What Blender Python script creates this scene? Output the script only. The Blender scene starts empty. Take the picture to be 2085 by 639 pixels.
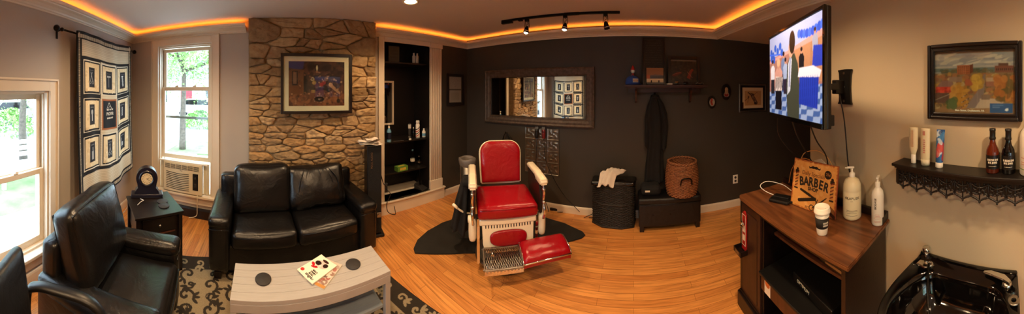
import bpy, bmesh, math, random
import numpy as np
from math import sin, cos, pi, hypot, atan2, sqrt
from mathutils import Vector, Matrix, noise
SC = bpy.context.scene
COL = SC.collection
R = math.radians
random.seed(7)

# ------------------------------------------------------------------ camera
# a phone panorama: cylindrical projection, 480 px per radian, horizon on row 185
cam_d = bpy.data.cameras.new('camera')
cam = bpy.data.objects.new('camera', cam_d)
COL.objects.link(cam)
cam_d.type = 'PANO'
cam_d.panorama_type = 'CENTRAL_CYLINDRICAL'
FPX = 480.0
cam_d.central_cylindrical_range_u_min = -1042.5 / FPX
cam_d.central_cylindrical_range_u_max = 1042.5 / FPX
cam_d.central_cylindrical_range_v_min = -454.0 / FPX
cam_d.central_cylindrical_range_v_max = 185.0 / FPX
cam_d.central_cylindrical_radius = 1.0
cam_d.clip_start = 0.02
cam_d.clip_end = 300
cam.location = (0, 0, 1.6)
cam.rotation_euler = (pi / 2, 0, (1290 - 1042.5) / FPX)
SC.camera = cam
SC.view_settings.view_transform = 'Standard'
SC.view_settings.look = 'None'
SC.view_settings.gamma = 1
SC.view_settings.use_curve_mapping = False
SC.view_settings.exposure = 0.42
SC.cycles.max_bounces = 8
SC.cycles.diffuse_bounces = 5
SC.cycles.glossy_bounces = 4
SC.cycles.transmission_bounces = 6
SC.cycles.transparent_max_bounces = 12
SC.cycles.sample_clamp_indirect = 6
SC.cycles.caustics_reflective = False
SC.cycles.caustics_refractive = False
SC.cycles.use_denoising = True

# ------------------------------------------------------------------ world (bright overcast day)
wd = bpy.data.worlds.new('world'); SC.world = wd; wd.use_nodes = True
nt = wd.node_tree; nt.nodes.clear()
wo = nt.nodes.new('ShaderNodeOutputWorld'); bg = nt.nodes.new('ShaderNodeBackground')
tc = nt.nodes.new('ShaderNodeTexCoord'); sp = nt.nodes.new('ShaderNodeSeparateXYZ'); cr = nt.nodes.new('ShaderNodeValToRGB')
nt.links.new(tc.outputs['Generated'], sp.inputs[0]); nt.links.new(sp.outputs['Z'], cr.inputs[0])
cr.color_ramp.elements[0].position = 0.0; cr.color_ramp.elements[0].color = (0.70, 0.85, 0.98, 1)
cr.color_ramp.elements[1].position = 0.6; cr.color_ramp.elements[1].color = (0.66, 0.80, 1.0, 1)
nt.links.new(cr.outputs[0], bg.inputs[0]); bg.inputs[1].default_value = 9.0
nt.links.new(bg.outputs[0], wo.inputs[0])

# ------------------------------------------------------------------ tuned light levels
DOWN_W = 60.0          # each recessed ceiling lamp, watts
SPOT_W = 14.0           # each lit head on the track
LED_E = 10.0            # cove strip emission
WARM = (1.0, 0.67, 0.37)

# ------------------------------------------------------------------ colours and materials
def lin(c):
    if isinstance(c, str):
        c = tuple(int(c[i:i + 2], 16) / 255 for i in (0, 2, 4))
    return tuple(x / 12.92 if x <= 0.04045 else ((x + 0.055) / 1.055) ** 2.4 for x in c)

class NT:
    def __init__(s, name):
        s.m = bpy.data.materials.new(name); s.m.use_nodes = True
        s.t = s.m.node_tree; s.p = s.t.nodes['Principled BSDF']
    def n(s, typ, **kw):
        nd = s.t.nodes.new('ShaderNode' + typ)
        for k, v in kw.items():
            if isinstance(k, str) and hasattr(nd, k): setattr(nd, k, v)
        return nd
    def l(s, a, b): s.t.links.new(a, b)
    def setp(s, **kw):
        for k, v in kw.items():
            s.p.inputs[k.replace('_', ' ')].default_value = v

def mat(name, col, rough=0.5, metal=0.0, var=0.08, scale=12, bump=0.0, bscale=60, coat=0.0, stretch=None, spec=0.5, detail=4):
    """principled with a little procedural variation of its own colour and an optional fine bump"""
    a = NT(name); c = lin(col)
    a.setp(Roughness=rough, Metallic=metal)
    a.p.inputs['Coat Weight'].default_value = coat
    a.p.inputs['Specular IOR Level'].default_value = spec
    co = a.n('TexCoord'); mp = a.n('Mapping'); a.l(co.outputs['Object'], mp.inputs[0])
    if stretch: mp.inputs['Scale'].default_value = stretch
    nz = a.n('TexNoise'); nz.inputs['Scale'].default_value = scale; nz.inputs['Detail'].default_value = detail
    a.l(mp.outputs[0], nz.inputs[0])
    rp = a.n('ValToRGB')
    rp.color_ramp.elements[0].position = 0.3; rp.color_ramp.elements[1].position = 0.7
    rp.color_ramp.elements[0].color = (*[x * (1 - var) for x in c], 1)
    rp.color_ramp.elements[1].color = (*[min(1, x * (1 + var)) for x in c], 1)
    a.l(nz.outputs[0], rp.inputs[0]); a.l(rp.outputs[0], a.p.inputs['Base Color'])
    if bump:
        n2 = a.n('TexNoise'); n2.inputs['Scale'].default_value = bscale; a.l(mp.outputs[0], n2.inputs[0])
        bp = a.n('Bump'); bp.inputs['Strength'].default_value = bump; bp.inputs['Distance'].default_value = 0.01
        a.l(n2.outputs[0], bp.inputs['Height']); a.l(bp.outputs[0], a.p.inputs['Normal'])
    return a.m

def emit(name, col, strength):
    a = NT(name); c = lin(col)
    a.setp(Base_Color=(*c, 1)); a.p.inputs['Emission Color'].default_value = (*c, 1)
    a.p.inputs['Emission Strength'].default_value = strength
    return a.m

def wood(name, c1, c2, rough=0.4, axis=0, scale=6, coat=0.0):
    a = NT(name); co = a.n('TexCoord'); mp = a.n('Mapping'); a.l(co.outputs['Object'], mp.inputs[0])
    s = [14, 14, 14]; s[axis] = 1.2; mp.inputs['Scale'].default_value = s
    nz = a.n('TexNoise'); nz.inputs['Scale'].default_value = scale / 3; nz.inputs['Detail'].default_value = 8; nz.inputs['Distortion'].default_value = 0.8
    a.l(mp.outputs[0], nz.inputs[0]); rp = a.n('ValToRGB')
    rp.color_ramp.elements[0].position = 0.32; rp.color_ramp.elements[1].position = 0.68
    rp.color_ramp.elements[0].color = (*lin(c1), 1); rp.color_ramp.elements[1].color = (*lin(c2), 1)
    a.l(nz.outputs[0], rp.inputs[0]); a.l(rp.outputs[0], a.p.inputs['Base Color'])
    bp = a.n('Bump'); bp.inputs['Strength'].default_value = 0.15; bp.inputs['Distance'].default_value = 0.004
    a.l(nz.outputs[0], bp.inputs['Height']); a.l(bp.outputs[0], a.p.inputs['Normal'])
    a.setp(Roughness=rough); a.p.inputs['Coat Weight'].default_value = coat
    return a.m

def leather(name, col, rough=0.33, bs=220):
    a = NT(name); c = lin(col); a.setp(Roughness=rough, Base_Color=(*c, 1))
    co = a.n('TexCoord'); v = a.n('TexVoronoi'); v.inputs['Scale'].default_value = bs; a.l(co.outputs['Object'], v.inputs['Vector'])
    nz = a.n('TexNoise'); nz.inputs['Scale'].default_value = 7; nz.inputs['Detail'].default_value = 3; nz.inputs['Distortion'].default_value = 1.0
    a.l(co.outputs['Object'], nz.inputs[0])
    b1 = a.n('Bump'); b1.inputs['Strength'].default_value = 0.12; b1.inputs['Distance'].default_value = 0.002; a.l(v.outputs['Distance'], b1.inputs['Height'])
    b2 = a.n('Bump'); b2.inputs['Strength'].default_value = 0.35; b2.inputs['Distance'].default_value = 0.02; a.l(nz.outputs[0], b2.inputs['Height'])
    a.l(b1.outputs[0], b2.inputs['Normal']); a.l(b2.outputs[0], a.p.inputs['Normal'])
    return a.m

def vcol(name, rough=0.5, emis=0.0, spec=0.4):
    a = NT(name); at = a.n('Attribute'); at.attribute_name = 'Col'
    a.l(at.outputs['Color'], a.p.inputs['Base Color']); a.setp(Roughness=rough); a.p.inputs['Specular IOR Level'].default_value = spec
    if emis:
        a.l(at.outputs['Color'], a.p.inputs['Emission Color']); a.p.inputs['Emission Strength'].default_value = emis
    return a.m

def glass_mat(name, tint=(1, 1, 1), refl=0.12):
    a = NT(name); t = a.t
    tr = a.n('BsdfTransparent'); tr.inputs[0].default_value = (*tint, 1)
    gl = a.n('BsdfGlossy'); gl.inputs['Roughness'].default_value = 0.02
    fr = a.n('LayerWeight'); fr.inputs[0].default_value = 0.5
    pw = a.n('Math'); pw.operation = 'POWER'; pw.inputs[1].default_value = 4; a.l(fr.outputs['Facing'], pw.inputs[0])
    ma = a.n('Math'); ma.operation = 'MULTIPLY_ADD'; ma.inputs[1].default_value = 0.5; ma.inputs[2].default_value = 0.025; a.l(pw.outputs[0], ma.inputs[0])
    mx = a.n('MixShader'); a.l(ma.outputs[0], mx.inputs[0]); a.l(tr.outputs[0], mx.inputs[1]); a.l(gl.outputs[0], mx.inputs[2])
    a.l(mx.outputs[0], t.nodes['Material Output'].inputs[0])
    return a.m

def floor_mat():
    a = NT('oak_floor'); co = a.n('TexCoord'); mp = a.n('Mapping'); a.l(co.outputs['Object'], mp.inputs[0])
    br = a.n('TexBrick'); a.l(mp.outputs[0], br.inputs[0])
    br.inputs['Scale'].default_value = 1; br.inputs['Brick Width'].default_value = 0.75; br.inputs['Row Height'].default_value = 0.062
    br.inputs['Mortar Size'].default_value = 0.0012; br.inputs['Mortar Smooth'].default_value = 0.3; br.inputs['Bias'].default_value = 0.0
    br.offset = 0.37; br.offset_frequency = 2
    br.inputs['Color1'].default_value = (*lin('C88242'), 1); br.inputs['Color2'].default_value = (*lin('E29E56'), 1)
    br.inputs['Mortar'].default_value = (*lin('7A4A20'), 1)
    m2 = a.n('Mapping'); m2.inputs['Scale'].default_value = (1.6, 28, 10); a.l(co.outputs['Object'], m2.inputs[0])
    nz = a.n('TexNoise'); nz.inputs['Scale'].default_value = 2.2; nz.inputs['Detail'].default_value = 8; nz.inputs['Distortion'].default_value = 0.6
    a.l(m2.outputs[0], nz.inputs[0]); rp = a.n('ValToRGB')
    rp.color_ramp.elements[0].position = 0.3; rp.color_ramp.elements[0].color = (0.62, 0.55, 0.5, 1)
    rp.color_ramp.elements[1].position = 0.62; rp.color_ramp.elements[1].color = (1.08, 1.05, 1.0, 1)
    a.l(nz.outputs[0], rp.inputs[0])
    mx = a.n('MixRGB'); mx.blend_type = 'MULTIPLY'; mx.inputs[0].default_value = 0.8
    a.l(br.outputs[0], mx.inputs[1]); a.l(rp.outputs[0], mx.inputs[2]); a.l(mx.outputs[0], a.p.inputs['Base Color'])
    bp = a.n('Bump'); bp.inputs['Strength'].default_value = 0.12; bp.inputs['Distance'].default_value = 0.002
    a.l(br.outputs['Fac'], bp.inputs['Height']); bp.invert = True; a.l(bp.outputs[0], a.p.inputs['Normal'])
    a.setp(Roughness=0.36); a.p.inputs['Coat Weight'].default_value = 0.25; a.p.inputs['Coat Roughness'].default_value = 0.25
    return a.m

def stone_mat():
    a = NT('field_stone'); co = a.n('TexCoord')
    at = a.n('Attribute'); at.attribute_name = 'Col'
    nz = a.n('TexNoise'); nz.inputs['Scale'].default_value = 14; nz.inputs['Detail'].default_value = 8; nz.inputs['Roughness'].default_value = 0.7
    a.l(co.outputs['Object'], nz.inputs[0]); rp = a.n('ValToRGB')
    rp.color_ramp.elements[0].position = 0.3; rp.color_ramp.elements[0].color = (0.6, 0.55, 0.48, 1)
    rp.color_ramp.elements[1].position = 0.7; rp.color_ramp.elements[1].color = (1.15, 1.12, 1.05, 1)
    a.l(nz.outputs[0], rp.inputs[0]); mx = a.n('MixRGB'); mx.blend_type = 'MULTIPLY'; mx.inputs[0].default_value = 0.9
    a.l(at.outputs['Color'], mx.inputs[1]); a.l(rp.outputs[0], mx.inputs[2]); a.l(mx.outputs[0], a.p.inputs['Base Color'])
    n2 = a.n('TexNoise'); n2.inputs['Scale'].default_value = 30; n2.inputs['Detail'].default_value = 9; a.l(co.outputs['Object'], n2.inputs[0])
    bp = a.n('Bump'); bp.inputs['Strength'].default_value = 0.7; bp.inputs['Distance'].default_value = 0.012
    a.l(n2.outputs[0], bp.inputs['Height']); a.l(bp.outputs[0], a.p.inputs['Normal']); a.setp(Roughness=0.9)
    return a.m

M = {}
M['floor'] = floor_mat()
M['wall_grey'] = mat('greige_paint', 'B4AA9E', 0.75, var=0.02, scale=3, bump=0.05, bscale=150)
M['wall_beige'] = mat('beige_paint', 'C4B498', 0.75, var=0.02, scale=3, bump=0.05, bscale=150)
M['wall_dark'] = mat('charcoal_paint', '38332C', 0.6, var=0.03, scale=3, bump=0.05, bscale=150)
M['ceiling'] = mat('ceiling_paint', 'D6CCC4', 0.8, var=0.01, scale=2)
M['trim'] = mat('cream_trim_paint', 'DCCFBA', 0.4, var=0.02, scale=5)
M['stone'] = stone_mat()
M['mortar'] = mat('mortar', '8E7858', 0.95, var=0.2, scale=20, bump=0.6, bscale=50)
M['led'] = emit('led_strip_orange', 'FF8A2A', LED_E)
M['black_leather'] = leather('black_leather', '0D0C0D')
M['black_leather2'] = leather('black_leather_smooth', '0C0B0C', 0.45)
M['red_leather'] = leather('red_vinyl', '960A17', 0.22, 300)
M['black_wood'] = wood('espresso_wood', '0E0808', '1A0F0C', 0.35)
M['black_paint'] = mat('black_paint', '15110F', 0.4)
M['black_plastic'] = mat('black_plastic', '0E0D0D', 0.4, bump=0.05)
M['black_gloss'] = mat('black_gloss', '070606', 0.08, coat=0.6)
M['dark_metal'] = mat('dark_metal', '1C1917', 0.35, 0.8)
M['chrome'] = mat('chrome', 'D8D4CC', 0.12, 1.0, var=0.02)
M['steel'] = mat('brushed_steel', '9A958C', 0.35, 1.0, var=0.05)
M['enamel'] = mat('cream_enamel', 'EFE3C6', 0.18, var=0.02, coat=0.5)
M['white_plastic'] = mat('white_plastic', 'E9E4D8', 0.35, var=0.02)
M['cream_plastic'] = mat('cream_plastic', 'DCD2B6', 0.35, var=0.02)
M['dark_grey'] = mat('dark_slate', '2E2B2B', 0.7, var=0.15, scale=60)
M['grey_table'] = mat('grey_painted_boards', 'ABA8A6', 0.5, var=0.05, scale=10, stretch=(1, 12, 1))
M['grey_shelf'] = mat('window_tinted_grey_boards', '8A949C', 0.4, var=0.05, scale=10, stretch=(1, 12, 1))  # bluish window reflection on the lower shelf is put into this colour
M['mirror'] = mat('mirror_glass', 'F2F2F2', 0.01, 1.0, var=0.0)
M['glass'] = glass_mat('window_glass', (0.93, 0.98, 0.98))
M['clear'] = glass_mat('clear_glass', (0.85, 0.88, 0.88))
M['wood_top'] = wood('walnut_top', '4A2A18', '7A4B2C', 0.3, 0, 5, 0.2)
M['brown_wood'] = wood('brown_panel', '3E2115', '5A3220', 0.4, 2)
M['wicker_dark'] = mat('dark_wicker', '1B1512', 0.6, var=0.4, scale=50, bump=0.4)
M['wicker_brown'] = mat('brown_wicker', '8E5A38', 0.6, var=0.35, scale=40, bump=0.3)
M['towel'] = mat('white_towel', 'E2D8CC', 0.95, var=0.05, bump=0.6, bscale=200)
M['paper'] = mat('paper', 'DDD6C6', 0.8, var=0.03)
M['black_cloth'] = mat('black_cloth', '0C0B0D', 0.9, var=0.2, bump=0.3, bscale=120)
M['rubber'] = mat('black_rubber_mat', '1C1A17', 0.7, var=0.15, bump=0.3, bscale=250)
M['tin'] = mat('pressed_tin', '8C857B', 0.3, 0.9, var=0.25, scale=14)
M['art'] = vcol('printed_picture', 0.35)
M['cloth_art'] = vcol('quilt_cloth', 0.9)
M['plastic_art'] = vcol('coloured_plastic', 0.3)
M['screen'] = vcol('lit_screen', 0.2, 0.36)
M['grass'] = mat('grass', '78885A', 0.9, var=0.3, scale=3, bump=0.5, bscale=30)
M['concrete'] = mat('pale_concrete', 'C9C8C4', 0.8, var=0.06)
M['asphalt'] = mat('pale_road', 'B4B6B8', 0.8, var=0.05)
M['bark'] = mat('bark', '5E5248', 0.9, var=0.3, scale=20, bump=0.6)
M['leaf'] = mat('leaf', '86B05A', 0.6, var=0.4, scale=2)
M['white_paint'] = mat('white_paint', 'E6E6E2', 0.5, var=0.02)

# ------------------------------------------------------------------ mesh helpers
def bx(bm, c, s, rz=0, bev=0, mi=0, rot=None, seg=2):
    m = Matrix.Translation(Vector(c))
    if rot is not None: m = m @ rot.to_4x4() if hasattr(rot, 'to_4x4') else m @ rot
    if rz: m = m @ Matrix.Rotation(rz, 4, 'Z')
    m = m @ Matrix.Diagonal((s[0], s[1], s[2], 1))
    nb = bmesh.new(); bmesh.ops.create_cube(nb, size=1, matrix=m)
    if bev:
        bmesh.ops.bevel(nb, geom=list(nb.edges), offset=bev, segments=seg, affect='EDGES', profile=0.5)
    for f in nb.faces:
        f.material_index = mi
        if bev: f.smooth = False
    merge(bm, nb)

def merge(bm, nb):
    me = bpy.data.meshes.new('tmp'); nb.to_mesh(me); nb.free(); bm.from_mesh(me); bpy.data.meshes.remove(me)

def cyl(bm, c, r, h, n=24, mi=0, r2=None, rot=None, bev=0):
    """vertical cylinder/cone, base centre c"""
    nb = bmesh.new()
    m = Matrix.Translation(Vector(c)) @ (rot.to_4x4() if rot is not None else Matrix.Identity(4)) @ Matrix.Translation((0, 0, h / 2))
    bmesh.ops.create_cone(nb, cap_ends=True, segments=n, radius1=r, radius2=r if r2 is None else r2, depth=h, matrix=m)
    if bev:
        bmesh.ops.bevel(nb, geom=[e for e in nb.edges if e.calc_face_angle(0) > 1.0], offset=bev, segments=2, affect='EDGES')
    for f in nb.faces:
        f.material_index = mi; f.smooth = len(f.verts) == 4
    merge(bm, nb)

def lathe(bm, prof, n=28, c=(0, 0, 0), mi=0, rot=None, sy=1.0, a0=0, a1=2 * pi):
    full = abs(a1 - a0 - 2 * pi) < 1e-6
    m = Matrix.Translation(Vector(c)) @ (rot.to_4x4() if rot is not None else Matrix.Identity(4))
    rings = []
    cnt = n if full else n + 1
    for r, z in prof:
        if r < 1e-6:
            rings.append([bm.verts.new(m @ Vector((0, 0, z)))])
        else:
            rings.append([bm.verts.new(m @ Vector((r * cos(a0 + (a1 - a0) * k / n), sy * r * sin(a0 + (a1 - a0) * k / n), z))) for k in range(cnt)])
    for a, b in zip(rings, rings[1:]):
        for k in range(n):
            k2 = (k + 1) % n if full else k + 1
            vs = ([a[0]] if len(a) == 1 else [a[k], a[k2]]) + ([b[0]] if len(b) == 1 else [b[k2], b[k]])
            if len(vs) > 2:
                try:
                    f = bm.faces.new(vs); f.smooth = True; f.material_index = mi
                except ValueError: pass

def tube(bm, pts, r, n=8, mi=0, cap=True, closed=False):
    pts = [Vector(p) for p in pts]
    rings = []; up = Vector((0, 0, 1)); last = None
    for i, p in enumerate(pts):
        if closed: d = pts[(i + 1) % len(pts)] - pts[i - 1]
        else: d = (pts[min(i + 1, len(pts) - 1)] - pts[max(i - 1, 0)])
        d = d.normalized()
        if last is None:
            u = up.cross(d)
            if u.length < 0.1: u = Vector((1, 0, 0)).cross(d)
        else:
            u = last - d * last.dot(d)
        u.normalize(); last = u; v = d.cross(u)
        rr = r[i] if isinstance(r, (list, tuple)) else r
        rings.append([bm.verts.new(p + u * (rr * cos(2 * pi * k / n)) + v * (rr * sin(2 * pi * k / n))) for k in range(n)])
    prs = list(zip(rings, rings[1:]))
    if closed: prs.append((rings[-1], rings[0]))
    for a, b in prs:
        for k in range(n):
            f = bm.faces.new((a[k], a[(k + 1) % n], b[(k + 1) % n], b[k])); f.smooth = True; f.material_index = mi
    if cap and not closed:
        for rg in (rings[0][::-1], rings[-1]):
            f = bm.faces.new(rg); f.material_index = mi

def spline(pts, n=8):
    """Catmull-Rom through the points"""
    P = [Vector(p) for p in pts]; P = [P[0] * 2 - P[1]] + P + [P[-1] * 2 - P[-2]]
    out = []
    for i in range(1, len(P) - 2):
        for k in range(n):
            t = k / n; a, b, c, d = P[i - 1:i + 3]
            out.append(0.5 * ((2 * b) + (c - a) * t + (2 * a - 5 * b + 4 * c - d) * t * t + (3 * b - a - 3 * c + d) * t ** 3))
    out.append(P[-2]); return out

def prism(bm, pts, a0, a1, axis='z', mi=0, bev=0):
    """polygon in a plane, extruded along the third axis; axis y: pts are (x,z); axis x: pts are (y,z)"""
    def P(p, t):
        return {'z': (p[0], p[1], t), 'y': (p[0], t, p[1]), 'x': (t, p[0], p[1])}[axis]
    nb = bmesh.new()
    A = [nb.verts.new(P(p, a0)) for p in pts]; B = [nb.verts.new(P(p, a1)) for p in pts]
    nb.faces.new(A); nb.faces.new(B[::-1]); n = len(pts)
    for k in range(n): nb.faces.new((A[k], A[(k + 1) % n], B[(k + 1) % n], B[k]))
    bmesh.ops.recalc_face_normals(nb, faces=nb.faces)
    if bev: bmesh.ops.bevel(nb, geom=list(nb.edges), offset=bev, segments=2, affect='EDGES')
    for f in nb.faces: f.material_index = mi
    merge(bm, nb)

def pillow(bm, c, s, r=0.04, bulge=(0, 0, 0), n=14, mi=0, rot=None, wr=0.0, seed=0, taper=0.0):
    """rounded soft box: size s, corner radius r, faces bulging outwards, with slack wrinkles"""
    m = Matrix.Translation(Vector(c)) @ (rot.to_4x4() if rot is not None else Matrix.Identity(4))
    h = Vector(s) / 2; nb = bmesh.new(); bmesh.ops.create_cube(nb, size=2)
    bmesh.ops.subdivide_edges(nb, edges=list(nb.edges), cuts=n, use_grid_fill=True)
    for v in nb.verts:
        q = v.co.copy()
        u = Vector([max(-1, min(1, x)) for x in q])
        # denser samples near the corners
        u = Vector([sin(x * pi / 2) for x in u]) if True else u
        p = Vector((u.x * h.x, u.y * h.y, u.z * h.z))
        inner = Vector([max(-(h[i] - r), min(h[i] - r, p[i])) for i in range(3)])
        d = p - inner
        if d.length > 1e-9: p = inner + d.normalized() * r
        for i in range(3):
            j, k = (i + 1) % 3, (i + 2) % 3
            w = max(0, 1 - u[j] ** 2) * max(0, 1 - u[k] ** 2)
            p[i] += bulge[i] * w * u[i]
        if taper: p.x *= 1 - taper * (p.z / h.z); 
        if wr:
            nn = noise.noise(Vector((p.x * 7 + seed, p.y * 7, p.z * 7))) + 0.5 * noise.noise(Vector((p.x * 19 + seed, p.y * 19, p.z * 9)))
            p += p.normalized() * nn * wr
        v.co = m @ p
    for f in nb.faces: f.smooth = True; f.material_index = mi
    merge(bm, nb)

def obj(name, bm, m, parent=None, loc=None, rz=None, smooth=None):
    me = bpy.data.meshes.new(name)
    bmesh.ops.recalc_face_normals(bm, faces=bm.faces) if False else None
    bm.to_mesh(me); bm.free()
    for x in (m if isinstance(m, (list, tuple)) else [m]): me.materials.append(x if not isinstance(x, str) else M[x])
    o = bpy.data.objects.new(name, me); COL.objects.link(o)
    if parent: o.parent = parent
    if loc is not None: o.location = loc
    if rz is not None: o.rotation_euler.z = rz
    return o

def puffpoly(bm, P, y0, depth, flat=.5, mi=0, soft=.035):
    """an upholstered panel: outline in xz, back at y0, swelling towards -y"""
    n = len(P); cx = sum(p[0] for p in P) / n; cz = sum(p[1] for p in P) / n; rings = []
    for ins, dy in ((0, 0), (0, .45), (.10, .68), (.35, .86), (.8, .97), (1.4, 1.03), (2.4, 1.07)):
        rg = []
        for x, z in P:
            r = hypot(x - cx, z - cz); k = max(.15, 1 - ins * soft / r); rg.append(bm.verts.new((cx + (x - cx) * k, y0 - depth * dy, cz + (z - cz) * k)))
        rings.append(rg)
    for a, b in zip(rings, rings[1:]):
        for k in range(n): f = bm.faces.new((a[k], a[(k + 1) % n], b[(k + 1) % n], b[k])); f.smooth = True; f.material_index = mi
    bm.faces.new(rings[0]); c = bm.verts.new((cx, y0 - depth * 1.09, cz))
    for k in range(n): f = bm.faces.new((rings[-1][k], rings[-1][(k + 1) % n], c)); f.smooth = True; f.material_index = mi
    bmesh.ops.recalc_face_normals(bm, faces=bm.faces)

def thing(name, label, cat, loc=(0, 0, 0), rz=0, group=None, tilt=(0, 0)):
    o = bpy.data.objects.new(name, None); COL.objects.link(o); o.empty_display_size = 0.05
    o.location = loc; o.rotation_euler = (tilt[0], tilt[1], rz)
    return tag(o, label, cat, group)
def tag(o, label, cat, group=None):
    o['label'] = label; o['category'] = cat
    if group: o['group'] = group
    return o
def struct(o): o['kind'] = 'structure'; return o
def copy_tree(o, parent=None):
    c = o.copy(); COL.objects.link(c)
    if parent: c.parent = parent
    for ch in [x for x in COL.objects if x.parent == o]: copy_tree(ch, c)
    return c
def B(): return bmesh.new()

def bevel_mod(o, w=0.004, seg=2):
    md = o.modifiers.new('bevel', 'BEVEL'); md.width = w; md.segments = seg; md.limit_method = 'ANGLE'; return o

FONT_CACHE = {}
def lettering(s, size, m, parent, mtx, name='lettering', ext=0.0006, align='CENTER', bold=0.0, sx=1.0):
    cu = bpy.data.curves.new(name, 'FONT'); cu.body = s; cu.size = size; cu.extrude = ext
    cu.align_x = align; cu.align_y = 'CENTER'; cu.offset = bold; cu.resolution_u = 3
    t = bpy.data.objects.new(name, cu); COL.objects.link(t)
    dg = bpy.context.evaluated_depsgraph_get(); me = bpy.data.meshes.new_from_object(t.evaluated_get(dg))
    bpy.data.objects.remove(t); bpy.data.curves.remove(cu)
    me.transform(mtx @ Matrix.Diagonal((sx, 1, 1, 1)))
    me.materials.clear(); me.materials.append(M[m] if isinstance(m, str) else m)
    o = bpy.data.objects.new(name, me); COL.objects.link(o); o.parent = parent
    return o
# a plane standing upright and facing local -Y: text x -> x, text y -> z
UP = Matrix.Rotation(pi / 2, 4, 'X')

# ------------------------------------------------------------------ little painter for prints, quilt, screen
class Art:
    def __init__(s, w, h, nx, ny, bg=(0.5, 0.5, 0.5)):
        s.w, s.h, s.nx, s.ny = w, h, nx, ny
        s.a = np.zeros((ny, nx, 3)); s.a[:] = lin(bg)
        u = (np.arange(nx) / (nx - 1))[None, :]; v = (np.arange(ny) / (ny - 1))[:, None]
        s.u = np.broadcast_to(u, (ny, nx)); s.v = np.broadcast_to(v, (ny, nx))
        s.rng = np.random.default_rng(3)
    def put(s, mask, c, al=1.0):
        c = np.array(lin(c)); s.a[mask] = s.a[mask] * (1 - al) + c * al; return s
    def rect(s, x0, y0, x1, y1, c, al=1.0):
        return s.put((s.u >= x0) & (s.u <= x1) & (s.v >= y0) & (s.v <= y1), c, al)
    def ell(s, x, y, rx, ry, c, al=1.0, rot=0):
        dx, dy = (s.u - x) * s.w, (s.v - y) * s.h
        X = dx * cos(rot) + dy * sin(rot); Y = -dx * sin(rot) + dy * cos(rot)
        return s.put((X / (rx * s.w)) ** 2 + (Y / (ry * s.w)) ** 2 <= 1, c, al)
    def poly(s, P, c, al=1.0):
        ins = np.zeros((s.ny, s.nx), bool); n = len(P)
        for i in range(n):
            (x1, y1), (x2, y2) = P[i], P[(i + 1) % n]
            if y1 == y2: continue
            cnd = ((y1 > s.v) != (y2 > s.v)) & (s.u < (x2 - x1) * (s.v - y1) / (y2 - y1) + x1); ins ^= cnd
        return s.put(ins, c, al)
    def line(s, x0, y0, x1, y1, t, c, al=1.0):
        ax, ay, bx_, by = x0 * s.w, y0 * s.h, x1 * s.w, y1 * s.h
        px, py = s.u * s.w, s.v * s.h; L = max(1e-9, (bx_ - ax) ** 2 + (by - ay) ** 2)
        k = np.clip(((px - ax) * (bx_ - ax) + (py - ay) * (by - ay)) / L, 0, 1)
        d = np.hypot(px - ax - k * (bx_ - ax), py - ay - k * (by - ay)); return s.put(d <= t / 2, c, al)
    def ring(s, x, y, r, t, c):
        d = np.hypot((s.u - x) * s.w, (s.v - y) * s.h); return s.put(abs(d - r) <= t / 2, c)
    def speck(s, x0, y0, x1, y1, cols, n, rx, ry=None, tw=3.0):
        for _ in range(n):
            c = cols[s.rng.integers(len(cols))]
            s.ell(x0 + (x1 - x0) * s.rng.random(), y0 + (y1 - y0) * s.rng.random(), rx * (0.5 + s.rng.random()), (ry or rx) * (0.5 + s.rng.random()), c, 0.8, s.rng.random() * (tw if ry is None else .25))
        return s
    def blur(s, n=1):
        for _ in range(n):
            p = np.pad(s.a, ((1, 1), (1, 1), (0, 0)), mode='edge')
            s.a = (p[:-2, 1:-1] + p[2:, 1:-1] + p[1:-1, :-2] + p[1:-1, 2:] + 2 * p[1:-1, 1:-1]) / 6
        return s
    def grain(s, k): s.a *= 1 + k * (s.rng.random((s.ny, s.nx, 1)) - 0.5); return s
    def build(s, name, m, parent=None, y=0.0, fn=None, x0=None, z0=None):
        """upright sheet in local xz, facing -Y, centred unless x0/z0 given; fn(x,z)->(x,y,z) bends it"""
        nx, ny = s.nx, s.ny
        X = (s.u * s.w + (-s.w / 2 if x0 is None else x0)).ravel(); Z = (s.v * s.h + (-s.h / 2 if z0 is None else z0)).ravel()
        co = np.stack([X, np.full_like(X, y), Z], 1)
        if fn is not None: co = np.array([fn(*p) for p in co[:, [0, 2]]])
        me = bpy.data.meshes.new(name)
        i = np.arange(nx * ny).reshape(ny, nx)
        q = np.stack([i[:-1, :-1], i[:-1, 1:], i[1:, 1:], i[1:, :-1]], -1).reshape(-1, 4)
        me.vertices.add(nx * ny); me.vertices.foreach_set('co', co.ravel())
        me.loops.add(q.size); me.loops.foreach_set('vertex_index', q.ravel().astype(np.int32))
        me.polygons.add(len(q)); me.polygons.foreach_set('loop_start', (np.arange(len(q)) * 4).astype(np.int32))
        try: me.polygons.foreach_set('loop_total', np.full(len(q), 4, np.int32))
        except Exception: pass
        me.update(calc_edges=True)
        ca = me.color_attributes.new('Col', 'FLOAT_COLOR', 'POINT')
        ca.data.foreach_set('color', np.concatenate([np.clip(s.a, 0, 1).reshape(-1, 3), np.ones((nx * ny, 1))], 1).ravel())
        me.polygons.foreach_set('use_smooth', np.ones(len(q), bool))
        me.materials.append(M[m]); me.validate()
        o = bpy.data.objects.new(name, me); COL.objects.link(o)
        if parent: o.parent = parent
        return o

def paint_mesh(o, colfn):
    """colour attribute per vertex from a function of its position"""
    me = o.data; ca = me.color_attributes.new('Col', 'FLOAT_COLOR', 'POINT')
    for i, v in enumerate(me.vertices): ca.data[i].color = (*lin(colfn(v.co)), 1)

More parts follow.
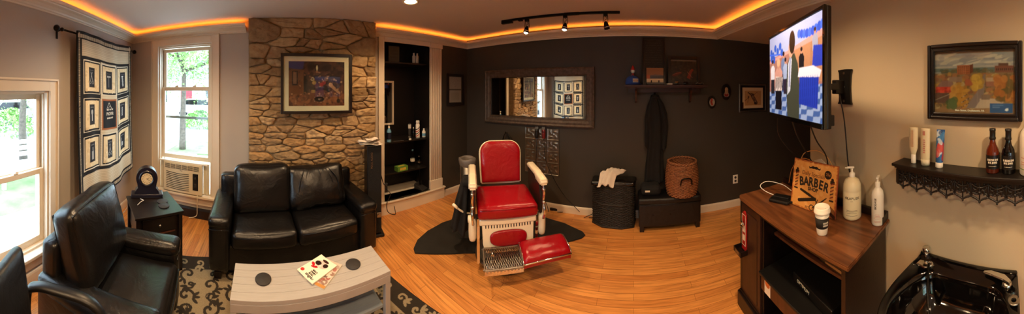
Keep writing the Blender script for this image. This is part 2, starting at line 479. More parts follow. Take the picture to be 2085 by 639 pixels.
# ------------------------------------------------------------------ the room's plan (metres, camera over the origin)
def line_of(p, q):
    d = (Vector(q) - Vector(p)).normalized(); return Vector(p), d
WALLS = {  # point, viewer's right-hand direction along the wall
    'A': line_of((0, -1.535), (-1, -1.635)), 'B': line_of((-2.8, 0), (-2.715, 1)),
    'C': line_of((0, 2.98), (1, 2.98)), 'D': line_of((1.2033, 0), (1.0650, -1))}
def along(w, t):
    """the wall point whose main coordinate (x for A and C, y for B and D) is t"""
    p, d = WALLS[w]; k = (t - p.x) / d.x if w in 'AC' else (t - p.y) / d.y; return p + d * k
def rot_of(w): d = WALLS[w][1]; return atan2(d.y, d.x)
def inward(w): d = WALLS[w][1]; return Vector((d.y, -d.x))
def on(w, t, z=0, off=0.0):
    p = along(w, t) + inward(w) * off; return (p.x, p.y, z)

# =================================================================== STRUCTURE
def wall_slab(name, w, t0, t1, z0, z1, holes, thick, m):
    p0, p1 = along(w, t0), along(w, t1)
    if (p1 - p0).dot(WALLS[w][1]) < 0: p0, p1 = p1, p0
    L = (p1 - p0).length; d = WALLS[w][1]
    def lx(t): return (along(w, t) - p0).dot(d)
    H = [(min(lx(a), lx(b)), max(lx(a), lx(b)), c, e) for a, b, c, e in holes]
    xs = sorted({0, L} | {h[0] for h in H} | {h[1] for h in H}); zs = sorted({z0, z1} | {h[2] for h in H} | {h[3] for h in H})
    bm = B()
    for a, b in zip(xs, xs[1:]):
        for c, e in zip(zs, zs[1:]):
            mx, mz = (a + b) / 2, (c + e) / 2
            if any(h[0] < mx < h[1] and h[2] < mz < h[3] for h in H): continue
            bx(bm, (mx, thick / 2, mz), (b - a, thick, e - c))
    bmesh.ops.remove_doubles(bm, verts=bm.verts, dist=1e-5)
    return struct(obj(name, bm, m, loc=(p0.x, p0.y, 0), rz=rot_of(w)))

cAB, cBC, cDA, eD = (-2.9556, -1.8306), (-2.5467, 2.98), (1.005, -1.4345), (1.4131, 1.517)
WIN_A = (-1.29, -0.32, 0.25, 1.60); WIN_B = (-1.38, -0.635, 0.29, 2.20); NICHE = (1.50, 2.22, 0.17, 2.30)
wall_slab('wall_left', 'A', 1.05, -3.15, 0, 2.45, [WIN_A], 0.16, 'wall_grey')
wall_slab('wall_window', 'B', -1.83, 2.98, 0, 2.45, [WIN_B, NICHE], 0.16, 'wall_grey')
wall_slab('wall_accent', 'C', -2.75, 3.3, 0, 2.45, [], 0.12, 'wall_dark')
wall_slab('wall_right', 'D', -1.43, 1.517, 0, 2.45, [], 0.12, 'wall_beige')
# the short dark stretch between the built-in and the corner is painted like the accent wall
bm = B(); L_ = (along('B', 2.98) - along('B', 2.44)).length
bx(bm, (L_ / 2, -0.002, 1.15), (L_, 0.004, 2.3)); p = along('B', 2.44)
struct(obj('wall_accent_return', bm, 'wall_dark', loc=(p.x, p.y, 0), rz=rot_of('B')))
bm = B(); bx(bm, (3.36, 2.2, 1.22), (0.12, 1.9, 2.45)); struct(obj('wall_alcove', bm, 'wall_beige'))
bm = B(); bx(bm, (2.40, 1.36, 1.22), (1.9, 0.12, 2.45)); struct(obj('wall_alcove_side', bm, 'wall_beige'))

bm = B(); prism(bm, [(-3.12, -2.0), (-2.68, 3.08), (3.4, 3.08), (3.4, 1.3), (1.5, 1.3), (1.12, -1.58)], -0.1, 0); f = struct(obj('floor', bm, 'floor'))
bm = B(); prism(bm, [(-3.12, -2.0), (-2.68, 3.08), (3.4, 3.08), (3.4, 1.3), (1.5, 1.3), (1.12, -1.58)], 2.43, 2.53); struct(obj('ceiling', bm, 'ceiling'))
bm = B(); prism(bm, [(1.112, 3.05), (1.30, 1.45), (1.335, 1.24), (1.40, 1.24), (3.4, 1.24), (3.4, 3.05)], 2.30, 2.43)
struct(obj('ceiling_soffit', bm, 'ceiling'))

def sweep(name, path, prof, m, closed=False, kind='trim'):
    """profile of (offset into the room, z) carried along a wall path with mitred corners"""
    P = [Vector(p) for p in path]; rings = []; bm = B()
    for i, p in enumerate(P):
        d0 = (P[i] - P[i - 1]).normalized() if i else None
        d1 = (P[i + 1] - P[i]).normalized() if i < len(P) - 1 else None
        if d0 is None: mv = Vector((d1.y, -d1.x))
        elif d1 is None: mv = Vector((d0.y, -d0.x))
        else:
            n0, n1 = Vector((d0.y, -d0.x)), Vector((d1.y, -d1.x)); mv = (n0 + n1) / (1 + n0.dot(n1))
        rings.append([bm.verts.new((p.x + mv.x * o, p.y + mv.y * o, z)) for o, z in prof])
    n = len(prof)
    for a, b in zip(rings, rings[1:]):
        for k in range(n): bm.faces.new((a[k], a[(k + 1) % n], b[(k + 1) % n], b[k]))
    bm.faces.new(rings[0]); bm.faces.new(rings[-1][::-1])
    bmesh.ops.recalc_face_normals(bm, faces=bm.faces)
    return struct(obj(name, bm, m))
def b(t): p = along('B', t); return (p.x, p.y)
CROWN = [(0, 2.292), (0.014, 2.292), (0.016, 2.304), (0.026, 2.308), (0.034, 2.320), (0.062, 2.336), (0.096, 2.344), (0.102, 2.352), (0.118, 2.354), (0.124, 2.382), (0.114, 2.382), (0.110, 2.360), (0, 2.360)]
crown_path = [b(1.345), cBC, (1.112, 2.98), (1.335, 1.24), (1.374, 1.236), cDA, cAB, b(-0.20)]
sweep('trim_crown', [b(1.345), cBC, (1.112, 2.98), (1.352, 1.08), cDA, cAB, b(-0.20)], CROWN, 'trim')
sweep('trim_cove_light', [b(1.36), cBC, (1.112, 2.98), (1.352, 1.08), cDA, cAB, b(-0.21)], [(0.050, 2.361), (0.078, 2.361), (0.078, 2.366), (0.050, 2.366)], 'led')
BASE = [(0, 0), (0.016, 0), (0.016, 0.075), (0.012, 0.088), (0.006, 0.095), (0, 0.095)]
sweep('baseboard_accent', [b(2.46), cBC, (3.29, 2.98)], BASE, 'trim')
sweep('baseboard_right', [eD, cDA], BASE, 'trim')
sweep('baseboard_left', [cDA, cAB], BASE, 'trim')
sweep('baseboard_window', [(cAB[0], cAB[1] + .02), b(-0.18)], [(0, 0), (0.03, 0), (0.03, 0.10), (0.02, 0.12), (0, 0.12)], 'black_wood')

# ---------------- windows
def casing(name, w, t0, t1, z0, z1, cw=0.105, mat_='trim'):
    """flat casing boards with a back band round a hole, plus a stool and an apron; returns the frame object"""
    p0, p1 = along(w, t0), along(w, t1)
    if (p1 - p0).dot(WALLS[w][1]) < 0: p0, p1 = p1, p0
    L = (p1 - p0).length; bm = B()
    for x in (-cw / 2, L + cw / 2):
        bx(bm, (x, -0.010, (z0 + z1 + cw) / 2), (cw, 0.020, z1 - z0 + cw), bev=0.003)
        xo = x + (-1 if x < 0 else 1) * (cw / 2 - 0.009)
        bx(bm, (xo, -0.016, (z0 + z1 + cw) / 2), (0.018, 0.032, z1 - z0 + cw), bev=0.004)
        xi = x + (1 if x < 0 else -1) * (cw / 2 - 0.008)
        bx(bm, (xi, -0.013, (z0 + z1) / 2), (0.012, 0.026, z1 - z0), bev=0.003)
    bx(bm, (L / 2, -0.0105, z1 + cw / 2), (L, 0.021, cw), bev=0.003)
    bx(bm, (L / 2, -0.016, z1 + cw - 0.009), (L + 2 * cw - .02, 0.033, 0.018), bev=0.004)
    return p0, L, bm

def sash(bm, x0, x1, z0, z1, y, fw=0.045, bot=0.055, t=0.032):
    bx(bm, (x0 + fw / 2, y, (z0 + z1) / 2), (fw, t, z1 - z0), bev=0.004)
    bx(bm, (x1 - fw / 2, y, (z0 + z1) / 2), (fw, t, z1 - z0), bev=0.004)
    bx(bm, ((x0 + x1) / 2, y, z0 + bot / 2), (x1 - x0 - 2 * fw, t - .001, bot), bev=0.004)
    bx(bm, ((x0 + x1) / 2, y, z1 - fw / 2), (x1 - x0 - 2 * fw, t - .001, fw), bev=0.004)

def window(name, w, hole, meet, lower0, storm=None):
    t0, t1, z0, z1 = hole
    p0, L, bm = casing(name, w, t0, t1, z0, z1)
    e = struct(bpy.data.objects.new(name, None)); COL.objects.link(e); e.location = (p0.x, p0.y, 0); e.rotation_euler.z = rot_of(w)
    # stool and apron
    bx(bm, (L / 2, -0.02, z0 - 0.012), (L + 0.26, 0.09, 0.028), bev=0.006)
    bx(bm, (L / 2, -0.010, z0 - 0.075), (L + 0.2, 0.02, 0.10), bev=0.004)
    # jamb liners
    for x in (0.009, L - 0.009):
        bx(bm, (x, 0.08, (z0 + z1) / 2), (0.018, 0.16, z1 - z0))
        bx(bm, (x + (0.012 if x < .1 else -0.012), 0.045, (z0 + z1) / 2), (0.012, 0.012, z1 - z0))
        bx(bm, (x + (0.012 if x < .1 else -0.012), 0.115, (z0 + z1) / 2), (0.012, 0.012, z1 - z0))
    bx(bm, (L / 2, 0.08, z1 - 0.009), (L - .036, 0.16, 0.018)); bx(bm, (L / 2, 0.045, z1 - .024), (L - .04, .012, .012))
    bx(bm, (L / 2, 0.085, z0 + 0.009), (L - .036, 0.15, 0.018)); bx(bm, (L / 2, 0.19, z0 - .01), (L + .1, .09, .03))
    obj('frame', bm, 'trim', e)
    s1 = B(); sash(s1, 0.025, L - 0.025, meet - 0.025, z1 - 0.03, 0.10)
    o1 = obj('upper_sash', s1, 'trim', e)
    g = B(); bx(g, (L / 2, 0.10, (meet + z1) / 2), (L - 0.12, 0.004, z1 - meet - 0.06)); obj('pane', g, 'glass', o1)
    s2 = B(); sash(s2, 0.02, L - 0.02, lower0, meet + 0.025, 0.062)
    for k in (0.33, 0.67):
        bx(s2, (L * k, 0.052, meet + 0.034), (0.05, 0.022, 0.012), bev=0.004); bx(s2, (L * k + .008, 0.05, meet + 0.045), (0.026, 0.014, 0.012), bev=0.004)
    o2 = obj('lower_sash', s2, 'trim', e)
    g = B(); bx(g, (L / 2, 0.062, (lower0 + meet) / 2), (L - 0.11, 0.004, meet - lower0 - 0.05)); obj('pane', g, 'glass', o2)
    if storm:
        s3 = B(); bx(s3, (L / 2, 0.13, storm), (L - .04, 0.02, 0.032), bev=.003)
        for k in (.3, .62): bx(s3, (L * k, .118, storm + .014), (.05, .012, .014), bev=.003)
        obj('storm_rail', s3, 'steel', e)
    return e
window('window_1', 'A', WIN_A, 0.885, 0.268)
window('window_2', 'B', WIN_B, 1.625, 0.695, storm=1.24)

# ---------------- the stone chimney breast
def chimney():
    y0, y1, zt, off = -0.157, 1.335, 2.43, 0.12
    p0, p1 = along('B', y0), along('B', y1); L = (p1 - p0).length
    bm = B(); bx(bm, (L / 2, -off / 2 + .02, zt / 2), (L, off + .04, zt), mi=0)
    rnd = random.Random(23); seeds = []
    big = [(.20, 2.25), (L - .17, 2.10), (.10, 1.96)]
    z = 0.045
    while z < zt:
        low = z < 1.45; x = rnd.uniform(0.02, .12)
        while x < L + .02:
            seeds.append((x + rnd.gauss(0, .02), z + rnd.gauss(0, .014 if low else .022)))
            x += rnd.uniform(.13, .38) if low else rnd.uniform(.11, .26)
        z += rnd.uniform(.062, .092) if low else rnd.uniform(.085, .125)
    seeds = [s for s in seeds if all(abs(s[0] - b0) > .20 or abs(s[1] - b1) > .16 for b0, b1 in big[:2])] + big[:2]
    KZ = 2.7   # flat stones: heights count double when the cells compete
    def cell(i):
        sx, sz = seeds[i]; P = [(max(0, sx - .5), max(0, sz - .4)), (min(L, sx + .5), max(0, sz - .4)), (min(L, sx + .5), min(zt, sz + .4)), (max(0, sx - .5), min(zt, sz + .4))]
        for j, (tx, tz) in enumerate(seeds):
            if j == i or abs(tx - sx) > .9 or abs(tz - sz) > .6: continue
            nx_, nz_ = (tx - sx), (tz - sz) * KZ * KZ; mx_, mz_ = (tx + sx) / 2, (tz + sz) / 2; Q = []
            f = lambda p: (p[0] - mx_) * nx_ + (p[1] - mz_) * nz_
            for k in range(len(P)):
                p, q = P[k], P[(k + 1) % len(P)]; fp, fq = f(p), f(q)
                if fp <= 0: Q.append(p)
                if (fp < 0 < fq) or (fq < 0 < fp): t_ = fp / (fp - fq); Q.append((p[0] + (q[0] - p[0]) * t_, p[1] + (q[1] - p[1]) * t_))
            P = Q
            if len(P) < 3: return None
        return P
    cols = ['A88C66', '9C8058', 'B2966E', 'A08662', 'AE8C60', '937958', 'B89E78', 'A68A66']
    stones = []
    for i in range(len(seeds)):
        P = cell(i)
        if not P: continue
        cx = sum(p[0] for p in P) / len(P); cz = sum(p[1] for p in P) / len(P)
        # resample the outline, round its corners, roughen it
        per = [hypot(P[k][0] - P[k - 1][0], P[k][1] - P[k - 1][1]) for k in range(len(P))]; T = sum(per[1:]) + per[0]
        NN = 36; O = []; acc = 0; k = 0; segs = [(P[q], P[(q + 1) % len(P)]) for q in range(len(P))]; lens = [hypot(b_[0] - a_[0], b_[1] - a_[1]) for a_, b_ in segs]
        for q in range(NN):
            t_ = T * q / NN
            while t_ > acc + lens[k] and k < len(segs) - 1: acc += lens[k]; k += 1
            a_, b_ = segs[k]; u = (t_ - acc) / max(1e-9, lens[k]); O.append((a_[0] + (b_[0] - a_[0]) * u, a_[1] + (b_[1] - a_[1]) * u))
        for _ in range(1): O = [((O[q - 1][0] + 2 * O[q][0] + O[(q + 1) % NN][0]) / 4, (O[q - 1][1] + 2 * O[q][1] + O[(q + 1) % NN][1]) / 4) for q in range(NN)]
        sd = rnd.random() * 100; dep = rnd.uniform(0.018, 0.042); tx_, tz_ = rnd.uniform(-.10, .10), rnd.uniform(-.05, .22)
        nb = bmesh.new(); layers = []; gap = rnd.uniform(.002, .008)
        for (sc, dy) in ((1.0, 0.0), (0.985, -0.5), (0.95, -0.82), (0.84, -0.98), (0.62, -1.02), (0.36, -1.0), (.12, -1.02)):
            ring = []
            for (px_, pz_) in O:
                X, Z = px_ - cx, pz_ - cz; rr = hypot(X, Z) or 1e-6
                kk = sc * max(.3, (rr - gap) / rr) * (1 + .11 * noise.noise(Vector((px_ * 26, pz_ * 34, sd))))
                X *= kk; Z *= kk
                d = dep * -dy * (1 + .45 * noise.noise(Vector(((cx + X) * 11, (cz + Z) * 16, sd)))) + (X * tx_ + Z * tz_ if dy else 0)
                d += 0.016 * noise.noise(Vector(((cx + X) * 30, (cz + Z) * 42, 5))) * (1 if dy else 0)
                ring.append(nb.verts.new((max(.001, min(L - .001, cx + X)), -off - max(d, .0 if dy else -1), max(.001, min(zt - .001, cz + Z)))))
            layers.append(ring)
        for a_, b_ in zip(layers, layers[1:]):
            for k in range(NN):
                f = nb.faces.new((a_[k], a_[(k + 1) % NN], b_[(k + 1) % NN], b_[k])); f.smooth = True
        nb.faces.new(layers[-1]).smooth = True
        for f in nb.faces: f.material_index = 1
        bmesh.ops.recalc_face_normals(nb, faces=nb.faces)
        cl = nb.verts.layers.float_color.new('Col'); c = lin(rnd.choice(cols)); k = rnd.uniform(.85, 1.12)
        for v in nb.verts: v[cl] = (c[0] * k, c[1] * k, c[2] * k, 1)
        stones.append(nb)
    bm.verts.layers.float_color.new('Col')
    for nb in stones: merge(bm, nb)
    return struct(obj('wall_chimney', bm, ['mortar', 'stone'], loc=(p0.x, p0.y, 0), rz=rot_of('B')))
chimney()

# ---------------- built-in niche right of the chimney: casings, skirt, dark box, shelves
def niche():
    y0, y1, z0, z1 = NICHE; p0 = along('B', y0); L = (along('B', y1) - p0).length
    e = struct(bpy.data.objects.new('trim_built_in', None)); COL.objects.link(e); e.location = (p0.x, p0.y, 0); e.rotation_euler.z = rot_of('B')
    bm = B(); D_ = 0.42
    bx(bm, (L / 2, D_ + .01, (z0 + z1) / 2), (L + .04, .02, z1 - z0 + .04)); bx(bm, (-.01, D_ / 2, (z0 + z1) / 2), (.02, D_, z1 - z0 + .04)); bx(bm, (L + .01, D_ / 2, (z0 + z1) / 2), (.02, D_, z1 - z0 + .04))
    bx(bm, (L / 2, D_ / 2, z1 + .01), (L, D_, .02))
    obj('niche_lining', bm, 'black_paint', e)
    for z in (0.48, 0.90, 1.985):
        s = B(); bx(s, (L / 2, D_ / 2 + .03, z), (L - .002, D_ - .062, .022), bev=.003); obj('shelf', s, 'black_paint', e)
    c = B()
    cw = 0.085
    bx(c, (-cw / 2, -.010, 1.15), (cw, .024, 2.29), bev=.003); bx(c, (-cw + .008, -.016, 1.15), (.016, .034, 2.29), bev=.003); bx(c, (-.01, -.014, 1.23), (.012, .03, 2.1), bev=.003)
    cw2 = 0.215
    bx(c, (L + cw2 / 2, -.010, 1.23), (cw2, .022, 2.14), bev=.003)
    for k in range(6): tube(c, [(L + .025 + k * .033, -.022, .30), (L + .025 + k * .033, -.022, 2.22)], .010, 8)
    bx(c, (L + cw2 / 2, -.018, .235), (cw2 + .01, .04, .13), bev=.004); bx(c, (L + cw2 / 2, -.018, 2.26), (cw2 + .01, .04, .07), bev=.004)
    bx(c, (L / 2, -.010, z1 - .03), (L, .024, .06), bev=.003)
    obj('casing', c, 'trim', e)
    k_ = B(); W_ = L + cw2 + .03
    bx(k_, (L / 2, D_ / 2 - .01, z0 - .012), (L, D_ + .04, .024), bev=.003)
    bx(k_, (W_ / 2 - .02, -.018, z0 / 2 - .005), (W_ + .06, .036, z0), bev=.003); bx(k_, (W_ / 2 - .02, -.026, z0 - .01), (W_ + .08, .06, .02), bev=.005)
    obj('skirt', k_, 'trim', e)
    for a in (.12, .42): s = B(); bx(s, (L * a + .1, -.030, z0 + .0015), (.20, .006, .002)); obj('slot', s, 'black_paint', e)
    return p0, L
NP, NL = niche()

# =================================================================== SEATING SIDE
RZ = .0075   # everything here stands on the rug
# ---------------- loveseat
def leather_arm(h, w, d, seed=0):
    bm = B()
    pillow(bm, (0, 0, h / 2 + .04), (w * .92, d, h - .08), .03, (0.006, 0.004, 0), 8, wr=.002, seed=seed)
    pillow(bm, (0, -.004, h - .045), (w, d + .012, .095), .042, (0.004, 0.004, .008), 10, wr=.003, seed=seed + 3)
    tube(bm, [(-w * .46, -d / 2 - .004, h - .095), (w * .46, -d / 2 - .004, h - .095)], .0035, 6)
    return bm
def loveseat():
    t = thing('loveseat', 'black leather two-seat sofa in front of the stone wall', 'sofa', (-2.285, .28, RZ), R(93.5))
    W, D, AH = 1.53, 0.64, .53
    bm = B(); bx(bm, (0, .02, .17), (W - .12, D - .06, .22), bev=.02)
    pillow(bm, (0, D / 2 - .07, .42), (W - .1, .13, .60), .04, (0, .01, .01), 8); obj('frame', bm, 'black_leather', t)
    for s in (-1, 1):
        obj('armrest', leather_arm(AH, .19, D, s), 'black_leather', t, loc=(s * (W / 2 - .095), 0, 0))
    for s in (-1, 1):
        bm = B(); pillow(bm, (s * .287, -.06, .335), (.565, D - .12, .15), .045, (0, .014, .022), 14, wr=.005, seed=s * 5)
        tube(bm, [(s * .287 - .25, -.06 - (D - .12) / 2 - .006, .375), (s * .287 + .25, -.06 - (D - .12) / 2 - .006, .375)], .004, 6)
        obj('seat_cushion', bm, 'black_leather', t)
    rot = Matrix.Rotation(R(-14), 3, 'X')
    bm = B(); pillow(bm, (0, 0, 0), (.57, .19, .46), .07, (0, .035, .01), 16, wr=.007, seed=2)
    o = obj('back_cushion', bm, 'black_leather', t, loc=(-.285, .115, .615)); o.rotation_euler = (R(-13), 0, R(2))
    bm = B(); pillow(bm, (0, 0, 0), (.60, .20, .42), .07, (0, .045, 0), 18, wr=.020, seed=9)
    for k in range(8):
        u = -.2 + .06 * k
        tube(bm, spline([(u * .6, -.108 - .012, .16), (u * .9 + .01, -.13, .05), (u, -.115, -.10)], 5), [.002] + [.006] * 9 + [.002], 6)
    o = obj('back_cushion', bm, 'black_leather', t, loc=(.27, .105, .605)); o.rotation_euler = (R(-20), R(-2), R(-6)); o['label'] = 'slouched wrinkled back cushion'
    for sx in (-1, 1):
        for sy in (-1, 1):
            bm = B(); bx(bm, (sx * (W / 2 - .08), sy * (D / 2 - .07), .03), (.06, .06, .06), bev=.006); obj('foot', bm, 'black_wood', t)
loveseat()

# ---------------- armchair by the window
def armchair():
    t = thing('armchair', 'black leather armchair with a loose back cushion, under the large left window', 'armchair', (-1.20, -.86, RZ), R(192))
    W, D, AH = .74, .68, .54
    bm = B(); bx(bm, (0, .02, .18), (W - .1, D - .05, .24), bev=.02)
    pillow(bm, (0, D / 2 - .06, .42), (W - .08, .12, .62), .04, (0, .01, .01), 8); obj('frame', bm, 'black_leather', t)
    for s in (-1, 1):
        obj('armrest', leather_arm(AH, .15, D, s + 20), 'black_leather', t, loc=(s * (W / 2 - .075), 0, 0))
    bm = B(); pillow(bm, (0, -.06, .36), (.45, D - .10, .17), .045, (0, .014, .022), 14, wr=.005, seed=31)
    tube(bm, spline([(-.2, -.06 - (D - .1) / 2 - .008, .405), (0, -.06 - (D - .1) / 2 - .018, .405), (.2, -.06 - (D - .1) / 2 - .008, .405)]), .004, 6)
    obj('seat_cushion', bm, 'black_leather', t)
    bm = B(); pillow(bm, (0, 0, 0), (.60, .17, .46), .055, (0, .035, .012), 16, wr=.008, seed=14)
    for y in (-.075, .075):
        tube(bm, spline([(-.272, y, -.17), (-.276, y, .16), (-.245, y, .204), (0, y, .216), (.245, y, .204), (.276, y, .16), (.272, y, -.17)], 6), .005, 6)
    o = obj('back_cushion', bm, 'black_leather', t, loc=(0, .16, .68)); o.rotation_euler = (R(-16), 0, 0)
    for sx in (-1, 1):
        for sy in (-1, 1):
            bm = B(); bx(bm, (sx * (W / 2 - .07), sy * (D / 2 - .07), .03), (.06, .06, .06), bev=.006); obj('foot', bm, 'black_wood', t)
armchair()

# ---------------- waiting chair cut by the left edge
def side_chair():
    t = thing('side_chair', 'black chair with a curved bare armrest, cut off by the left edge of the picture', 'chair', (-.51, -.59, RZ), R(212))
    bm = B(); pillow(bm, (0, .04, .44), (.48, .40, .09), .035, (0, .004, .015), 10); obj('seat', bm, 'black_leather2', t)
    bm = B(); pillow(bm, (0, 0, 0), (.47, .06, .44), .028, (0, .012, 0), 10); o = obj('backrest', bm, 'black_leather2', t, loc=(0, .245, .66)); o.rotation_euler.x = R(-9)
    for s in (-1, 1):
        bm = B(); P = spline([(s * .275, .255, .40), (s * .275, .25, .62), (s * .275, .20, .675), (s * .275, .10, .685), (s * .275, -.02, .675), (s * .275, -.09, .63), (s * .275, -.12, .54), (s * .275, -.125, .30)], 6)
        rings = []
        for i, p in enumerate(P):
            d = (P[min(i + 1, len(P) - 1)] - P[max(i - 1, 0)]).normalized(); u = Vector((1, 0, 0)); v = d.cross(u)
            rings.append([bm.verts.new(p + u * (.028 * cos(a)) + v * (.017 * sin(a))) for a in [2 * pi * k / 12 for k in range(12)]])
        for a, b_ in zip(rings, rings[1:]):
            for k in range(12):
                f = bm.faces.new((a[k], a[(k + 1) % 12], b_[(k + 1) % 12], b_[k])); f.smooth = True
        bm.faces.new(rings[0][::-1]); bm.faces.new(rings[-1]); obj('armrest', bm, 'black_plastic', t)
        for y in (-.125, .25):
            bm = B(); tube(bm, [(s * .275, y, .42), (s * .275, y * 1.05, 0)], .016, 10); obj('leg', bm, 'dark_metal', t)
    bm = B(); bx(bm, (0, -.125, .38), (.55, .025, .03)); bx(bm, (0, .25, .40), (.55, .025, .03)); obj('frame', bm, 'dark_metal', t)
side_chair()

# ---------------- coffee table
def coffee_table():
    t = thing('coffee_table', 'pale grey painted plank coffee table with open sides in front of the loveseat', 'coffee table', (-1.452, .300, RZ), R(90.5))
    W, D, H_ = .975, .285, .425
    bm = B()
    n = 5
    for k in range(n):
        y = -D / 2 + D * (k + .5) / n
        bx(bm, (0, y, H_ - .012), (W, D / n - .0015, .024), bev=.002)
    obj('tabletop', bm, 'grey_table', t)
    bm = B(); bx(bm, (0, -D / 2 + .01, H_ - .047), (W - .002, .02, .046), bev=.002); bx(bm, (0, D / 2 - .01, H_ - .047), (W - .002, .02, .046), bev=.002)
    obj('apron', bm, 'grey_table', t)
    for sx in (-1, 1):
        for sy in (-1, 1):
            bm = B(); bx(bm, (sx * (W / 2 - .019), sy * (D / 2 - .018), (H_ - .024) / 2), (.036, .034, H_ - .025), bev=.002); obj('leg', bm, 'grey_table', t)
        bm = B(); bx(bm, (sx * (W / 2 - .02), 0, .285), (.006, D - .07, .17)); obj('glass_panel', bm, 'clear', t)
    bm = B()
    for k in range(4): bx(bm, (0, -D / 2 + .03 + (D - .06) * (k + .5) / 4, .19), (W - .08, (D - .06) / 4 - .002, .02), bev=.002)
    obj('lower_shelf', bm, 'grey_shelf', t)
coffee_table()
def ctop(px, py):
    d = (1.6 - .425) * 480 / (py - 185); a = (px - 1290) / 480; return (d * sin(a), d * cos(a), .4335)
bm = B(); lathe(bm, [(0, 0), (.048, 0), (.050, .002), (.050, .006), (.048, .008), (0, .008)], 36)
c1 = obj('coaster', bm, 'dark_grey', loc=ctop(536, 572)); tag(c1, 'round dark coaster near the left end of the coffee table', 'coaster', 'round dark coasters')
for loc, lab in ((ctop(719, 541), 'round dark coaster near the right end of the coffee table, beside the magazines'),):
    c = c1.copy(); COL.objects.link(c); c.location = loc; c['label'] = lab

# magazines: printed covers, the upper one turned upside down to the viewer
def magazine(loc, rz, w, h, label, top):
    t = thing('magazine', label, 'magazine', loc, rz, 'magazines on the coffee table')
    f = (lambda x, z: .012 * (x / w) ** 2 + .0035)
    bm = B(); N_ = 10
    P = [(-w / 2 + w * k / N_) for k in range(N_ + 1)]
    for a, b_ in zip(P, P[1:]):
        vs = [bm.verts.new(v) for v in ((a, -h / 2, 0), (b_, -h / 2, 0), (b_, h / 2, 0), (a, h / 2, 0), (a, -h / 2, f(a, 0)), (b_, -h / 2, f(b_, 0)), (b_, h / 2, f(b_, 0)), (a, h / 2, f(a, 0)))]
        for q in ((0, 3, 2, 1), (4, 5, 6, 7), (0, 1, 5, 4), (2, 3, 7, 6), (1, 2, 6, 5), (0, 4, 7, 3)): bm.faces.new([vs[i] for i in q])
    obj('pages', bm, 'paper', t)
    A_ = Art(w, h, 110, 150, 'F4EEDC' if top else 'CDBFB2')
    if top:
        # the animal face on the cover
        A_.ell(.52, .30, .30, .22, 'E9C4BE'); A_.ell(.34, .26, .12, .12, '2A1714'); A_.ell(.70, .32, .15, .13, '2A1714'); A_.ell(.52, .12, .18, .07, '3A1D1A')
        A_.ell(.52, .38, .06, .10, 'F0D8D2'); A_.ell(.66, .52, .16, .06, 'C2202C', rot=.5); A_.ell(.82, .46, .12, .07, 'C2202C', rot=-.5); A_.ell(.62, .47, .05, .03, '8E1420')
        A_.ell(.88, .86, .09, .09, 'CC3A34')
    else:
        A_.speck(.1, .1, .9, .9, ['8C6A5C', 'A8938A', '6A5A52', 'E0D4C8', '9C4A44'], 60, .09)
        A_.rect(0, .9, 1, 1, 'C08C50')
    o = A_.build('cover', 'art', t, fn=lambda x, z: (x, z, f(x, z) + .0006))
    if top:
        lettering('radius', .030, M['ink'], t, Matrix.Translation((-.018, h / 2 - .022, .0052)), bold=.0005)
        lettering('TRUE\nHEAD\nOVER', .017, M['ink'], t, Matrix.Translation((-.012, h / 2 - .062, .0050)), bold=.0005)
    return t
M['ink'] = mat('black_ink', '14110F', 0.6)
l1 = ctop(646, 552); magazine((l1[0] + .030, l1[1] + .035, .4335), R(222), .150, .225, 'lower magazine with a greyish cover, half hidden on the coffee table', False)
magazine((l1[0], l1[1], .4400), R(209), .150, .215, 'white magazine with a red and pink face on its cover, topmost on the coffee table', True)

# ---------------- end table with clock and coasters
def end_table():
    t = thing('end_table', 'dark espresso end table with a drawer in the corner by the clock', 'side table', (-1.985, -1.0, RZ), R(133))
    bm = B(); bx(bm, (0, 0, .52), (.44, .44, .022), bev=.004); obj('tabletop', bm, 'black_wood', t)
    bm = B(); bx(bm, (0, .005, .40), (.38, .37, .215), bev=.003); bx(bm, (0, .01, .10), (.38, .37, .02)); obj('body', bm, 'black_wood', t)
    bm = B(); bx(bm, (0, -.186, .435), (.30, .018, .115), bev=.004); dr = obj('drawer', bm, 'black_wood', t)
    bm = B(); lathe(bm, [(0, .022), (.010, .020), (.012, .014), (.006, .008), (.005, 0)], 16, c=(0, -.195, .435), rot=Matrix.Rotation(pi / 2, 3, 'X')); obj('knob', bm, 'steel', dr)
    bm = B(); bx(bm, (0, -.184, .355), (.30, .012, .010), bev=.002); obj('drawer_rail', bm, 'brown_wood', t)
    for sx in (-1, 1):
        for sy in (-1, 1):
            bm = B(); bx(bm, (sx * .192, sy * .192, .255), (.036, .036, .508), bev=.003); obj('leg', bm, 'black_wood', t)
end_table()
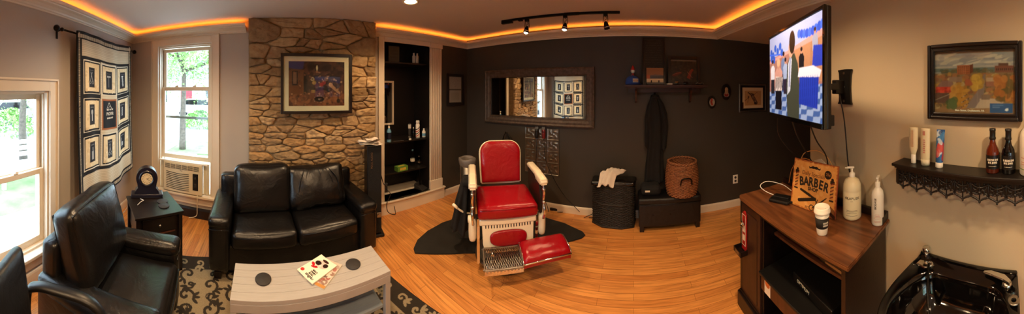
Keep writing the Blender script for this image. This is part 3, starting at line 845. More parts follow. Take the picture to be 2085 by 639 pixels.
def clock():
    t = thing('mantel_clock', 'dark rounded mantel clock with a cream dial on the corner table', 'clock', (-2.10, -1.13, .539), R(119))
    bm = B(); bx(bm, (0, 0, .018), (.32, .11, .036), bev=.008)
    P = []
    for k in range(25):
        a = -0.62 + (pi + 1.24) * k / 24; P.append((.108 * cos(a), .190 + .108 * sin(a)))
    P = [(.125, .036), (.115, .065), (.088, .095)] + P[1:-1] + [(-.088, .095), (-.115, .065), (-.125, .036)]
    prism(bm, P, -.045, .045, 'y', bev=.004); obj('case', bm, M['clock_body'], t)
    rx = Matrix.Rotation(pi / 2, 3, 'X')
    bm = B(); lathe(bm, [(.056, 0), (.062, .008), (.072, .010), (.080, .004), (.082, 0)], 36, c=(0, -.045, .190), rot=rx); obj('bezel', bm, M['clock_body'], t)
    A_ = Art(.112, .112, 90, 90, 'D9BC8C'); A_.ring(.5, .5, .047, .0012, '3A2A1A'); A_.ring(.5, .5, .030, .0008, '3A2A1A')
    for k in range(12):
        a = k * pi / 6; A_.line(.5 + .33 * sin(a), .5 + .33 * cos(a), .5 + .41 * sin(a), .5 + .41 * cos(a), .004, '1E140C')
    bm = B(); o = A_.build('dial', 'art', t, fn=lambda x, z: (x * (1 if hypot(x, z) < .056 else .056 / hypot(x, z)), -.0505, .190 + z * (1 if hypot(x, z) < .056 else .056 / hypot(x, z))))
    bm = B()
    bx(bm, (.010, -.052, .183), (.036, .001, .0028), rot=Matrix.Rotation(R(35), 3, 'Y')); bx(bm, (.012, -.053, .196), (.026, .001, .0034), rot=Matrix.Rotation(R(-28), 3, 'Y')); obj('hand', bm, 'black_paint', t)
M['clock_body'] = mat('midnight_lacquer', '14111E', 0.3, coat=.3)
clock()
for (dx, dy), lab in (((.075, .03), 'grey coaster behind another on the corner table, nearer the window'), ((.165, .015), 'grey coaster at the front of the corner table')):
    c = c1.copy(); COL.objects.link(c); c['label'] = lab; c['group'] = 'coasters on the corner table'
    a = (331 if dx < .1 else 334) ; yy = (412 if dx < .1 else 421); d = (1.6 - .531) * 480 / (yy - 185); an = (a - 1290) / 480; c.location = (d * sin(an), d * cos(an), .5395)
bm = B(); tube(bm, spline([(-1.985, -1.14, .553), (-1.96, -1.09, .56), (-1.93, -1.10, .558), (-1.88, -1.11, .544)], 8), .0025, 6)
tag(obj('charging_cable', bm, 'white_plastic'), 'short white cable lying on the corner table before the clock', 'cable')
bm = B(); tube(bm, spline([(-2.12, -1.245, .56), (-2.17, -1.35, .50), (-2.15, -1.42, .30), (-2.10, -1.55, .18), (-2.0, -1.66, .12)], 8), .003, 6)
tag(obj('power_cable', bm, 'white_plastic'), 'white power cable hanging from the clock down to the left wall', 'cable')

# ---------------- window air conditioner
def ac():
    p = on('B', -1.008, .305); t = thing('air_conditioner', 'cream window air conditioner under the sash of the tall window', 'air conditioner', p, rot_of('B'))
    W, H_ = .53, .375
    bm = B(); bx(bm, (0, .14, H_ / 2), (W, .36, H_), bev=.01); obj('housing', bm, 'cream_plastic', t)
    bm = B(); bx(bm, (0, -.05, H_ / 2), (W + .01, .03, H_ + .004), bev=.008); fr = obj('front_cover', bm, 'cream_plastic', t)
    bm = B()
    for k in range(10):
        z = .035 + k * .0225
        P = spline([(-.225, -.066, z + .012), (-.10, -.067, z + .002), (.0, -.067, z), (.095, -.066, z + .004)], 5); tube(bm, P, .0035, 5)
    obj('louver', bm, 'black_paint', fr)
    bm = B(); bx(bm, (-.005, -.064, .325), (.48, .006, .058)); o = obj('air_outlet', bm, 'black_paint', fr)
    bm = B()
    for k in range(5): bx(bm, (-.005, -.068, .306 + k * .012), (.48, .006, .0035))
    for k in range(7): bx(bm, (-.245 + k * .08, -.069, .325), (.006, .008, .058))
    obj('vane', bm, 'cream_plastic', fr)
    bm = B(); bx(bm, (.183, -.066, .16), (.072, .006, .205), bev=.002); cp = obj('control_panel', bm, 'black_plastic', fr)
    bm = B(); cyl(bm, (.183, -.069, .21), .014, .01, 20, rot=Matrix.Rotation(pi / 2, 3, 'X')); obj('knob', bm, 'dark_grey', cp); bm = B(); bx(bm, (.183, -.070, .12), (.03, .004, .05), bev=.002); obj('button_pad', bm, 'dark_grey', cp)
    lettering('Haier', .017, 'black_paint', fr, Matrix.Translation((-.01, -.0665, .278)) @ UP)
    # accordion side panels and their frame
    for s in (-1, 1):
        bm = B()
        for k in range(4): bx(bm, (s * (W / 2 + .014 + k * .018), -.005 + (.008 if k % 2 else 0), .19), (.017, .012, .37))
        obj('side_panel', bm, 'cream_plastic', t)
    bm = B(); bx(bm, (0, -.045, .383), (W + .14, .03, .018), bev=.003); obj('top_rail', bm, 'white_plastic', t)
    bm = B(); tube(bm, spline([(.21, -.04, .02), (.212, -.075, -.02), (.205, -.06, -.15), (.19, -.05, -.26), (.10, -.08, -.29)], 8), .005, 6); obj('power_cord', bm, 'cream_plastic', t)
ac()

# ---------------- quilt on its rod
def quilt():
    W, H_ = 1.12, 1.66
    xr = -2.14; p = on('A', xr, 2.165, .075); rz = rot_of('A')
    t = thing('wall_quilt', 'cream and black patchwork quilt with barber tool squares hanging on the left wall', 'quilt', p, rz)
    A_ = Art(W, H_, 225, 332, '17120E'); A_.rng = np.random.default_rng(5)
    cream = 'CDBB9A'
    # chevron-trimmed border
    for k in range(130):
        u = k / 129
        A_.rect(u - .0022, .965, u + .0022, .985, cream); A_.rect(u - .0022, .008, u + .0022, .03, cream)
    for k in range(150):
        v = k / 149
        A_.rect(.965, v - .0018, .99, v + .0018, cream, .9); A_.rect(.012, v - .0018, .03, v + .0018, cream, .7)
    A_.rect(.05, .86, .955, .955, cream); A_.rect(.05, .045, .955, .145, cream)
    for k in range(9):
        for b0 in (.862, .05): A_.rect(.05, b0 + k * .0108, .955, b0 + .003 + k * .0108, 'A08F72', .6)
    A_.rect(.345, .165, .655, .845, cream)
    for k in range(60): A_.rect(.345, .165 + k * .0114, .655, .168 + k * .0114, 'A08F72', .5)
    cw, ch = .268, .207
    for r in range(3):
        for c in range(3):
            cx, cy = .205 + c * .295, .735 - r * .232
            x0, x1, y0, y1 = cx - cw / 2, cx + cw / 2, cy - ch / 2, cy + ch / 2
            if r == 1 and c == 1:
                A_.rect(x0, y0, x1, y1, '9A5A2C'); A_.rect(x0 + .014, y0 + .012, x1 - .014, y1 - .012, '14100E')
                A_.line(cx - .05, cy + .035, cx, cy + .080, .006, 'D8CDB8'); A_.line(cx + .05, cy + .035, cx, cy + .080, .006, 'D8CDB8'); A_.line(cx - .03, cy + .035, cx + .02, cy + .06, .004, 'D8CDB8')
                continue
            A_.rect(x0, y0, x1, y1, 'E6D9BE'); A_.rect(x0 + .006, y0 + .005, x1 - .006, y1 - .005, '14100E'); A_.rect(x0 + .022, y0 + .016, x1 - .022, y1 - .016, 'DFC79A')
            A_.speck(x0 + .03, y0 + .02, x1 - .03, y1 - .02, ['E9D6B0', 'CDB182', 'D8BE90'], 30, .012)
            A_.rect(cx - .052, cy - .062, cx + .052, cy + .062, '3A2A1C'); A_.rect(cx - .048, cy - .058, cx + .048, cy + .058, '1E1F24')
            g = 'A9A79F'; k = (r * 3 + c)
            A_.line(cx - .03, cy + .045, cx + .03, cy + .045, .008, '6A6A66')
            if k in (0, 7):    # scissors
                A_.line(cx - .022, cy - .02, cx + .012, cy + .032, .007, g); A_.line(cx + .022, cy - .02, cx - .012, cy + .032, .007, g); A_.ring(cx - .024, cy - .032, .015, .005, g); A_.ring(cx + .024, cy - .032, .015, .005, g)
            elif k == 1:       # razor
                A_.line(cx, cy - .045, cx, cy + .02, .010, g); A_.rect(cx - .03, cy + .018, cx + .03, cy + .03, g)
            elif k == 2:       # clipper
                A_.line(cx + .008, cy - .04, cx - .005, cy + .025, .026, g); A_.rect(cx - .02, cy + .025, cx + .012, cy + .035, 'D0CEC6')
            elif k == 3:       # brush
                A_.ell(cx, cy + .015, .022, .024, g); A_.rect(cx - .008, cy - .04, cx + .008, cy, 'C8C6BE')
            elif k == 5:       # pole
                A_.rect(cx - .010, cy - .035, cx + .010, cy + .03, g)
                for q in range(5): A_.line(cx - .010, cy - .03 + q * .013, cx + .010, cy - .022 + q * .013, .004, '2A2A2E')
            elif k == 6:       # bottle
                A_.rect(cx - .018, cy - .045, cx + .018, cy + .005, g); A_.rect(cx - .006, cy + .005, cx + .006, cy + .03, g)
            else:              # chair / comb
                A_.rect(cx - .02, cy - .035, cx + .02, cy - .005, g); A_.rect(cx - .02, cy - .005, cx - .01, cy + .03, g); A_.line(cx, cy - .035, cx, cy - .05, .008, g)
    A_.grain(.12)
    def fn(x, z, o=0):
        zz = z / H_
        y = -.010 * sin(x * 11 + 1.0) * (0.12 - zz) * 1.2 - .005 * sin(x * 23 + zz * 4) * (1 - zz) - .02 * (1 - zz) + o
        return (x, y, z - (.018 * sin(x * 5.2 + .8) - .03 * x) * max(0, .5 - zz) * 1.6)
    q = A_.build('front_cloth', 'cloth_art', t, fn=lambda x, z: fn(x, z), z0=-H_ + .01)
    Bk = Art(W, H_, 40, 60, '1A1512'); Bk.build('backing', 'cloth_art', t, fn=lambda x, z: fn(x, z, .012), z0=-H_ + .01)
    # rolled edge all round and the sleeve over the rod
    e = B(); N_ = 40; ring = []
    for k in range(N_): ring.append((-W / 2 + W * k / N_, -H_ + .01))
    for k in range(N_): ring.append((W / 2, -H_ + .01 + H_ * k / N_))
    for k in range(N_): ring.append((W / 2 - W * k / N_, .01))
    for k in range(N_): ring.append((-W / 2, .01 - H_ * k / N_))
    tube(e, [fn(a, b_, .006) for a, b_ in ring], .009, 6, closed=True); obj('binding', e, 'black_cloth', t)
    cx = .50 - .5; cz = -H_ + .01 + H_ * .503
    for s_, sz, dz in (('BUILT ON THE', .024, .035), ('PROPER', .050, -.012), ('BARBER SHOP', .024, -.06)):
        lettering(s_, sz, M['quilt_ink'], t, Matrix.Translation((cx, min(fn(q_, cz + dz)[1] for q_ in (-.08, -.04, 0, .04, .08)) - .003, cz + dz)) @ UP, bold=.0008, sx=.85)
    r = thing('curtain_rod', 'dark curtain rod with a pointed finial that carries the quilt', 'curtain rod', on('A', -2.05, 2.155, .085), rz)
    bm = B(); tube(bm, [(-.70, .015, 0), (.77, .015, 0)], .009, 12); obj('pole', bm, 'dark_metal', r)
    rxp = Matrix.Rotation(pi / 2, 3, 'Y')
    for s in (-1, 1):
        bm = B(); prof = [(0, -.01), (.012, -.008), (.014, 0), (.010, .01), (.016, .016), (.026, .034), (.030, .052), (.024, .072), (.010, .088), (0, .094)] if s > 0 else [(0, 0), (.014, .004), (.026, .02), (.030, .036), (.024, .054), (.010, .064), (0, .067)]
        lathe(bm, prof, 20, c=(.775 if s > 0 else -.695, .015, 0), rot=Matrix.Rotation(pi / 2 * s, 3, 'Y')); obj('finial', bm, 'dark_metal', r)
        x = .66 * s - (0.02 if s > 0 else 0); bm = B(); tube(bm, [(x, .015, 0), (x, .085, -.01)], .006, 8); bx(bm, (x, .081, -.02), (.026, .008, .11), bev=.003); lathe(bm, [(.014, -.012), (.018, -.006), (.018, .006), (.014, .012)], 16, c=(x, .015, 0), rot=rxp); obj('bracket', bm, 'dark_metal', r)
M['quilt_ink'] = mat('quilt_print', 'D8CDB8', 0.9)
quilt()

# ---------------- rug: scrolls cut out of the pile colour
def rug():
    t = thing('area_rug', 'beige area rug with dark scrolls and a dark border under the coffee table', 'rug', (-1.50, -.16, 0), R(12))
    W, D = 1.52, 2.45
    A_ = Art(W, D, 380, 610, '8E7F65'); A_.rng = np.random.default_rng(9); K = '2C251E'; L_ = '94866C'
    def curl(cx, cy, k, ph, s_, c, t_=.0075):
        for q in range(30):
            a = ph + k * q * .21; r_ = s_ * (.10 + .9 * q / 29); A_.ell(cx + r_ * cos(a) / W, cy + r_ * sin(a) / D, t_, t_, c)
        a = ph + k * 29 * .21
        for m_ in (-.5, .3, 1.0): A_.ell(cx + s_ * 1.25 * cos(a + m_ * .5) / W, cy + s_ * 1.25 * sin(a + m_ * .5) / D, .020, .008, c, 1, a + m_)
    for i in range(8):
        for j in range(13):
            cx, cy = (i + (.5 if j % 2 else 0)) / 7, (j + .5) / 13; k = 1 if (i + j) % 2 else -1
            curl(cx, cy, k, i * 1.7 + j, .070, K); curl(cx + .5 / 7, cy + .01, -k, j * 1.3, .045, K, .006)
            if (i + j) % 3 == 0: A_.ring(cx + .07, cy, .028, .009, K)
            A_.ell(cx + .5 / 7, cy + .02, .018, .008, K, 1, 1.0 + i)
    bw = .16
    for (x0, y0, x1, y1) in ((0, 0, bw / W, 1), (1 - bw / W, 0, 1, 1), (0, 0, 1, bw / D), (0, 1 - bw / D, 1, 1)): A_.rect(x0, y0, x1, y1, K)
    for j in range(17):
        for x in (bw / 2 / W, 1 - bw / 2 / W): curl(x, (j + .5) / 17, 1 if j % 2 else -1, j, .045, L_, .006)
    for i in range(10):
        for y in (bw / 2 / D, 1 - bw / 2 / D): curl((i + .5) / 10, y, 1 if i % 2 else -1, i, .045, L_, .006)
    A_.grain(.3)
    A_.build('pile', 'cloth_art', t, fn=lambda x, z: (x, z, .0068))
    bm = B(); bx(bm, (0, 0, .0032), (W + .01, D + .01, .0062), bev=.002); obj('backing', bm, 'black_cloth', t)
rug()

# ---------------- framed print on the stone, speaker tower
def frame_box(bm, w, h, fw, t, y=0, bev=.003):
    for s in (-1, 1):
        bx(bm, (s * (w / 2 - fw / 2), y - t / 2, 0), (fw, t, h), bev=bev); bx(bm, (0, y - t / 2, s * (h / 2 - fw / 2)), (w - 2 * fw + .002, t, fw), bev=bev)
def barber_print():
    t = thing('framed_painting', 'large framed painting of a barber shop interior hung on the stone wall', 'picture', on('B', .607, 1.68, .196), rot_of('B'))
    W, H_ = .80, .665
    bm = B(); frame_box(bm, W, H_, .032, .03); obj('frame', bm, 'black_wood', t)
    bm = B(); frame_box(bm, W - .05, H_ - .05, .062, .004, y=-.010, bev=0); obj('mat_board', bm, M['matboard'], t)
    A_ = Art(W - .16, H_ - .16, 200, 165, '4A2C22'); A_.rng = np.random.default_rng(12)
    A_.speck(0, .35, 1, 1, ['2E1C18', '3A2420', '5A3628', '241614'], 160, .05); A_.poly([(0, 1), (.28, 1), (.26, .82), (.12, .80), (0, .86)], '3C3668', .9)
    A_.poly([(0, .0), (.30, .0), (.28, .80), (.10, .82), (0, .78)], '6E4228', .85); A_.rect(.07, .46, .17, .78, '2A1A18'); A_.rect(.09, .50, .15, .75, '7A5A48'); A_.poly([(.27, .25), (.33, .25), (.31, .72), (.27, .75)], '1E1614')
    A_.poly([(0, 0), (1, 0), (1, .28), (.6, .36), (.34, .30), (.0, .12)], '6A3C28', .8); A_.speck(0, 0, 1, .25, ['7C4A30', '4E2C20', '8A5636'], 90, .03)
    A_.ell(.54, .16, .085, .045, '1C1616')
    for k in range(10): A_.ell(.54 + .10 * cos(k * .628), .16 + .075 * sin(k * .628), .010, .007, '8C7C70')
    A_.ell(.54, .16, .02, .012, '9A8878')
    for x, y, c in ((.42, .60, 'A89070'), (.45, .52, '9C7A3C'), (.62, .52, '7A1E1A'), (.58, .48, '8E2620'), (.74, .48, 'C49468'), (.66, .60, '6A4630'), (.70, .36, '1A1414'), (.42, .36, '2A1E1A'), (.88, .12, '2C2420')):
        A_.ell(x, y, .035, .035, c)
    A_.ell(.42, .62, .014, .016, 'D8B890'); A_.ell(.68, .62, .014, .016, 'B88860'); A_.ell(.50, .84, .014, .05, 'D8C8A0'); A_.ell(.50, .76, .02, .02, '9C6A48')
    A_.poly([(.74, .52), (.92, .30), (.90, .26), (.72, .44)], 'A87850', .8); A_.rect(.40, .30, .47, .36, '8A6A3A')
    A_.speck(.05, .05, .95, .75, ['7A4A34', '3A241E', '9A6A48', '5A3A30', 'A88060'], 90, .014)
    A_.blur(1); A_.build('painting', 'art', t, y=-.013)
    bm = B(); bx(bm, (0, -.022, 0), (W - .06, .002, H_ - .06)); obj('glass', bm, 'glass', t)
M['matboard'] = mat('cream_mat_board', 'D9C8A6', .7, var=.02)
barber_print()

def tower():
    t = thing('tower_speaker', 'tall narrow black floor speaker between the loveseat and the built-in', 'speaker', (-2.385, 1.195, 0), R(76))
    bm = B(); bx(bm, (0, 0, .015), (.22, .22, .03), bev=.008); obj('base', bm, 'black_plastic', t)
    bm = B(); bx(bm, (0, 0, .515), (.165, .17, .97), bev=.010); obj('cabinet', bm, 'black_plastic', t)
    bm = B(); bx(bm, (0, -.088, .52), (.145, .010, .93), bev=.004); obj('grille', bm, 'black_cloth', t)
    bm = B(); cyl(bm, (.05, -.10, .24), .016, .01, 20, rot=Matrix.Rotation(pi / 2, 3, 'X')); bx(bm, (.05, -.096, .24), (.05, .004, .055), bev=.002); obj('badge', bm, 'steel', t)
    lettering('POLK AUDIO', .03, 'steel', t, Matrix.Translation((-.03, -.0945, .84)) @ UP @ Matrix.Rotation(pi / 2, 4, 'Z'))
    p = thing('paper_stack', 'loose white papers lying on top of the tall black speaker', 'papers', (-2.37, 1.165, 1.012), R(76))
    for k, (dx, dy, a, w, h) in enumerate(((-.01, 0, 0, .24, .20), (-.03, .01, .2, .22, .17), (-.06, -.01, -.2, .17, .13), (.02, 0, .1, .15, .12))):
        bm = B(); N_ = 8; z = .004 + k * .014
        g = [[bm.verts.new((-w / 2 + w * i / N_, -h / 2 + h * j / N_, z + .014 * sin(i * .8 + k) * (i / N_) + .006 * cos(j))) for j in range(N_ + 1)] for i in range(N_ + 1)]
        for i in range(N_):
            for j in range(N_): bm.faces.new((g[i][j], g[i + 1][j], g[i + 1][j + 1], g[i][j + 1])).smooth = True
        o = obj('sheet', bm, 'towel', p, loc=(dx, dy, 0), rz=a); sd = o.modifiers.new('s', 'SOLIDIFY'); sd.thickness = .0015
tower()

# =================================================================== BARBER SIDE
def hit(w, px, py, off=0.0):
    """where the line of sight through a photo pixel meets the plane off metres in front of a wall"""
    p, d = WALLS[w]; n = -inward(w); a = (px - 1290) / 480; s = Vector((sin(a), cos(a)))
    r = (n.dot(p) - off) / n.dot(s); return (r * s.x, r * s.y, 1.6 + r * (185 - py) / 480)
def gp(px, py, z=0.0):
    d = (1.6 - z) * 480 / (py - 185); a = (px - 1290) / 480; return (d * sin(a), d * cos(a), z)
RX = Matrix.Rotation(pi / 2, 3, 'X'); RY = Matrix.Rotation(pi / 2, 3, 'Y')

# ---------------- anti-fatigue mat
bm = B(); P = [gp(x, y)[:2] for x, y in ((845, 517), (842, 508), (850, 490), (870, 472), (900, 455), (935, 443), (990, 434), (1060, 436), (1110, 444), (1150, 456), (1186, 473), (1192, 480), (1185, 486), (1150, 496), (1110, 505), (1040, 510), (945, 517))]
prism(bm, P, 0.001, 0.014, bev=.003); tag(obj('floor_mat', bm, 'rubber'), 'black rubber anti-fatigue mat spread around the red barber chair', 'mat')

# ---------------- barber chair
def barber_chair():
    t = thing('barber_chair', 'antique red and cream barber chair standing on the black mat', 'barber chair', (-1.20, 1.97, .014), R(40))
    bm = B(); lathe(bm, [(0, 0), (.27, 0), (.285, .012), (.288, .03), (.275, .045), (.20, .06), (.13, .09), (.09, .14), (.075, .2), (0, .2)], 48, mi=0); obj('base', bm, 'steel', t)
    bm = B(); cyl(bm, (0, 0, .12), .065, .26, 28); cyl(bm, (0, 0, .36), .12, .04, 28, r2=.19); obj('column', bm, 'enamel', t)
    # seat carcass (cream enamel pan) and red cushion
    bm = B(); bx(bm, (0, .01, .43), (.52, .47, .06), bev=.015); obj('seat_pan', bm, 'enamel', t)
    bm = B(); pillow(bm, (0, 0, .515), (.545, .50, .115), .035, (.004, .010, .022), 16, wr=.002); tube(bm, [(-.25, -.262, .56), (.25, -.262, .56)], .004, 6); obj('seat_cushion', bm, 'red_leather', t)
    # back: cream shell with a red pad, rounded top
    def arch(w, h, r, z0, tp=.0):
        P = [(-w / 2 + tp, z0), (w / 2 - tp, z0)]
        for k in range(9): a = k * pi / 16; P.append((w / 2 - r + r * cos(a), z0 + h - r + r * sin(a)))
        for k in range(9): a = pi / 2 + k * pi / 16; P.append((-w / 2 + r + r * cos(a), z0 + h - r + r * sin(a)))
        return P
    bk = thing_part('backrest', t, (0, .265, .60), (R(-13), 0, 0))
    bm = B(); prism(bm, arch(.475, .46, .13, -.02, .015), -.005, .055, 'y', bev=.014); obj('shell', bm, 'enamel', bk)
    bm = B(); P = arch(.445, .43, .12, 0, .015); P = [(P[0][0] + (P[1][0] - P[0][0]) * k / 10, P[0][1]) for k in range(10)] + [(P[1][0] + (P[2][0] - P[1][0]) * k / 8, P[1][1] + (P[2][1] - P[1][1]) * k / 8) for k in range(8)] + P[2:] + [(P[-1][0] + (P[0][0] - P[-1][0]) * k / 8, P[-1][1] + (P[0][1] - P[-1][1]) * k / 8) for k in range(1, 8)]; puffpoly(bm, P, 0.0, .048)
    o = obj('pad', bm, 'red_leather', bk); sm(o)
    bm = B(); tube(bm, [(x, -.008, z) for x, z in arch(.452, .437, .124, -.003, .012)], .006, 8, closed=True); obj('piping', bm, 'enamel', bk)
    for s in (-1, 1):
        # padded-looking enamel arm top on a dark side panel with a scrolled nickel post
        bm = B(); P = [(-.27, .735), (-.285, .75), (-.285, .785), (-.265, .80), (-.10, .808), (-.07, .815), (.21, .815), (.225, .80), (.225, .775), (.20, .768), (-.08, .765), (-.12, .742)]
        prism(bm, P, s * .315 - .037, s * .315 + .037, 'x', bev=.012); sm(obj('armrest', bm, 'enamel', t))
        bm = B(); prism(bm, [(-.225, .47), (-.24, .62), (-.20, .735), (.20, .765), (.23, .60), (.20, .47)], s * .302 - .012, s * .302 + .012, 'x', bev=.005); obj('side_panel', bm, M['dark_panel'], t)
        bm = B(); tube(bm, spline([(s * .315, -.25, .735), (s * .318, -.268, .68), (s * .318, -.245, .60), (s * .318, -.275, .52), (s * .312, -.262, .44)], 6), .012, 10)
        for z in (.70, .585): lathe(bm, [(0, -.012), (.018, -.008), (.02, 0), (.018, .008), (0, .012)], 14, c=(s * .318, -.258, z))
        obj('arm_post', bm, 'chrome', t)
        bm = B(); tube(bm, spline([(s * .315, .19, .77), (s * .32, .23, .70), (s * .315, .20, .62), (s * .31, .23, .52)], 6), .011, 10); obj('rear_post', bm, 'chrome', t)
        # cream pivot knuckle and lever below the seat
        bm = B(); pillow(bm, (s * .315, -.18, .36), (.065, .10, .20), .03, (.005, .005, 0), 6); lathe(bm, [(0, -.03), (.03, -.026), (.034, 0), (.03, .026), (0, .03)], 20, c=(s * .33, -.17, .44), rot=RY); obj('knuckle', bm, 'enamel', t)
        bm = B(); P = [(-.19, .46), (-.20, .40), (-.175, .28), (-.20, .16), (-.23, .09), (-.245, .09), (-.225, .18), (-.205, .28), (-.225, .40), (-.215, .46)]
        prism(bm, P, s * .265 - .012, s * .265 + .012, 'x', bev=.004); obj('front_strut', bm, 'chrome', t)
    # enamel apron with slots and red oval pad
    ap = thing_part('front_apron', t, (0, -.222, .30), (R(-6), 0, 0))
    bm = B(); prism(bm, [(-.235, .155), (.235, .155), (.225, -.05), (.20, -.125), (-.20, -.125), (-.225, -.05)], -.008, .010, 'y', bev=.004); obj('panel', bm, 'enamel', ap)
    bm = B()
    for k in range(17):
        x = -.20 + k * .025
        bx(bm, (x, -.0095, .095), (.008, .004, .028))
        if abs(x) < .19: bx(bm, (x * .94, -.0095, -.098), (.008, .004, .024))
    o = obj('slot', bm, 'black_paint', ap)
    nb = B(); P = []
    for k in range(40):
        a = 2 * pi * k / 40; ca, sa = cos(a), sin(a); rr = (abs(ca) ** 2.8 + abs(sa) ** 2.8) ** (-1 / 2.8); P.append((.165 * rr * ca, -.004 + .066 * rr * sa))
    puffpoly(nb, P, -.006, .024, soft=.02); o = obj('calf_pad', nb, 'red_leather', ap); sm(o)
    # footrest: pierced nickel platform with a long red pad at its side
    fr = thing_part('footrest', t, (.10, -.36, .21), (R(12), 0, 0))
    for s in (-1, 1): bm = B(); tube(bm, [(s * .15 - .10, .04, -.01), (s * .16 - .09, .16, -.02), (s * .16 - .08, .24, -.02)], .011, 8); obj('bracket', bm, 'chrome', fr)
    bm = B(); W, D = .31, .20; cx = -.17
    for s in (-1, 1):
        bx(bm, (cx + s * W / 2, 0, 0), (.014, D, .018), bev=.004); bx(bm, (cx, s * D / 2, -.004), (W, .014, .026), bev=.004)
    for k in range(17):
        x = cx - W / 2 + W * (k + .5) / 17
        tube(bm, [(x - .02, -D / 2, 0), (x + .02, 0, .004), (x - .02, D / 2, 0)], .0026, 5); tube(bm, [(x + .02, -D / 2, 0), (x - .02, 0, .004), (x + .02, D / 2, 0)], .0026, 5)
    obj('grille', bm, 'steel', fr)
    bm = B(); bx(bm, (cx, -D / 2 - .008, -.018), (W, .006, .04), bev=.002)
    for k in range(11): bx(bm, (cx - W / 2 + .02 + k * .0275, -D / 2 - .012, -.018), (.012, .004, .03), bev=.001)
    obj('front_rail', bm, 'chrome', fr)
    bm = B(); rows = []
    NX, NY = 22, 14
    for i in range(NX + 1):
        x = -.015 + .40 * i / NX; row = []
        for j in range(NY + 1):
            v = j / NY; a = v * pi; y = -.105 + .21 * v; edge = min(1, min(i, NX - i) / 2)
            z = .015 + (.045 * sin(a) ** .5 + .02) * (.55 + .45 * edge ** .5) + .012 * sin(x * 9)
            row.append(bm.verts.new((x, y - .015 * sin(x * 5) + .0 * x, z + .05 * x)))
        rows.append(row)
    for a_, b_ in zip(rows, rows[1:]):
        for j in range(NY): bm.faces.new((a_[j], a_[j + 1], b_[j + 1], b_[j])).smooth = True
    bot = [[bm.verts.new((r[k].co.x, r[k].co.y, r[k].co.z - .05)) for k in (0, NY)] for r in rows]
    for i in range(NX):
        bm.faces.new((rows[i][0], rows[i + 1][0], bot[i + 1][0], bot[i][0])); bm.faces.new((rows[i + 1][NY], rows[i][NY], bot[i][1], bot[i + 1][1])); bm.faces.new((bot[i][0], bot[i + 1][0], bot[i + 1][1], bot[i][1]))
    for i in (0, NX): bm.faces.new(rows[i] + [bot[i][1], bot[i][0]])
    bmesh.ops.recalc_face_normals(bm, faces=bm.faces); pad = obj('foot_pad', bm, 'red_leather', fr)
    bm = B()
    for x in (-.016, .386): tube(bm, [(x, -.108 + .216 * k / 12 - .015 * sin(x * 5), .018 + .030 * sin(pi * k / 12) ** .5 + .012 * sin(x * 9) + .05 * x) for k in range(13)], .006, 8)
    for y in (-.108, .106): tube(bm, [(x, y - .015 * sin(x * 5), .024 + .012 * sin(x * 9) + .05 * x) for x in [-.016 + .402 * k / 12 for k in range(13)]], .006, 8)
    obj('trim', bm, 'chrome', fr)
    # lever at the left side
    bm = B(); tube(bm, spline([(-.33, .0, .40), (-.40, -.05, .44), (-.47, -.08, .50)], 6), .009, 8); lathe(bm, [(0, -.03), (.012, -.026), (.015, 0), (.013, .03), (0, .034)], 14, c=(-.475, -.083, .51), rot=Matrix.Rotation(R(-50), 3, 'Y')); obj('lever', bm, 'enamel', t)
    # haircutting cape thrown over the left arm
    c = thing('barber_cape', 'black cutting cape hanging from the left arm of the red barber chair', 'cape', (-1.20, 1.97, .014), R(40))
    def drape(top, w0, w1, d0, d1, z0, z1, dx, seed):
        bm = B(); n = 44; rings = []
        for k in range(26):
            v = k / 25; z = z0 + (z1 - z0) * v; w = w0 + (w1 - w0) * v ** .8; dp = d0 + (d1 - d0) * v; ring = []
            for i in range(n):
                a = 2 * pi * i / n; fo = 1 + (.20 * sin(a * 6 + seed + v * 1.5) + .12 * noise.noise(Vector((cos(a) * 2, sin(a) * 2, v * 3 + seed)))) * min(1, v * 2.5)
                ring.append(bm.verts.new((top[0] + dx * v + w * cos(a) * fo, top[1] + dp * sin(a) * fo, z + (.02 * sin(a * 3 + seed)) * v)))
            rings.append(ring)
        for a_, b_ in zip(rings, rings[1:]):
            for i in range(n): bm.faces.new((a_[i], a_[(i + 1) % n], b_[(i + 1) % n], b_[i])).smooth = True
        bm.faces.new(rings[0]); bm.faces.new(rings[-1][::-1]); bmesh.ops.recalc_face_normals(bm, faces=bm.faces); return bm
    obj('hanging_fold', drape((-.385, .06), .04, .085, .09, .14, .70, .24, -.05, 1.3), 'black_cloth', c)
    bm = B(); pillow(bm, (-.372, .06, .70), (.08, .20, .06), .025, (0, 0, .004), 14, wr=.016, seed=3); obj('cloth', bm, 'black_cloth', c)
def thing_part(name, parent, loc, rot):
    o = bpy.data.objects.new(name, None); COL.objects.link(o); o.parent = parent; o.location = loc; o.rotation_euler = rot; o.empty_display_size = .02; return o
def sm(o):
    for p in o.data.polygons: p.use_smooth = True
    md = o.modifiers.new('w', 'WEIGHTED_NORMAL'); return o
M['dark_panel'] = mat('dark_side_panel', '1A100C', 0.4)
barber_chair()

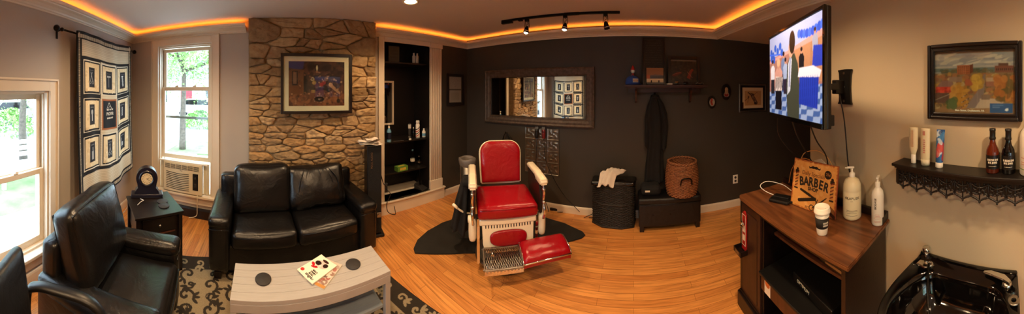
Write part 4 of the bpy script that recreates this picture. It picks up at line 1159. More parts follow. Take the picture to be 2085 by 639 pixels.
# ---------------- things in the built-in
E_B = rot_of('B')
def bottle(name, label, cat, loc, prof, m, capprof=None, capm='white_plastic', bands=(), rz=0, group=None, n=24):
    """a lathed bottle: body, cap, printed bands (r, z0, z1, material)"""
    t = thing(name, label, cat, loc, rz, group)
    bm = B(); lathe(bm, prof, n); obj('body', bm, m, t)
    if capprof: bm = B(); lathe(bm, capprof, n); obj('cap', bm, capm, t)
    for k, (r, z0, z1, mm) in enumerate(bands):
        bm = B(); lathe(bm, [(r, z0), (r, z1)], n); obj('print' if len(bands) > 1 else 'label_band', bm, mm, t)
    return t
M['red_paint'] = mat('red_paint', 'B0281E', .35); M['blue_plastic'] = mat('blue_plastic', '6FA6C8', .25); M['amber'] = mat('amber_glass', '5A200C', .08, coat=.5); M['navy'] = mat('navy', '161A30', .5)
def shelfpt(px, py, off): h = hit('B', px, py, off); return h
for px, off, z, nm in ((792, -.07, .911, 0), (834, -.24, .911, 1), (842, -.20, .911, 2), (850.5, -.15, .911, 3), (863, -.12, .911, 4), (840, -.22, .491, 5), (853, -.20, .491, 6)):
    x, y, _ = hit('B', px, 0, off); L3 = (x, y, z)
    if nm == 0: bottle('spray_bottle', 'pale blue liquid bottle with a pump at the left end of the built-in shelf', 'bottle', L3, [(0, 0), (.028, 0), (.030, .01), (.030, .15), (.014, .18), (.012, .19)], 'blue_plastic', [(.013, .19), (.014, .21), (.006, .215), (.006, .23), (.018, .235), (.018, .25), (0, .25)], bands=[(.0306, .04, .13, 'navy')])
    if nm == 1: bottle('cream_tube', 'small tube with a white label standing at the back of the built-in shelf', 'tube', L3, [(0, 0), (.018, 0), (.02, .01), (.022, .20), (.0, .21)], 'dark_grey', [(.019, 0), (.019, .02), (0, .021)], 'white_plastic', bands=[(.0235, .13, .19, 'paper')])
    if nm == 2: bottle('small_bottle', 'slim dark bottle beside the striped can', 'bottle', L3, [(0, 0), (.018, 0), (.019, .01), (.019, .10), (.009, .125)], 'black_gloss', [(.010, .12), (.010, .15), (0, .152)], 'steel')
    if nm == 3:
        t = bottle('striped_can', 'tall white spray can with red and black diagonal stripes in the built-in', 'can', L3, [(0, 0), (.030, 0), (.031, .01), (.031, .19), (.02, .205)], 'white_plastic', [(.02, .20), (.028, .21), (.028, .245), (.02, .252), (0, .252)])
        for k, mm in enumerate(('red_paint', 'black_paint', 'red_paint', 'black_paint')):
            bm = B(); Z0 = .045 + k * .032; prev = None
            for q in range(25):
                a = -pi + 2 * pi * q / 24; zz = Z0 + .028 * sin(a); v = (bm.verts.new((.0315 * cos(a), .0315 * sin(a), zz)), bm.verts.new((.0315 * cos(a), .0315 * sin(a), zz + .013)))
                if prev: bm.faces.new((prev[0], v[0], v[1], prev[1]))
                prev = v
            obj('stripe', bm, mm, t)
    if nm == 4: bottle('lotion_bottle', 'short white and blue bottle right of the striped can', 'bottle', L3, [(0, 0), (.026, 0), (.027, .01), (.027, .085), (.012, .105)], 'white_plastic', [(.011, .10), (.012, .13), (0, .132)], bands=[(.0275, .02, .06, 'blue_plastic')])
    if nm == 5: bottle('water_bottle', 'clear plastic bottle on the lower built-in shelf', 'bottle', L3, [(0, 0), (.032, 0), (.034, .02), (.032, .09), (.034, .16), (.014, .20), (.012, .215)], 'clear', [(.014, .213), (.014, .235), (0, .236)], 'blue_plastic', bands=[(.0348, .06, .10, 'paper')])
    if nm == 6: bottle('glass_jar', 'small glass jar with a dark lid on the lower built-in shelf', 'jar', L3, [(0, 0), (.034, 0), (.036, .01), (.036, .10), (.03, .115)], 'clear', [(.032, .112), (.033, .135), (0, .137)], 'dark_metal', bands=[(.0366, .03, .05, 'steel')])
x, y, _ = hit('B', 817, 0, -.10); t = thing('tissue_box', 'green and yellow carton on the lower built-in shelf', 'box', (x, y, .491), E_B + .1)
bm = B(); bx(bm, (0, 0, .032), (.17, .09, .064), bev=.002); obj('carton', bm, M.setdefault('green_card', mat('green_card', '5E8C38', .6)), t)
bm = B(); bx(bm, (0, -.0458, .034), (.10, .001, .034)); bx(bm, (0, 0, .0645), (.10, .03, .001)); obj('print', bm, M.setdefault('yellow_card', mat('yellow_card', 'D0B444', .6)), t)
# combs and scissors lying on the shelf
for k, (px, off, lab) in enumerate(((812, -.06, 'black comb lying on the built-in shelf by the blue bottle'), (826, -.10, 'black comb lying on the built-in shelf in front of the tube'))):
    x, y, _ = hit('B', px, 0, off); bm = B(); bx(bm, (0, .010, .003), (.15, .010, .005), bev=.001)
    for q in range(30): bx(bm, (-.072 + q * .005, -.004, .003), (.0022, .020, .003))
    c = obj('comb', bm, 'black_gloss' if k else 'steel', loc=(x, y, .911), rz=E_B + (.2 if k else -.15)); tag(c, lab if k else 'metal comb lying on the built-in shelf by the blue bottle', 'comb')
x, y, _ = hit('B', 835, 0, -.05); bm = B(); lathe(bm, [(0, 0), (.018, 0), (.02, .012), (.015, .022), (0, .024)], 18); tag(obj('cream_pot', bm, 'white_plastic', loc=(x, y, .911)), 'tiny white pot at the front edge of the built-in shelf', 'pot')
# dust pan and brush on the niche floor
x, y, _ = hit('B', 860, 0, -.12); t = thing('dustpan', 'grey long-handled dustpan standing in the bottom of the built-in', 'dustpan', (x, y, .171), E_B + .3)
bm = B(); prism(bm, [(-.11, -.09), (.11, -.09), (.09, .07), (-.09, .07)], 0, .008); bx(bm, (0, .065, .035), (.18, .012, .07), bev=.003)
for s in (-1, 1): prism(bm, [(-.09, .0), (.07, .0), (.07, .065), (-.07, .015)], s * .10 - .004, s * .10 + .004, 'x')
obj('pan', bm, 'dark_grey', t)
bm = B(); tube(bm, [(0, .05, .05), (.06, .10, .38)], .010, 8); tube(bm, [(0.0, .03, .05), (0, .05, .05)], .014, 8); obj('handle', bm, 'dark_metal', t)
# framed certificate and a small stack of cards on the top shelf; mirror on the back
x, y, _ = hit('B', 802, 0, -.25); t = thing('certificate', 'pale framed certificate leaning on the top shelf of the built-in', 'frame', (x, y, 1.998), E_B)
bm = B(); frame_box(bm, .20, .26, .012, .012); o = obj('frame', bm, 'dark_metal', t); o.location.z = .131; A_ = Art(.18, .24, 50, 60, '6E6A60')
for k in range(8): A_.rect(.15, .2 + k * .075, .85, .215 + k * .075, '3E3A34', .6)
A_.build('sheet', 'art', t, y=-.004, z0=.011)
x, y, _ = hit('B', 846, 0, -.20); t = thing('product_box', 'pair of small pale bottles standing on the top shelf of the built-in', 'bottles', (x, y, 1.998), E_B); 
for s in (-1, 1): bm = B(); lathe(bm, [(0, 0), (.026, 0), (.027, .12), (.014, .135), (.014, .165), (0, .167)], 20, c=(s * .03, 0, 0)); obj('bottle', bm, 'paper', t)
x0_, y0_, _ = hit('B', 770, 0, -.40); x1_, y1_, _ = hit('B', 818, 0, -.40); W_ = hypot(x1_ - x0_, y1_ - y0_)
x0_, y0_ = NP.x + .03, NP.y; cxx = W_ / 2
p_ = Vector((NP.x, NP.y)) + WALLS['B'][1] * .18 - inward('B') * .417
t = thing('niche_mirror', 'narrow cream framed mirror inside the dark built-in', 'mirror', (p_.x, p_.y, 1.42), E_B)
bm = B(); frame_box(bm, .34, .66, .028, .02); obj('frame', bm, 'trim', t); bm = B(); bx(bm, (0, -.006, 0), (.30, .004, .62)); obj('mirror', bm, 'mirror', t)
# outlet strip and cords at the niche's left foot
p_ = Vector((NP.x, NP.y)) + WALLS['B'][1] * .035 - inward('B') * .02
t = thing('wall_outlet', 'grey power outlet with black plugs in the lower left of the built-in', 'outlet', (p_.x, p_.y, .33), E_B)
bm = B(); bx(bm, (0, 0, 0), (.05, .03, .12), bev=.006); obj('plate', bm, 'dark_grey', t)
bm = B(); tube(bm, spline([(0, -.02, -.01), (.03, -.08, -.06), (-.03, -.10, -.16), (-.02, -.12, -.26), (.07, -.14, -.30), (.06, -.13, -.20)], 8), .005, 6); tube(bm, spline([(0, -.02, .02), (-.04, -.09, .06), (-.09, -.12, .12), (-.12, -.13, .22)], 8), .005, 6)
obj('cord', bm, 'black_plastic', t)

# ---------------- corner: framed papers, bin, cord loops
t = thing('framed_notices', 'narrow black frame with two pale papers on the dark wall by the built-in', 'frame', on('B', 2.715, 1.62, .004), E_B)
bm = B(); frame_box(bm, .36, .50, .045, .02); obj('frame', bm, 'black_paint', t)
A_ = Art(.275, .415, 60, 80, '4A4640'); A_.rect(.04, .52, .96, .98, '8E8A80'); A_.rect(.04, .02, .96, .48, '8E8A80'); A_.speck(.1, .55, .9, .95, ['77736A', '9C988E'], 30, .02); A_.rect(.2, .1, .8, .4, '7C786E', .5); A_.build('papers', 'art', t, y=-.006)
t = thing('trash_can', 'slim steel waste bin with a bag rim in the corner behind the barber chair', 'bin', (-2.09, 2.46, 0))
bm = B(); lathe(bm, [(0, 0), (.095, 0), (.107, .66), (.103, .66), (.092, .01)], 28); obj('body', bm, 'steel', t)
bm = B(); lathe(bm, [(.106, .58), (.115, .60), (.119, .66), (.115, .685), (.104, .69), (.096, .66), (.090, .52)], 28)
for v in bm.verts: v.co += Vector((noise.noise(v.co * 14), noise.noise(v.co * 14 + Vector((5, 0, 0))), noise.noise(v.co * 11))) * .014
obj('liner', bm, M.setdefault('bag', mat('grey_bag', '77706A', .4)), t)
x, y, z = hit('C', 1031, 270, .03); t = thing('extension_cord', 'black cord loops hung on a hook behind the barber chair', 'cord', (x, y, z))
bm = B(); tube(bm, [(0, .03, 0), (0, -.02, .0), (0, -.03, .02)], .005, 6); obj('hook', bm, 'dark_metal', t)
bm = B()
for k in range(4):
    w = .045 + .012 * k; tube(bm, [(w * sin(a) + .008 * k, -.012 - .006 * k, -.12 - .02 * k - (.12 + .02 * k) * -cos(a)) for a in [2 * pi * q / 24 for q in range(24)]], .005, 6, closed=True)
obj('loop', bm, 'black_plastic', t)

# ---------------- big mirror, pressed tin panel, clippers
t = thing('wall_mirror', 'wide mirror in a distressed dark frame above the barber chair', 'mirror', (-1.325, 2.975, 1.516), 0)
bm = B(); W, H_, fw = 1.66, .785, .115
prof = [(0, 0), (0, .030), (.018, .040), (.036, .032), (.06, .036), (.09, .026), (.100, .030), (fw, .014), (fw, 0)]
rings = []
for (sx, sz) in ((-1, -1), (1, -1), (1, 1), (-1, 1)):
    rings.append([bm.verts.new((sx * (W / 2 - o), -d, sz * (H_ / 2 - o))) for o, d in prof])
for i in range(4):
    a, b_ = rings[i], rings[(i + 1) % 4]
    for k in range(len(prof) - 1): bm.faces.new((a[k], b_[k], b_[k + 1], a[k + 1]))
bmesh.ops.recalc_face_normals(bm, faces=bm.faces)
obj('frame', bm, M.setdefault('distressed', mat('distressed_frame', '574B42', .5, .3, var=.35, scale=25, bump=.5, bscale=40)), t)
bm = B(); bx(bm, (0, -.010, 0), (W - 2 * fw + .01, .004, H_ - 2 * fw + .01)); obj('glass', bm, 'mirror', t)
bm = B(); frame_box(bm, W - 2 * fw + .012, H_ - 2 * fw + .012, .010, .006, y=-.012, bev=.002); obj('inner_lip', bm, 'black_paint', t)

def tin_panel():
    t = thing('tin_panel', 'embossed pressed tin panel on the dark wall below the big mirror', 'panel', (-1.222, 2.974, .785), 0)
    W, H_ = .50, .62; nx, ny = 90, 110; bm = B(); g = []
    for i in range(nx + 1):
        row = []
        for j in range(ny + 1):
            x, z = W * i / nx, H_ * j / ny; u, v = (x % (W / 3)) / (W / 3) * 2 - 1, (z % (H_ / 4)) / (H_ / 4) * 2 - 1
            r_, a = hypot(u, v), atan2(v, u)
            h = .004 * (max(abs(u), abs(v)) > .93) + .006 * max(0, cos(4 * a + 1.2 * r_ * 4)) * math.exp(-((r_ - .55) / .25) ** 2) + .005 * math.exp(-(r_ / .16) ** 2)
            row.append(bm.verts.new((x - W / 2, -.002 - h, z - H_ / 2)))
        g.append(row)
    for a_, b_ in zip(g, g[1:]):
        for j in range(ny): bm.faces.new((a_[j], b_[j], b_[j + 1], a_[j + 1])).smooth = True
    obj('sheet', bm, 'tin', t)
tin_panel()
def clipper(px, lab, m, cordpts):
    x, y, _ = hit('C', px, 0, .036); t = thing('hair_clipper', lab, 'clipper', (x, y, 1.02), 0, 'clippers on the tin panel')
    bm = B(); pillow(bm, (0, 0, 0), (.042, .034, .13), .015, (0.003, .003, 0), 6); obj('body', bm, m, t)
    bm = B(); prism(bm, [(-.02, .06), (.02, .06), (.024, .088), (-.024, .088)], -.012, .004, 'y', bev=.001)
    for k in range(9): bx(bm, (-.02 + k * .005, -.004, .092), (.0028, .006, .01))
    obj('blade', bm, 'steel', t)
    bm = B(); tube(bm, [(0, .03, .03), (0, -.022, .035)], .004, 6); tube(bm, [(-.012, -.02, .03), (.012, -.02, .03)], .004, 6); obj('hook', bm, 'dark_metal', t)
    bm = B(); tube(bm, spline([(0, 0, -.06)] + cordpts, 10), .004, 6); obj('cord', bm, 'black_plastic', t)
clipper(1093, 'black hair clipper hanging at the left on the tin panel', 'black_plastic', [(.0, -.01, -.2), (-.01, -.01, -.5), (.0, .0, -.68), (.1, .0, -.85), (.17, -.03, -.965), (.20, -.07, -.995)])
clipper(1107, 'dark red hair clipper hanging at the right on the tin panel', M.setdefault('maroon', mat('maroon_plastic', '6A1A18', .3)), [(.01, .0, -.15), (.03, .0, -.35), (.15, .005, -.6), (.28, .005, -.78), (.42, -.005, -.90), (.50, -.02, -.96)])
x, y, _ = gp(1130, 428, .0); t = thing('power_strip', 'black power strip with cords on the floor by the white baseboard', 'power strip', (x + .02, y, 0), R(8))
bm = B(); bx(bm, (0, 0, .022), (.17, .05, .035), bev=.006)
for k in range(4): bx(bm, (-.05 + k * .034, 0, .045), (.022, .03, .016), bev=.003)
obj('body', bm, 'black_plastic', t)
bm = B(); tube(bm, spline([(.08, 0, .02), (.16, .03, .03), (.22, .02, .008), (.34, .05, .01), (.46, .04, .04), (.50, .06, .10)], 8), .004, 6); tube(bm, spline([(-.03, 0, .05), (0, .02, .09), (.06, .0, .05), (.10, -.03, .008), (.02, -.05, .006)], 8), .0035, 6); obj('cord', bm, 'black_plastic', t)
bm = B(); tube(bm, spline([(-.62, 2.90, .008), (-.52, 2.92, .05), (-.44, 2.935, .09), (-.47, 2.93, .012), (-.56, 2.915, .006)], 8), .004, 6); tag(obj('loose_cord', bm, 'black_plastic'), 'black cord curling on the floor left of the dark wicker hamper', 'cord')

# ---------------- hamper, towel, ottoman, basket, coat
def wicker_wall(bm, path, z0, z1, rowh, amp, r, closed):
    """woven strands running along a path, waving in and out of the uprights"""
    P = [Vector(p) for p in path]; rows = int((z1 - z0) / rowh)
    nrm = []
    for i in range(len(P)):
        a = P[i - 1] if (i or closed) else P[0]; c = P[(i + 1) % len(P)] if (closed or i < len(P) - 1) else P[i]
        d = (c - a).normalized(); nrm.append(Vector((d.y, -d.x)))
    for k in range(rows):
        z = z0 + rowh * (k + .5); tube(bm, [(p.x + n.x * amp * (1 if (i + k) % 2 else -1), p.y + n.y * amp * (1 if (i + k) % 2 else -1), z) for i, (p, n) in enumerate(zip(P, nrm))], r, 5, closed=closed)
def hamper():
    t = thing('laundry_hamper', 'tall dark wicker corner hamper against the dark wall', 'hamper', (0, 0, 0))
    out = [(-.50, 2.93), (-.49, 2.82), (-.37, 2.74), (-.14, 2.72), (.0, 2.76), (.02, 2.93)]
    bm = B(); prism(bm, [(-.488, 2.925), (-.478, 2.825), (-.365, 2.752), (-.14, 2.732), (-.01, 2.77), (.008, 2.925)], .01, .50); obj('core', bm, 'wicker_dark', t)
    bm = B(); P = []
    for a, b_ in zip(out, out[1:]):
        n = max(3, int(hypot(b_[0] - a[0], b_[1] - a[1]) / .026))
        P += [(a[0] + (b_[0] - a[0]) * k / n, a[1] + (b_[1] - a[1]) * k / n) for k in range(n)]
    P.append(out[-1]); wicker_wall(bm, P[::-1], .01, .26, .013, .004, .007, False); wicker_wall(bm, P[::-1], .275, .52, .013, .004, .007, False); obj('weave', bm, 'wicker_dark', t)
    bm = B()
    for z in (.268, .515, .012): tube(bm, [(x, y, z) for x, y in out], .012, 8)
    obj('rim', bm, 'wicker_dark', t)
    bm = B(); nb = bmesh.new(); pillow(nb, (-.235, 2.83, .515), (.52, .21, .05), .024, (0, 0, .02), 14, wr=.02, seed=4); merge(bm, nb)
    obj('bin_liner', bm, M.setdefault('bin_bag', mat('black_bag', '0B0A0A', .2, bump=.4, bscale=25)), t)
    # the towel
    bm = B(); NU, NV = 22, 26; g = []
    for i in range(NU + 1):
        row = []
        for j in range(NV + 1):
            u, v = i / NU - .5, j / NV
            x = u * (.25 + .05 * sin(v * 5 + .5)) * (1 - .25 * abs(v - .5)) - .12 * (v - .35); y = .06 - .19 * v
            z = .055 + .05 * sin(v * pi * .8) - (.12 * max(0, v - .72) / .28) + .016 * sin(u * 16 + v * 5) + .016 * noise.noise(Vector((u * 7, v * 6, 1))) - .10 * u * u * 2 + .05 * (u + .5) * (1 - v)
            row.append(bm.verts.new((x, y, max(z, -.06))))
        g.append(row)
    for a_, b_ in zip(g, g[1:]):
        for j in range(NV): bm.faces.new((a_[j], a_[j + 1], b_[j + 1], b_[j])).smooth = True
    o = obj('white_towel', bm, 'towel', loc=(-.25, 2.82, .555)); sd = o.modifiers.new('s', 'SOLIDIFY'); sd.thickness = .008; tag(o, 'crumpled white towel thrown on top of the dark hamper', 'towel')
hamper()
def ottoman():
    t = thing('storage_ottoman', 'long black leather storage ottoman with short legs against the dark wall', 'ottoman', (.42, 2.79, 0))
    W, D = .72, .27
    bm = B(); pillow(bm, (0, 0, .19), (W, D, .26), .015, (0, .003, 0), 8); obj('body', bm, 'black_leather2', t)
    bm = B(); pillow(bm, (0, -.004, .345), (W + .012, D + .012, .075), .022, (0, .003, .008), 10, wr=.002); tube(bm, [(-W / 2, -D / 2 - .011, .318), (W / 2, -D / 2 - .011, .318)], .004, 6); obj('lid', bm, 'black_leather2', t)
    for k in range(3): bm = B(); cyl(bm, (-.2 + .2 * k, -D / 2 - .002, .20), .006, .006, 12, rot=RX); obj('stud', bm, 'dark_metal', t)
    for sx in (-1, 1):
        for sy in (-1, 1):
            l = B(); bx(l, (sx * (W / 2 - .035), sy * (D / 2 - .035), .032), (.05, .05, .064), bev=.004); obj('leg', l, 'black_wood', t)
ottoman()
def basket():
    t = thing('wicker_basket', 'round open brown wicker basket standing on the black ottoman', 'basket', (.575, 2.765, .388), 0)
    H_ = .375; n = 44
    def rad(z): u = z / H_; return .165 + .028 * sin(u * pi * .9 + .25)
    bm = B()
    rows = 24
    for k in range(rows):
        z = .008 + (H_ - .02) * k / rows; r_ = rad(z)
        tube(bm, [((r_ + (.006 if (i + k) % 2 else -.006)) * cos(2 * pi * i / n), (r_ + (.006 if (i + k) % 2 else -.006)) * sin(2 * pi * i / n), z) for i in range(n)], .0065, 6, closed=True)
    obj('weave', bm, 'wicker_brown', t)
    bm = B()
    for i in range(n): tube(bm, [(rad(z) * cos(2 * pi * i / n), rad(z) * sin(2 * pi * i / n), z) for z in [H_ * q / 8 for q in range(9)]], .004, 5)
    obj('stake', bm, 'wicker_brown', t)
    bm = B(); tw = 90
    for ph in (0, pi): tube(bm, [((rad(H_) + .008 * cos(i * .9 + ph)) * cos(2 * pi * i / tw), (rad(H_) + .008 * cos(i * .9 + ph)) * sin(2 * pi * i / tw), H_ + .008 * sin(i * .9 + ph)) for i in range(tw)], .008, 6, closed=True)
    obj('rim', bm, 'wicker_brown', t)
    bm = B(); lathe(bm, [(0, .006), (.165, .006)], 32); obj('bottom', bm, 'wicker_brown', t)
    bm = B(); tube(bm, spline([(-.055, -.196, .16), (-.045, -.215, .225), (0, -.222, .24), (.06, -.212, .225), (.075, -.193, .16)], 6), .008, 8); obj('handle', bm, 'dark_metal', t)
basket()
t = thing('black_bag', 'black bag with a small white tag lying on the left of the ottoman', 'bag', (.20, 2.80, .389))
bm = B(); pillow(bm, (0, 0, .055), (.22, .18, .11), .04, (0, .01, .01), 12, wr=.012, seed=8); obj('body', bm, 'black_cloth', t); bm = B(); bx(bm, (-.04, -.104, .06), (.055, .004, .02), bev=.001); obj('tag', bm, 'paper', t)

def coat():
    t = thing('hanging_coat', 'long black coat hanging on a hook under the dark wall shelf', 'coat', (.265, 2.93, 1.56))
    def cloth(cx0, prof, seed, dpk=.4):
        bm = B(); n = 56; rings = []; N = 34
        for k in range(N):
            v = k / (N - 1); q = v * (len(prof) - 1); i0 = min(int(q), len(prof) - 2); f = q - i0; f = f * f * (3 - 2 * f)
            x, w, z, dp = [prof[i0][c] + (prof[i0 + 1][c] - prof[i0][c]) * f for c in range(4)]; ring = []
            for i in range(n):
                a = 2 * pi * i / n
                fo = 1 + (.22 * sin(a * 5 + seed) + .14 * sin(a * 9 + seed * 2 + v * 3) + .25 * noise.noise(Vector((cos(a) * 1.6, sin(a) * 1.6, v * 3.5 + seed)))) * min(1, .25 + v * 2)
                ring.append(bm.verts.new((x + w * cos(a) * (1 + (fo - 1) * .45), -.01 + dp * sin(a) * fo, z + .015 * sin(a * 3 + seed) * min(1, v * 3))))
            rings.append(ring)
        for a_, b_ in zip(rings, rings[1:]):
            for i in range(n): bm.faces.new((a_[i], a_[(i + 1) % n], b_[(i + 1) % n], b_[i])).smooth = True
        bm.faces.new(rings[0]); bm.faces.new(rings[-1][::-1]); bmesh.ops.recalc_face_normals(bm, faces=bm.faces); return bm
    # gathered collar, sloping shoulder, long skirt ending unevenly on the ottoman
    obj('body', cloth(0, [(.0, .028, -.01, .02), (-.005, .05, -.05, .03), (-.01, .085, -.16, .04), (.0, .10, -.34, .045), (.01, .095, -.60, .04), (-.01, .105, -.85, .045), (-.015, .12, -1.08, .05)], 1.1), 'black_cloth', t)
    obj('sleeve', cloth(0, [(.03, .02, -.03, .02), (.075, .03, -.12, .03), (.115, .036, -.26, .034), (.13, .034, -.42, .034), (.115, .034, -.58, .034), (.105, .036, -.68, .036)], 2.7), 'black_cloth', t)
    obj('sleeve', cloth(0, [(-.03, .02, -.03, .02), (-.06, .028, -.13, .03), (-.085, .034, -.30, .034), (-.09, .032, -.50, .032), (-.085, .034, -.66, .034)], 4.2), 'black_cloth', t)
    bm = B(); tube(bm, spline([(-.045, -.02, -.045), (0, -.045, -.03), (.045, -.02, -.045), (.03, .01, -.02), (-.03, .01, -.02), (-.045, -.02, -.045)], 5), .014, 8); obj('collar', bm, 'black_cloth', t)
    bm = B(); tube(bm, spline([(0, .04, .02), (0, -.01, .0), (0, -.03, .02)], 6), .006, 8); bx(bm, (0, .043, .02), (.03, .008, .06), bev=.003); obj('hook', bm, 'dark_metal', t)
coat()

# ---------------- wall shelf and what stands on it
def wall_shelf():
    t = thing('wall_shelf', 'dark wooden shelf on two brackets holding cap, pictures and toy cars', 'shelf', (.40, 2.98, 1.66))
    bm = B(); bx(bm, (0, -.11, .0), (1.0, .22, .026), bev=.004); bx(bm, (0, -.012, -.045), (.92, .024, .07), bev=.003); bx(bm, (0, -.105, -.018), (.97, .20, .012), bev=.003); obj('board', bm, M.setdefault('red_brown', wood('dark_mahogany', '2A130E', '40201A', .4)), t)
    for x in (-.37, .32):
        bm = B(); prism(bm, [(-.01, -.02), (-.17, -.02), (-.17, -.035), (-.11, -.055), (-.075, -.10), (-.05, -.19), (-.01, -.21)], x - .012, x + .012, 'x', bev=.003); obj('bracket', bm, M['red_brown'], t)
wall_shelf()
SZ = 1.6745
def cap():
    t = thing('baseball_cap', 'blue baseball cap with a pale patch on the left end of the wall shelf', 'cap', (-.012, 2.88, SZ), R(12))
    bm = B(); lathe(bm, [(.085, 0), (.088, .03), (.082, .065), (.06, .095), (.03, .11), (0, .114)], 28, sy=1.05); lathe(bm, [(0, .113), (.008, .116), (.006, .121), (0, .122)], 12); obj('crown', bm, M.setdefault('cap_blue', mat('blue_cap_cloth', '2A4FA8', .8)), t)
    bm = B(); N_ = 16
    top = []; 
    for i in range(N_ + 1):
        a = pi * (1.12 + .76 * i / N_); row = []
        for j in range(6):
            r_ = .082 + .065 * j / 5 * sin(pi * i / N_) ** .5; row.append(bm.verts.new((r_ * cos(a), r_ * sin(a) * 1.05, .012 - .02 * (cos(a)) ** 2 * j / 5 + .004)))
        top.append(row)
    for a_, b_ in zip(top, top[1:]):
        for j in range(5): bm.faces.new((a_[j], a_[j + 1], b_[j + 1], b_[j])).smooth = True
    o = obj('visor', bm, M['cap_blue'], t); sd = o.modifiers.new('s', 'SOLIDIFY'); sd.thickness = .003
    A_ = Art(.07, .045, 40, 26, 'C9BBA8'); A_.rect(.12, .3, .88, .7, 'B0603C'); A_.rect(.2, .42, .8, .58, 'D8C8B0')
    A_.build('patch', 'cloth_art', t, fn=lambda x, z: (x + .02, -sqrt(max(0, (.0925) ** 2 - (x + .02) ** 2)) * (1 - (z + .0) * .6 * 0) + (.0 if z < 0 else z * .25), .050 + z))
cap()
def figurine():
    t = thing('figurine', 'small figurine with a white face and red hat behind the blue cap', 'figurine', (-.01, 2.945, SZ))
    bm = B(); lathe(bm, [(0, 0), (.022, 0), (.024, .05), (.018, .11), (.012, .145), (0, .15)], 20); obj('body', bm, 'red_paint', t)
    bm = B(); lathe(bm, [(0, .14), (.018, .148), (.026, .168), (.024, .186), (.014, .20), (0, .204)], 20); obj('head', bm, 'white_plastic', t)
    bm = B(); lathe(bm, [(.026, .186), (.027, .194), (.020, .212), (.010, .236), (0, .25)], 20); obj('hat', bm, 'red_paint', t)
figurine()
def leaning(name, label, cat, x, w, h, y=2.93, lean=8):
    return thing(name, label, cat, (x, y, SZ), 0, tilt=(R(-lean), 0))
t = leaning('chalkboard', 'tall dark chalkboard with faint writing leaning at the back of the wall shelf', 'chalkboard', .252, .28, .60, 2.875, 9)
bm = B(); frame_box(bm, .28, .60, .02, .014); o = obj('frame', bm, 'black_wood', t); o.location.z = .30
A_ = Art(.245, .565, 90, 200, '24221F')
for k in range(16):
    v = .96 - k * .055; n_ = 3 + k % 4
    for q in range(14): 
        if A_.rng.random() > .25: A_.line(.08 + q * .06, v + .01 * A_.rng.random(), .11 + q * .06, v + .012 * A_.rng.random(), .004, '5A564E', .7)
A_.build('slate', 'art', t, y=-.006, z0=.017)
t = leaning('postcard', 'brown and cream postcard of a skyline in a black stand on the wall shelf', 'card', .258, .2, .19, 2.82, 6)
A_ = Art(.205, .185, 60, 50, '8A5A34'); A_.rect(0, 0, 1, .28, 'D2B78C'); A_.rect(.22, .30, 1, .50, '33303A'); A_.rect(0, .3, .22, .55, 'A4502C'); A_.poly([(.2, .5), (.5, .56), (1, .52), (1, .48), (.2, .44)], '5A4A48')
A_.build('card', 'art', t, y=-.003, z0=.02); bm = B(); bx(bm, (0, .001, .11), (.205, .005, .185)); obj('backing', bm, 'paper', t)
bm = B(); bx(bm, (0, -.01, .012), (.21, .035, .024), bev=.003); 
for s in (-1, 1): cyl(bm, (s * .045, -.018, .02), .007, .03, 12)
obj('stand', bm, 'black_wood', t)
t = leaning('framed_photo', 'dark framed picture of a red car scene at the right of the wall shelf', 'picture', .635, .42, .36, 2.90, 8)
bm = B(); frame_box(bm, .415, .365, .035, .02); o = obj('frame', bm, 'black_wood', t); o.location.z = .183
A_ = Art(.35, .30, 110, 90, '2E2B26'); A_.rng = np.random.default_rng(4); A_.speck(0, 0, 1, .9, ['3A342C', '26241E', '463A2E', '1F221E'], 90, .05); A_.rect(.02, .90, .98, .97, '6A6258')
A_.poly([(.05, .30), (.20, .42), (.42, .46), (.40, .36), (.12, .24)], '6A2E22', .8); A_.poly([(.60, .20), (.70, .48), (.80, .60), (.86, .54), (.76, .36), (.72, .12)], '8E3626', .8); A_.line(.62, .45, .80, .2, .01, 'A06A58', .6); A_.line(.10, .34, .38, .42, .008, '9A5A48', .6)
A_.build('print', 'art', t, y=-.004, z0=.033)
bm = B(); bx(bm, (0, 0, .009), (.07, .05, .018), bev=.002); tag(obj('white_box', bm, 'paper', loc=(.43, 2.83, SZ), rz=.2), 'small white box between the postcard and the dark framed picture', 'box')
def toy_car(x, lab, body, rz=0, s=1.0):
    t = thing('toy_car', lab, 'toy car', (x, 2.80, SZ), rz, 'toy cars on the wall shelf')
    bm = B(); prism(bm, [(-.05 * s, .010), (-.05 * s, .022), (-.03 * s, .026), (-.018 * s, .038), (.016 * s, .038), (.030 * s, .026), (.05 * s, .022), (.05 * s, .010)], -.02, .02, 'y', bev=.002); obj('body', bm, body, t)
    bm = B(); prism(bm, [(-.024 * s, .027), (-.015 * s, .036), (.013 * s, .036), (.024 * s, .027)], -.0206, .0206, 'y'); obj('windows', bm, 'black_gloss', t)
    for sx in (-1, 1):
        for sy in (-1, 1):
            bm = B(); cyl(bm, (sx * .03 * s, sy * .019 - .004, .009), .009, .008, 16, rot=RX); obj('wheel', bm, 'black_plastic', t)
    for sx in (-1, 1): bm = B(); lathe(bm, [(0, .003), (.005, 0)], 10, c=(sx * .05 * s, 0, .018), rot=RY); obj('lamp', bm, 'chrome', t)
toy_car(.52, 'dark toy car in front of the framed picture on the wall shelf, the left one', 'black_gloss', R(70)); toy_car(.63, 'dark toy car in the middle before the framed picture on the wall shelf', 'black_gloss', R(60)); toy_car(.80, 'silver toy car at the right end of the wall shelf', 'steel', R(10), 1.1)

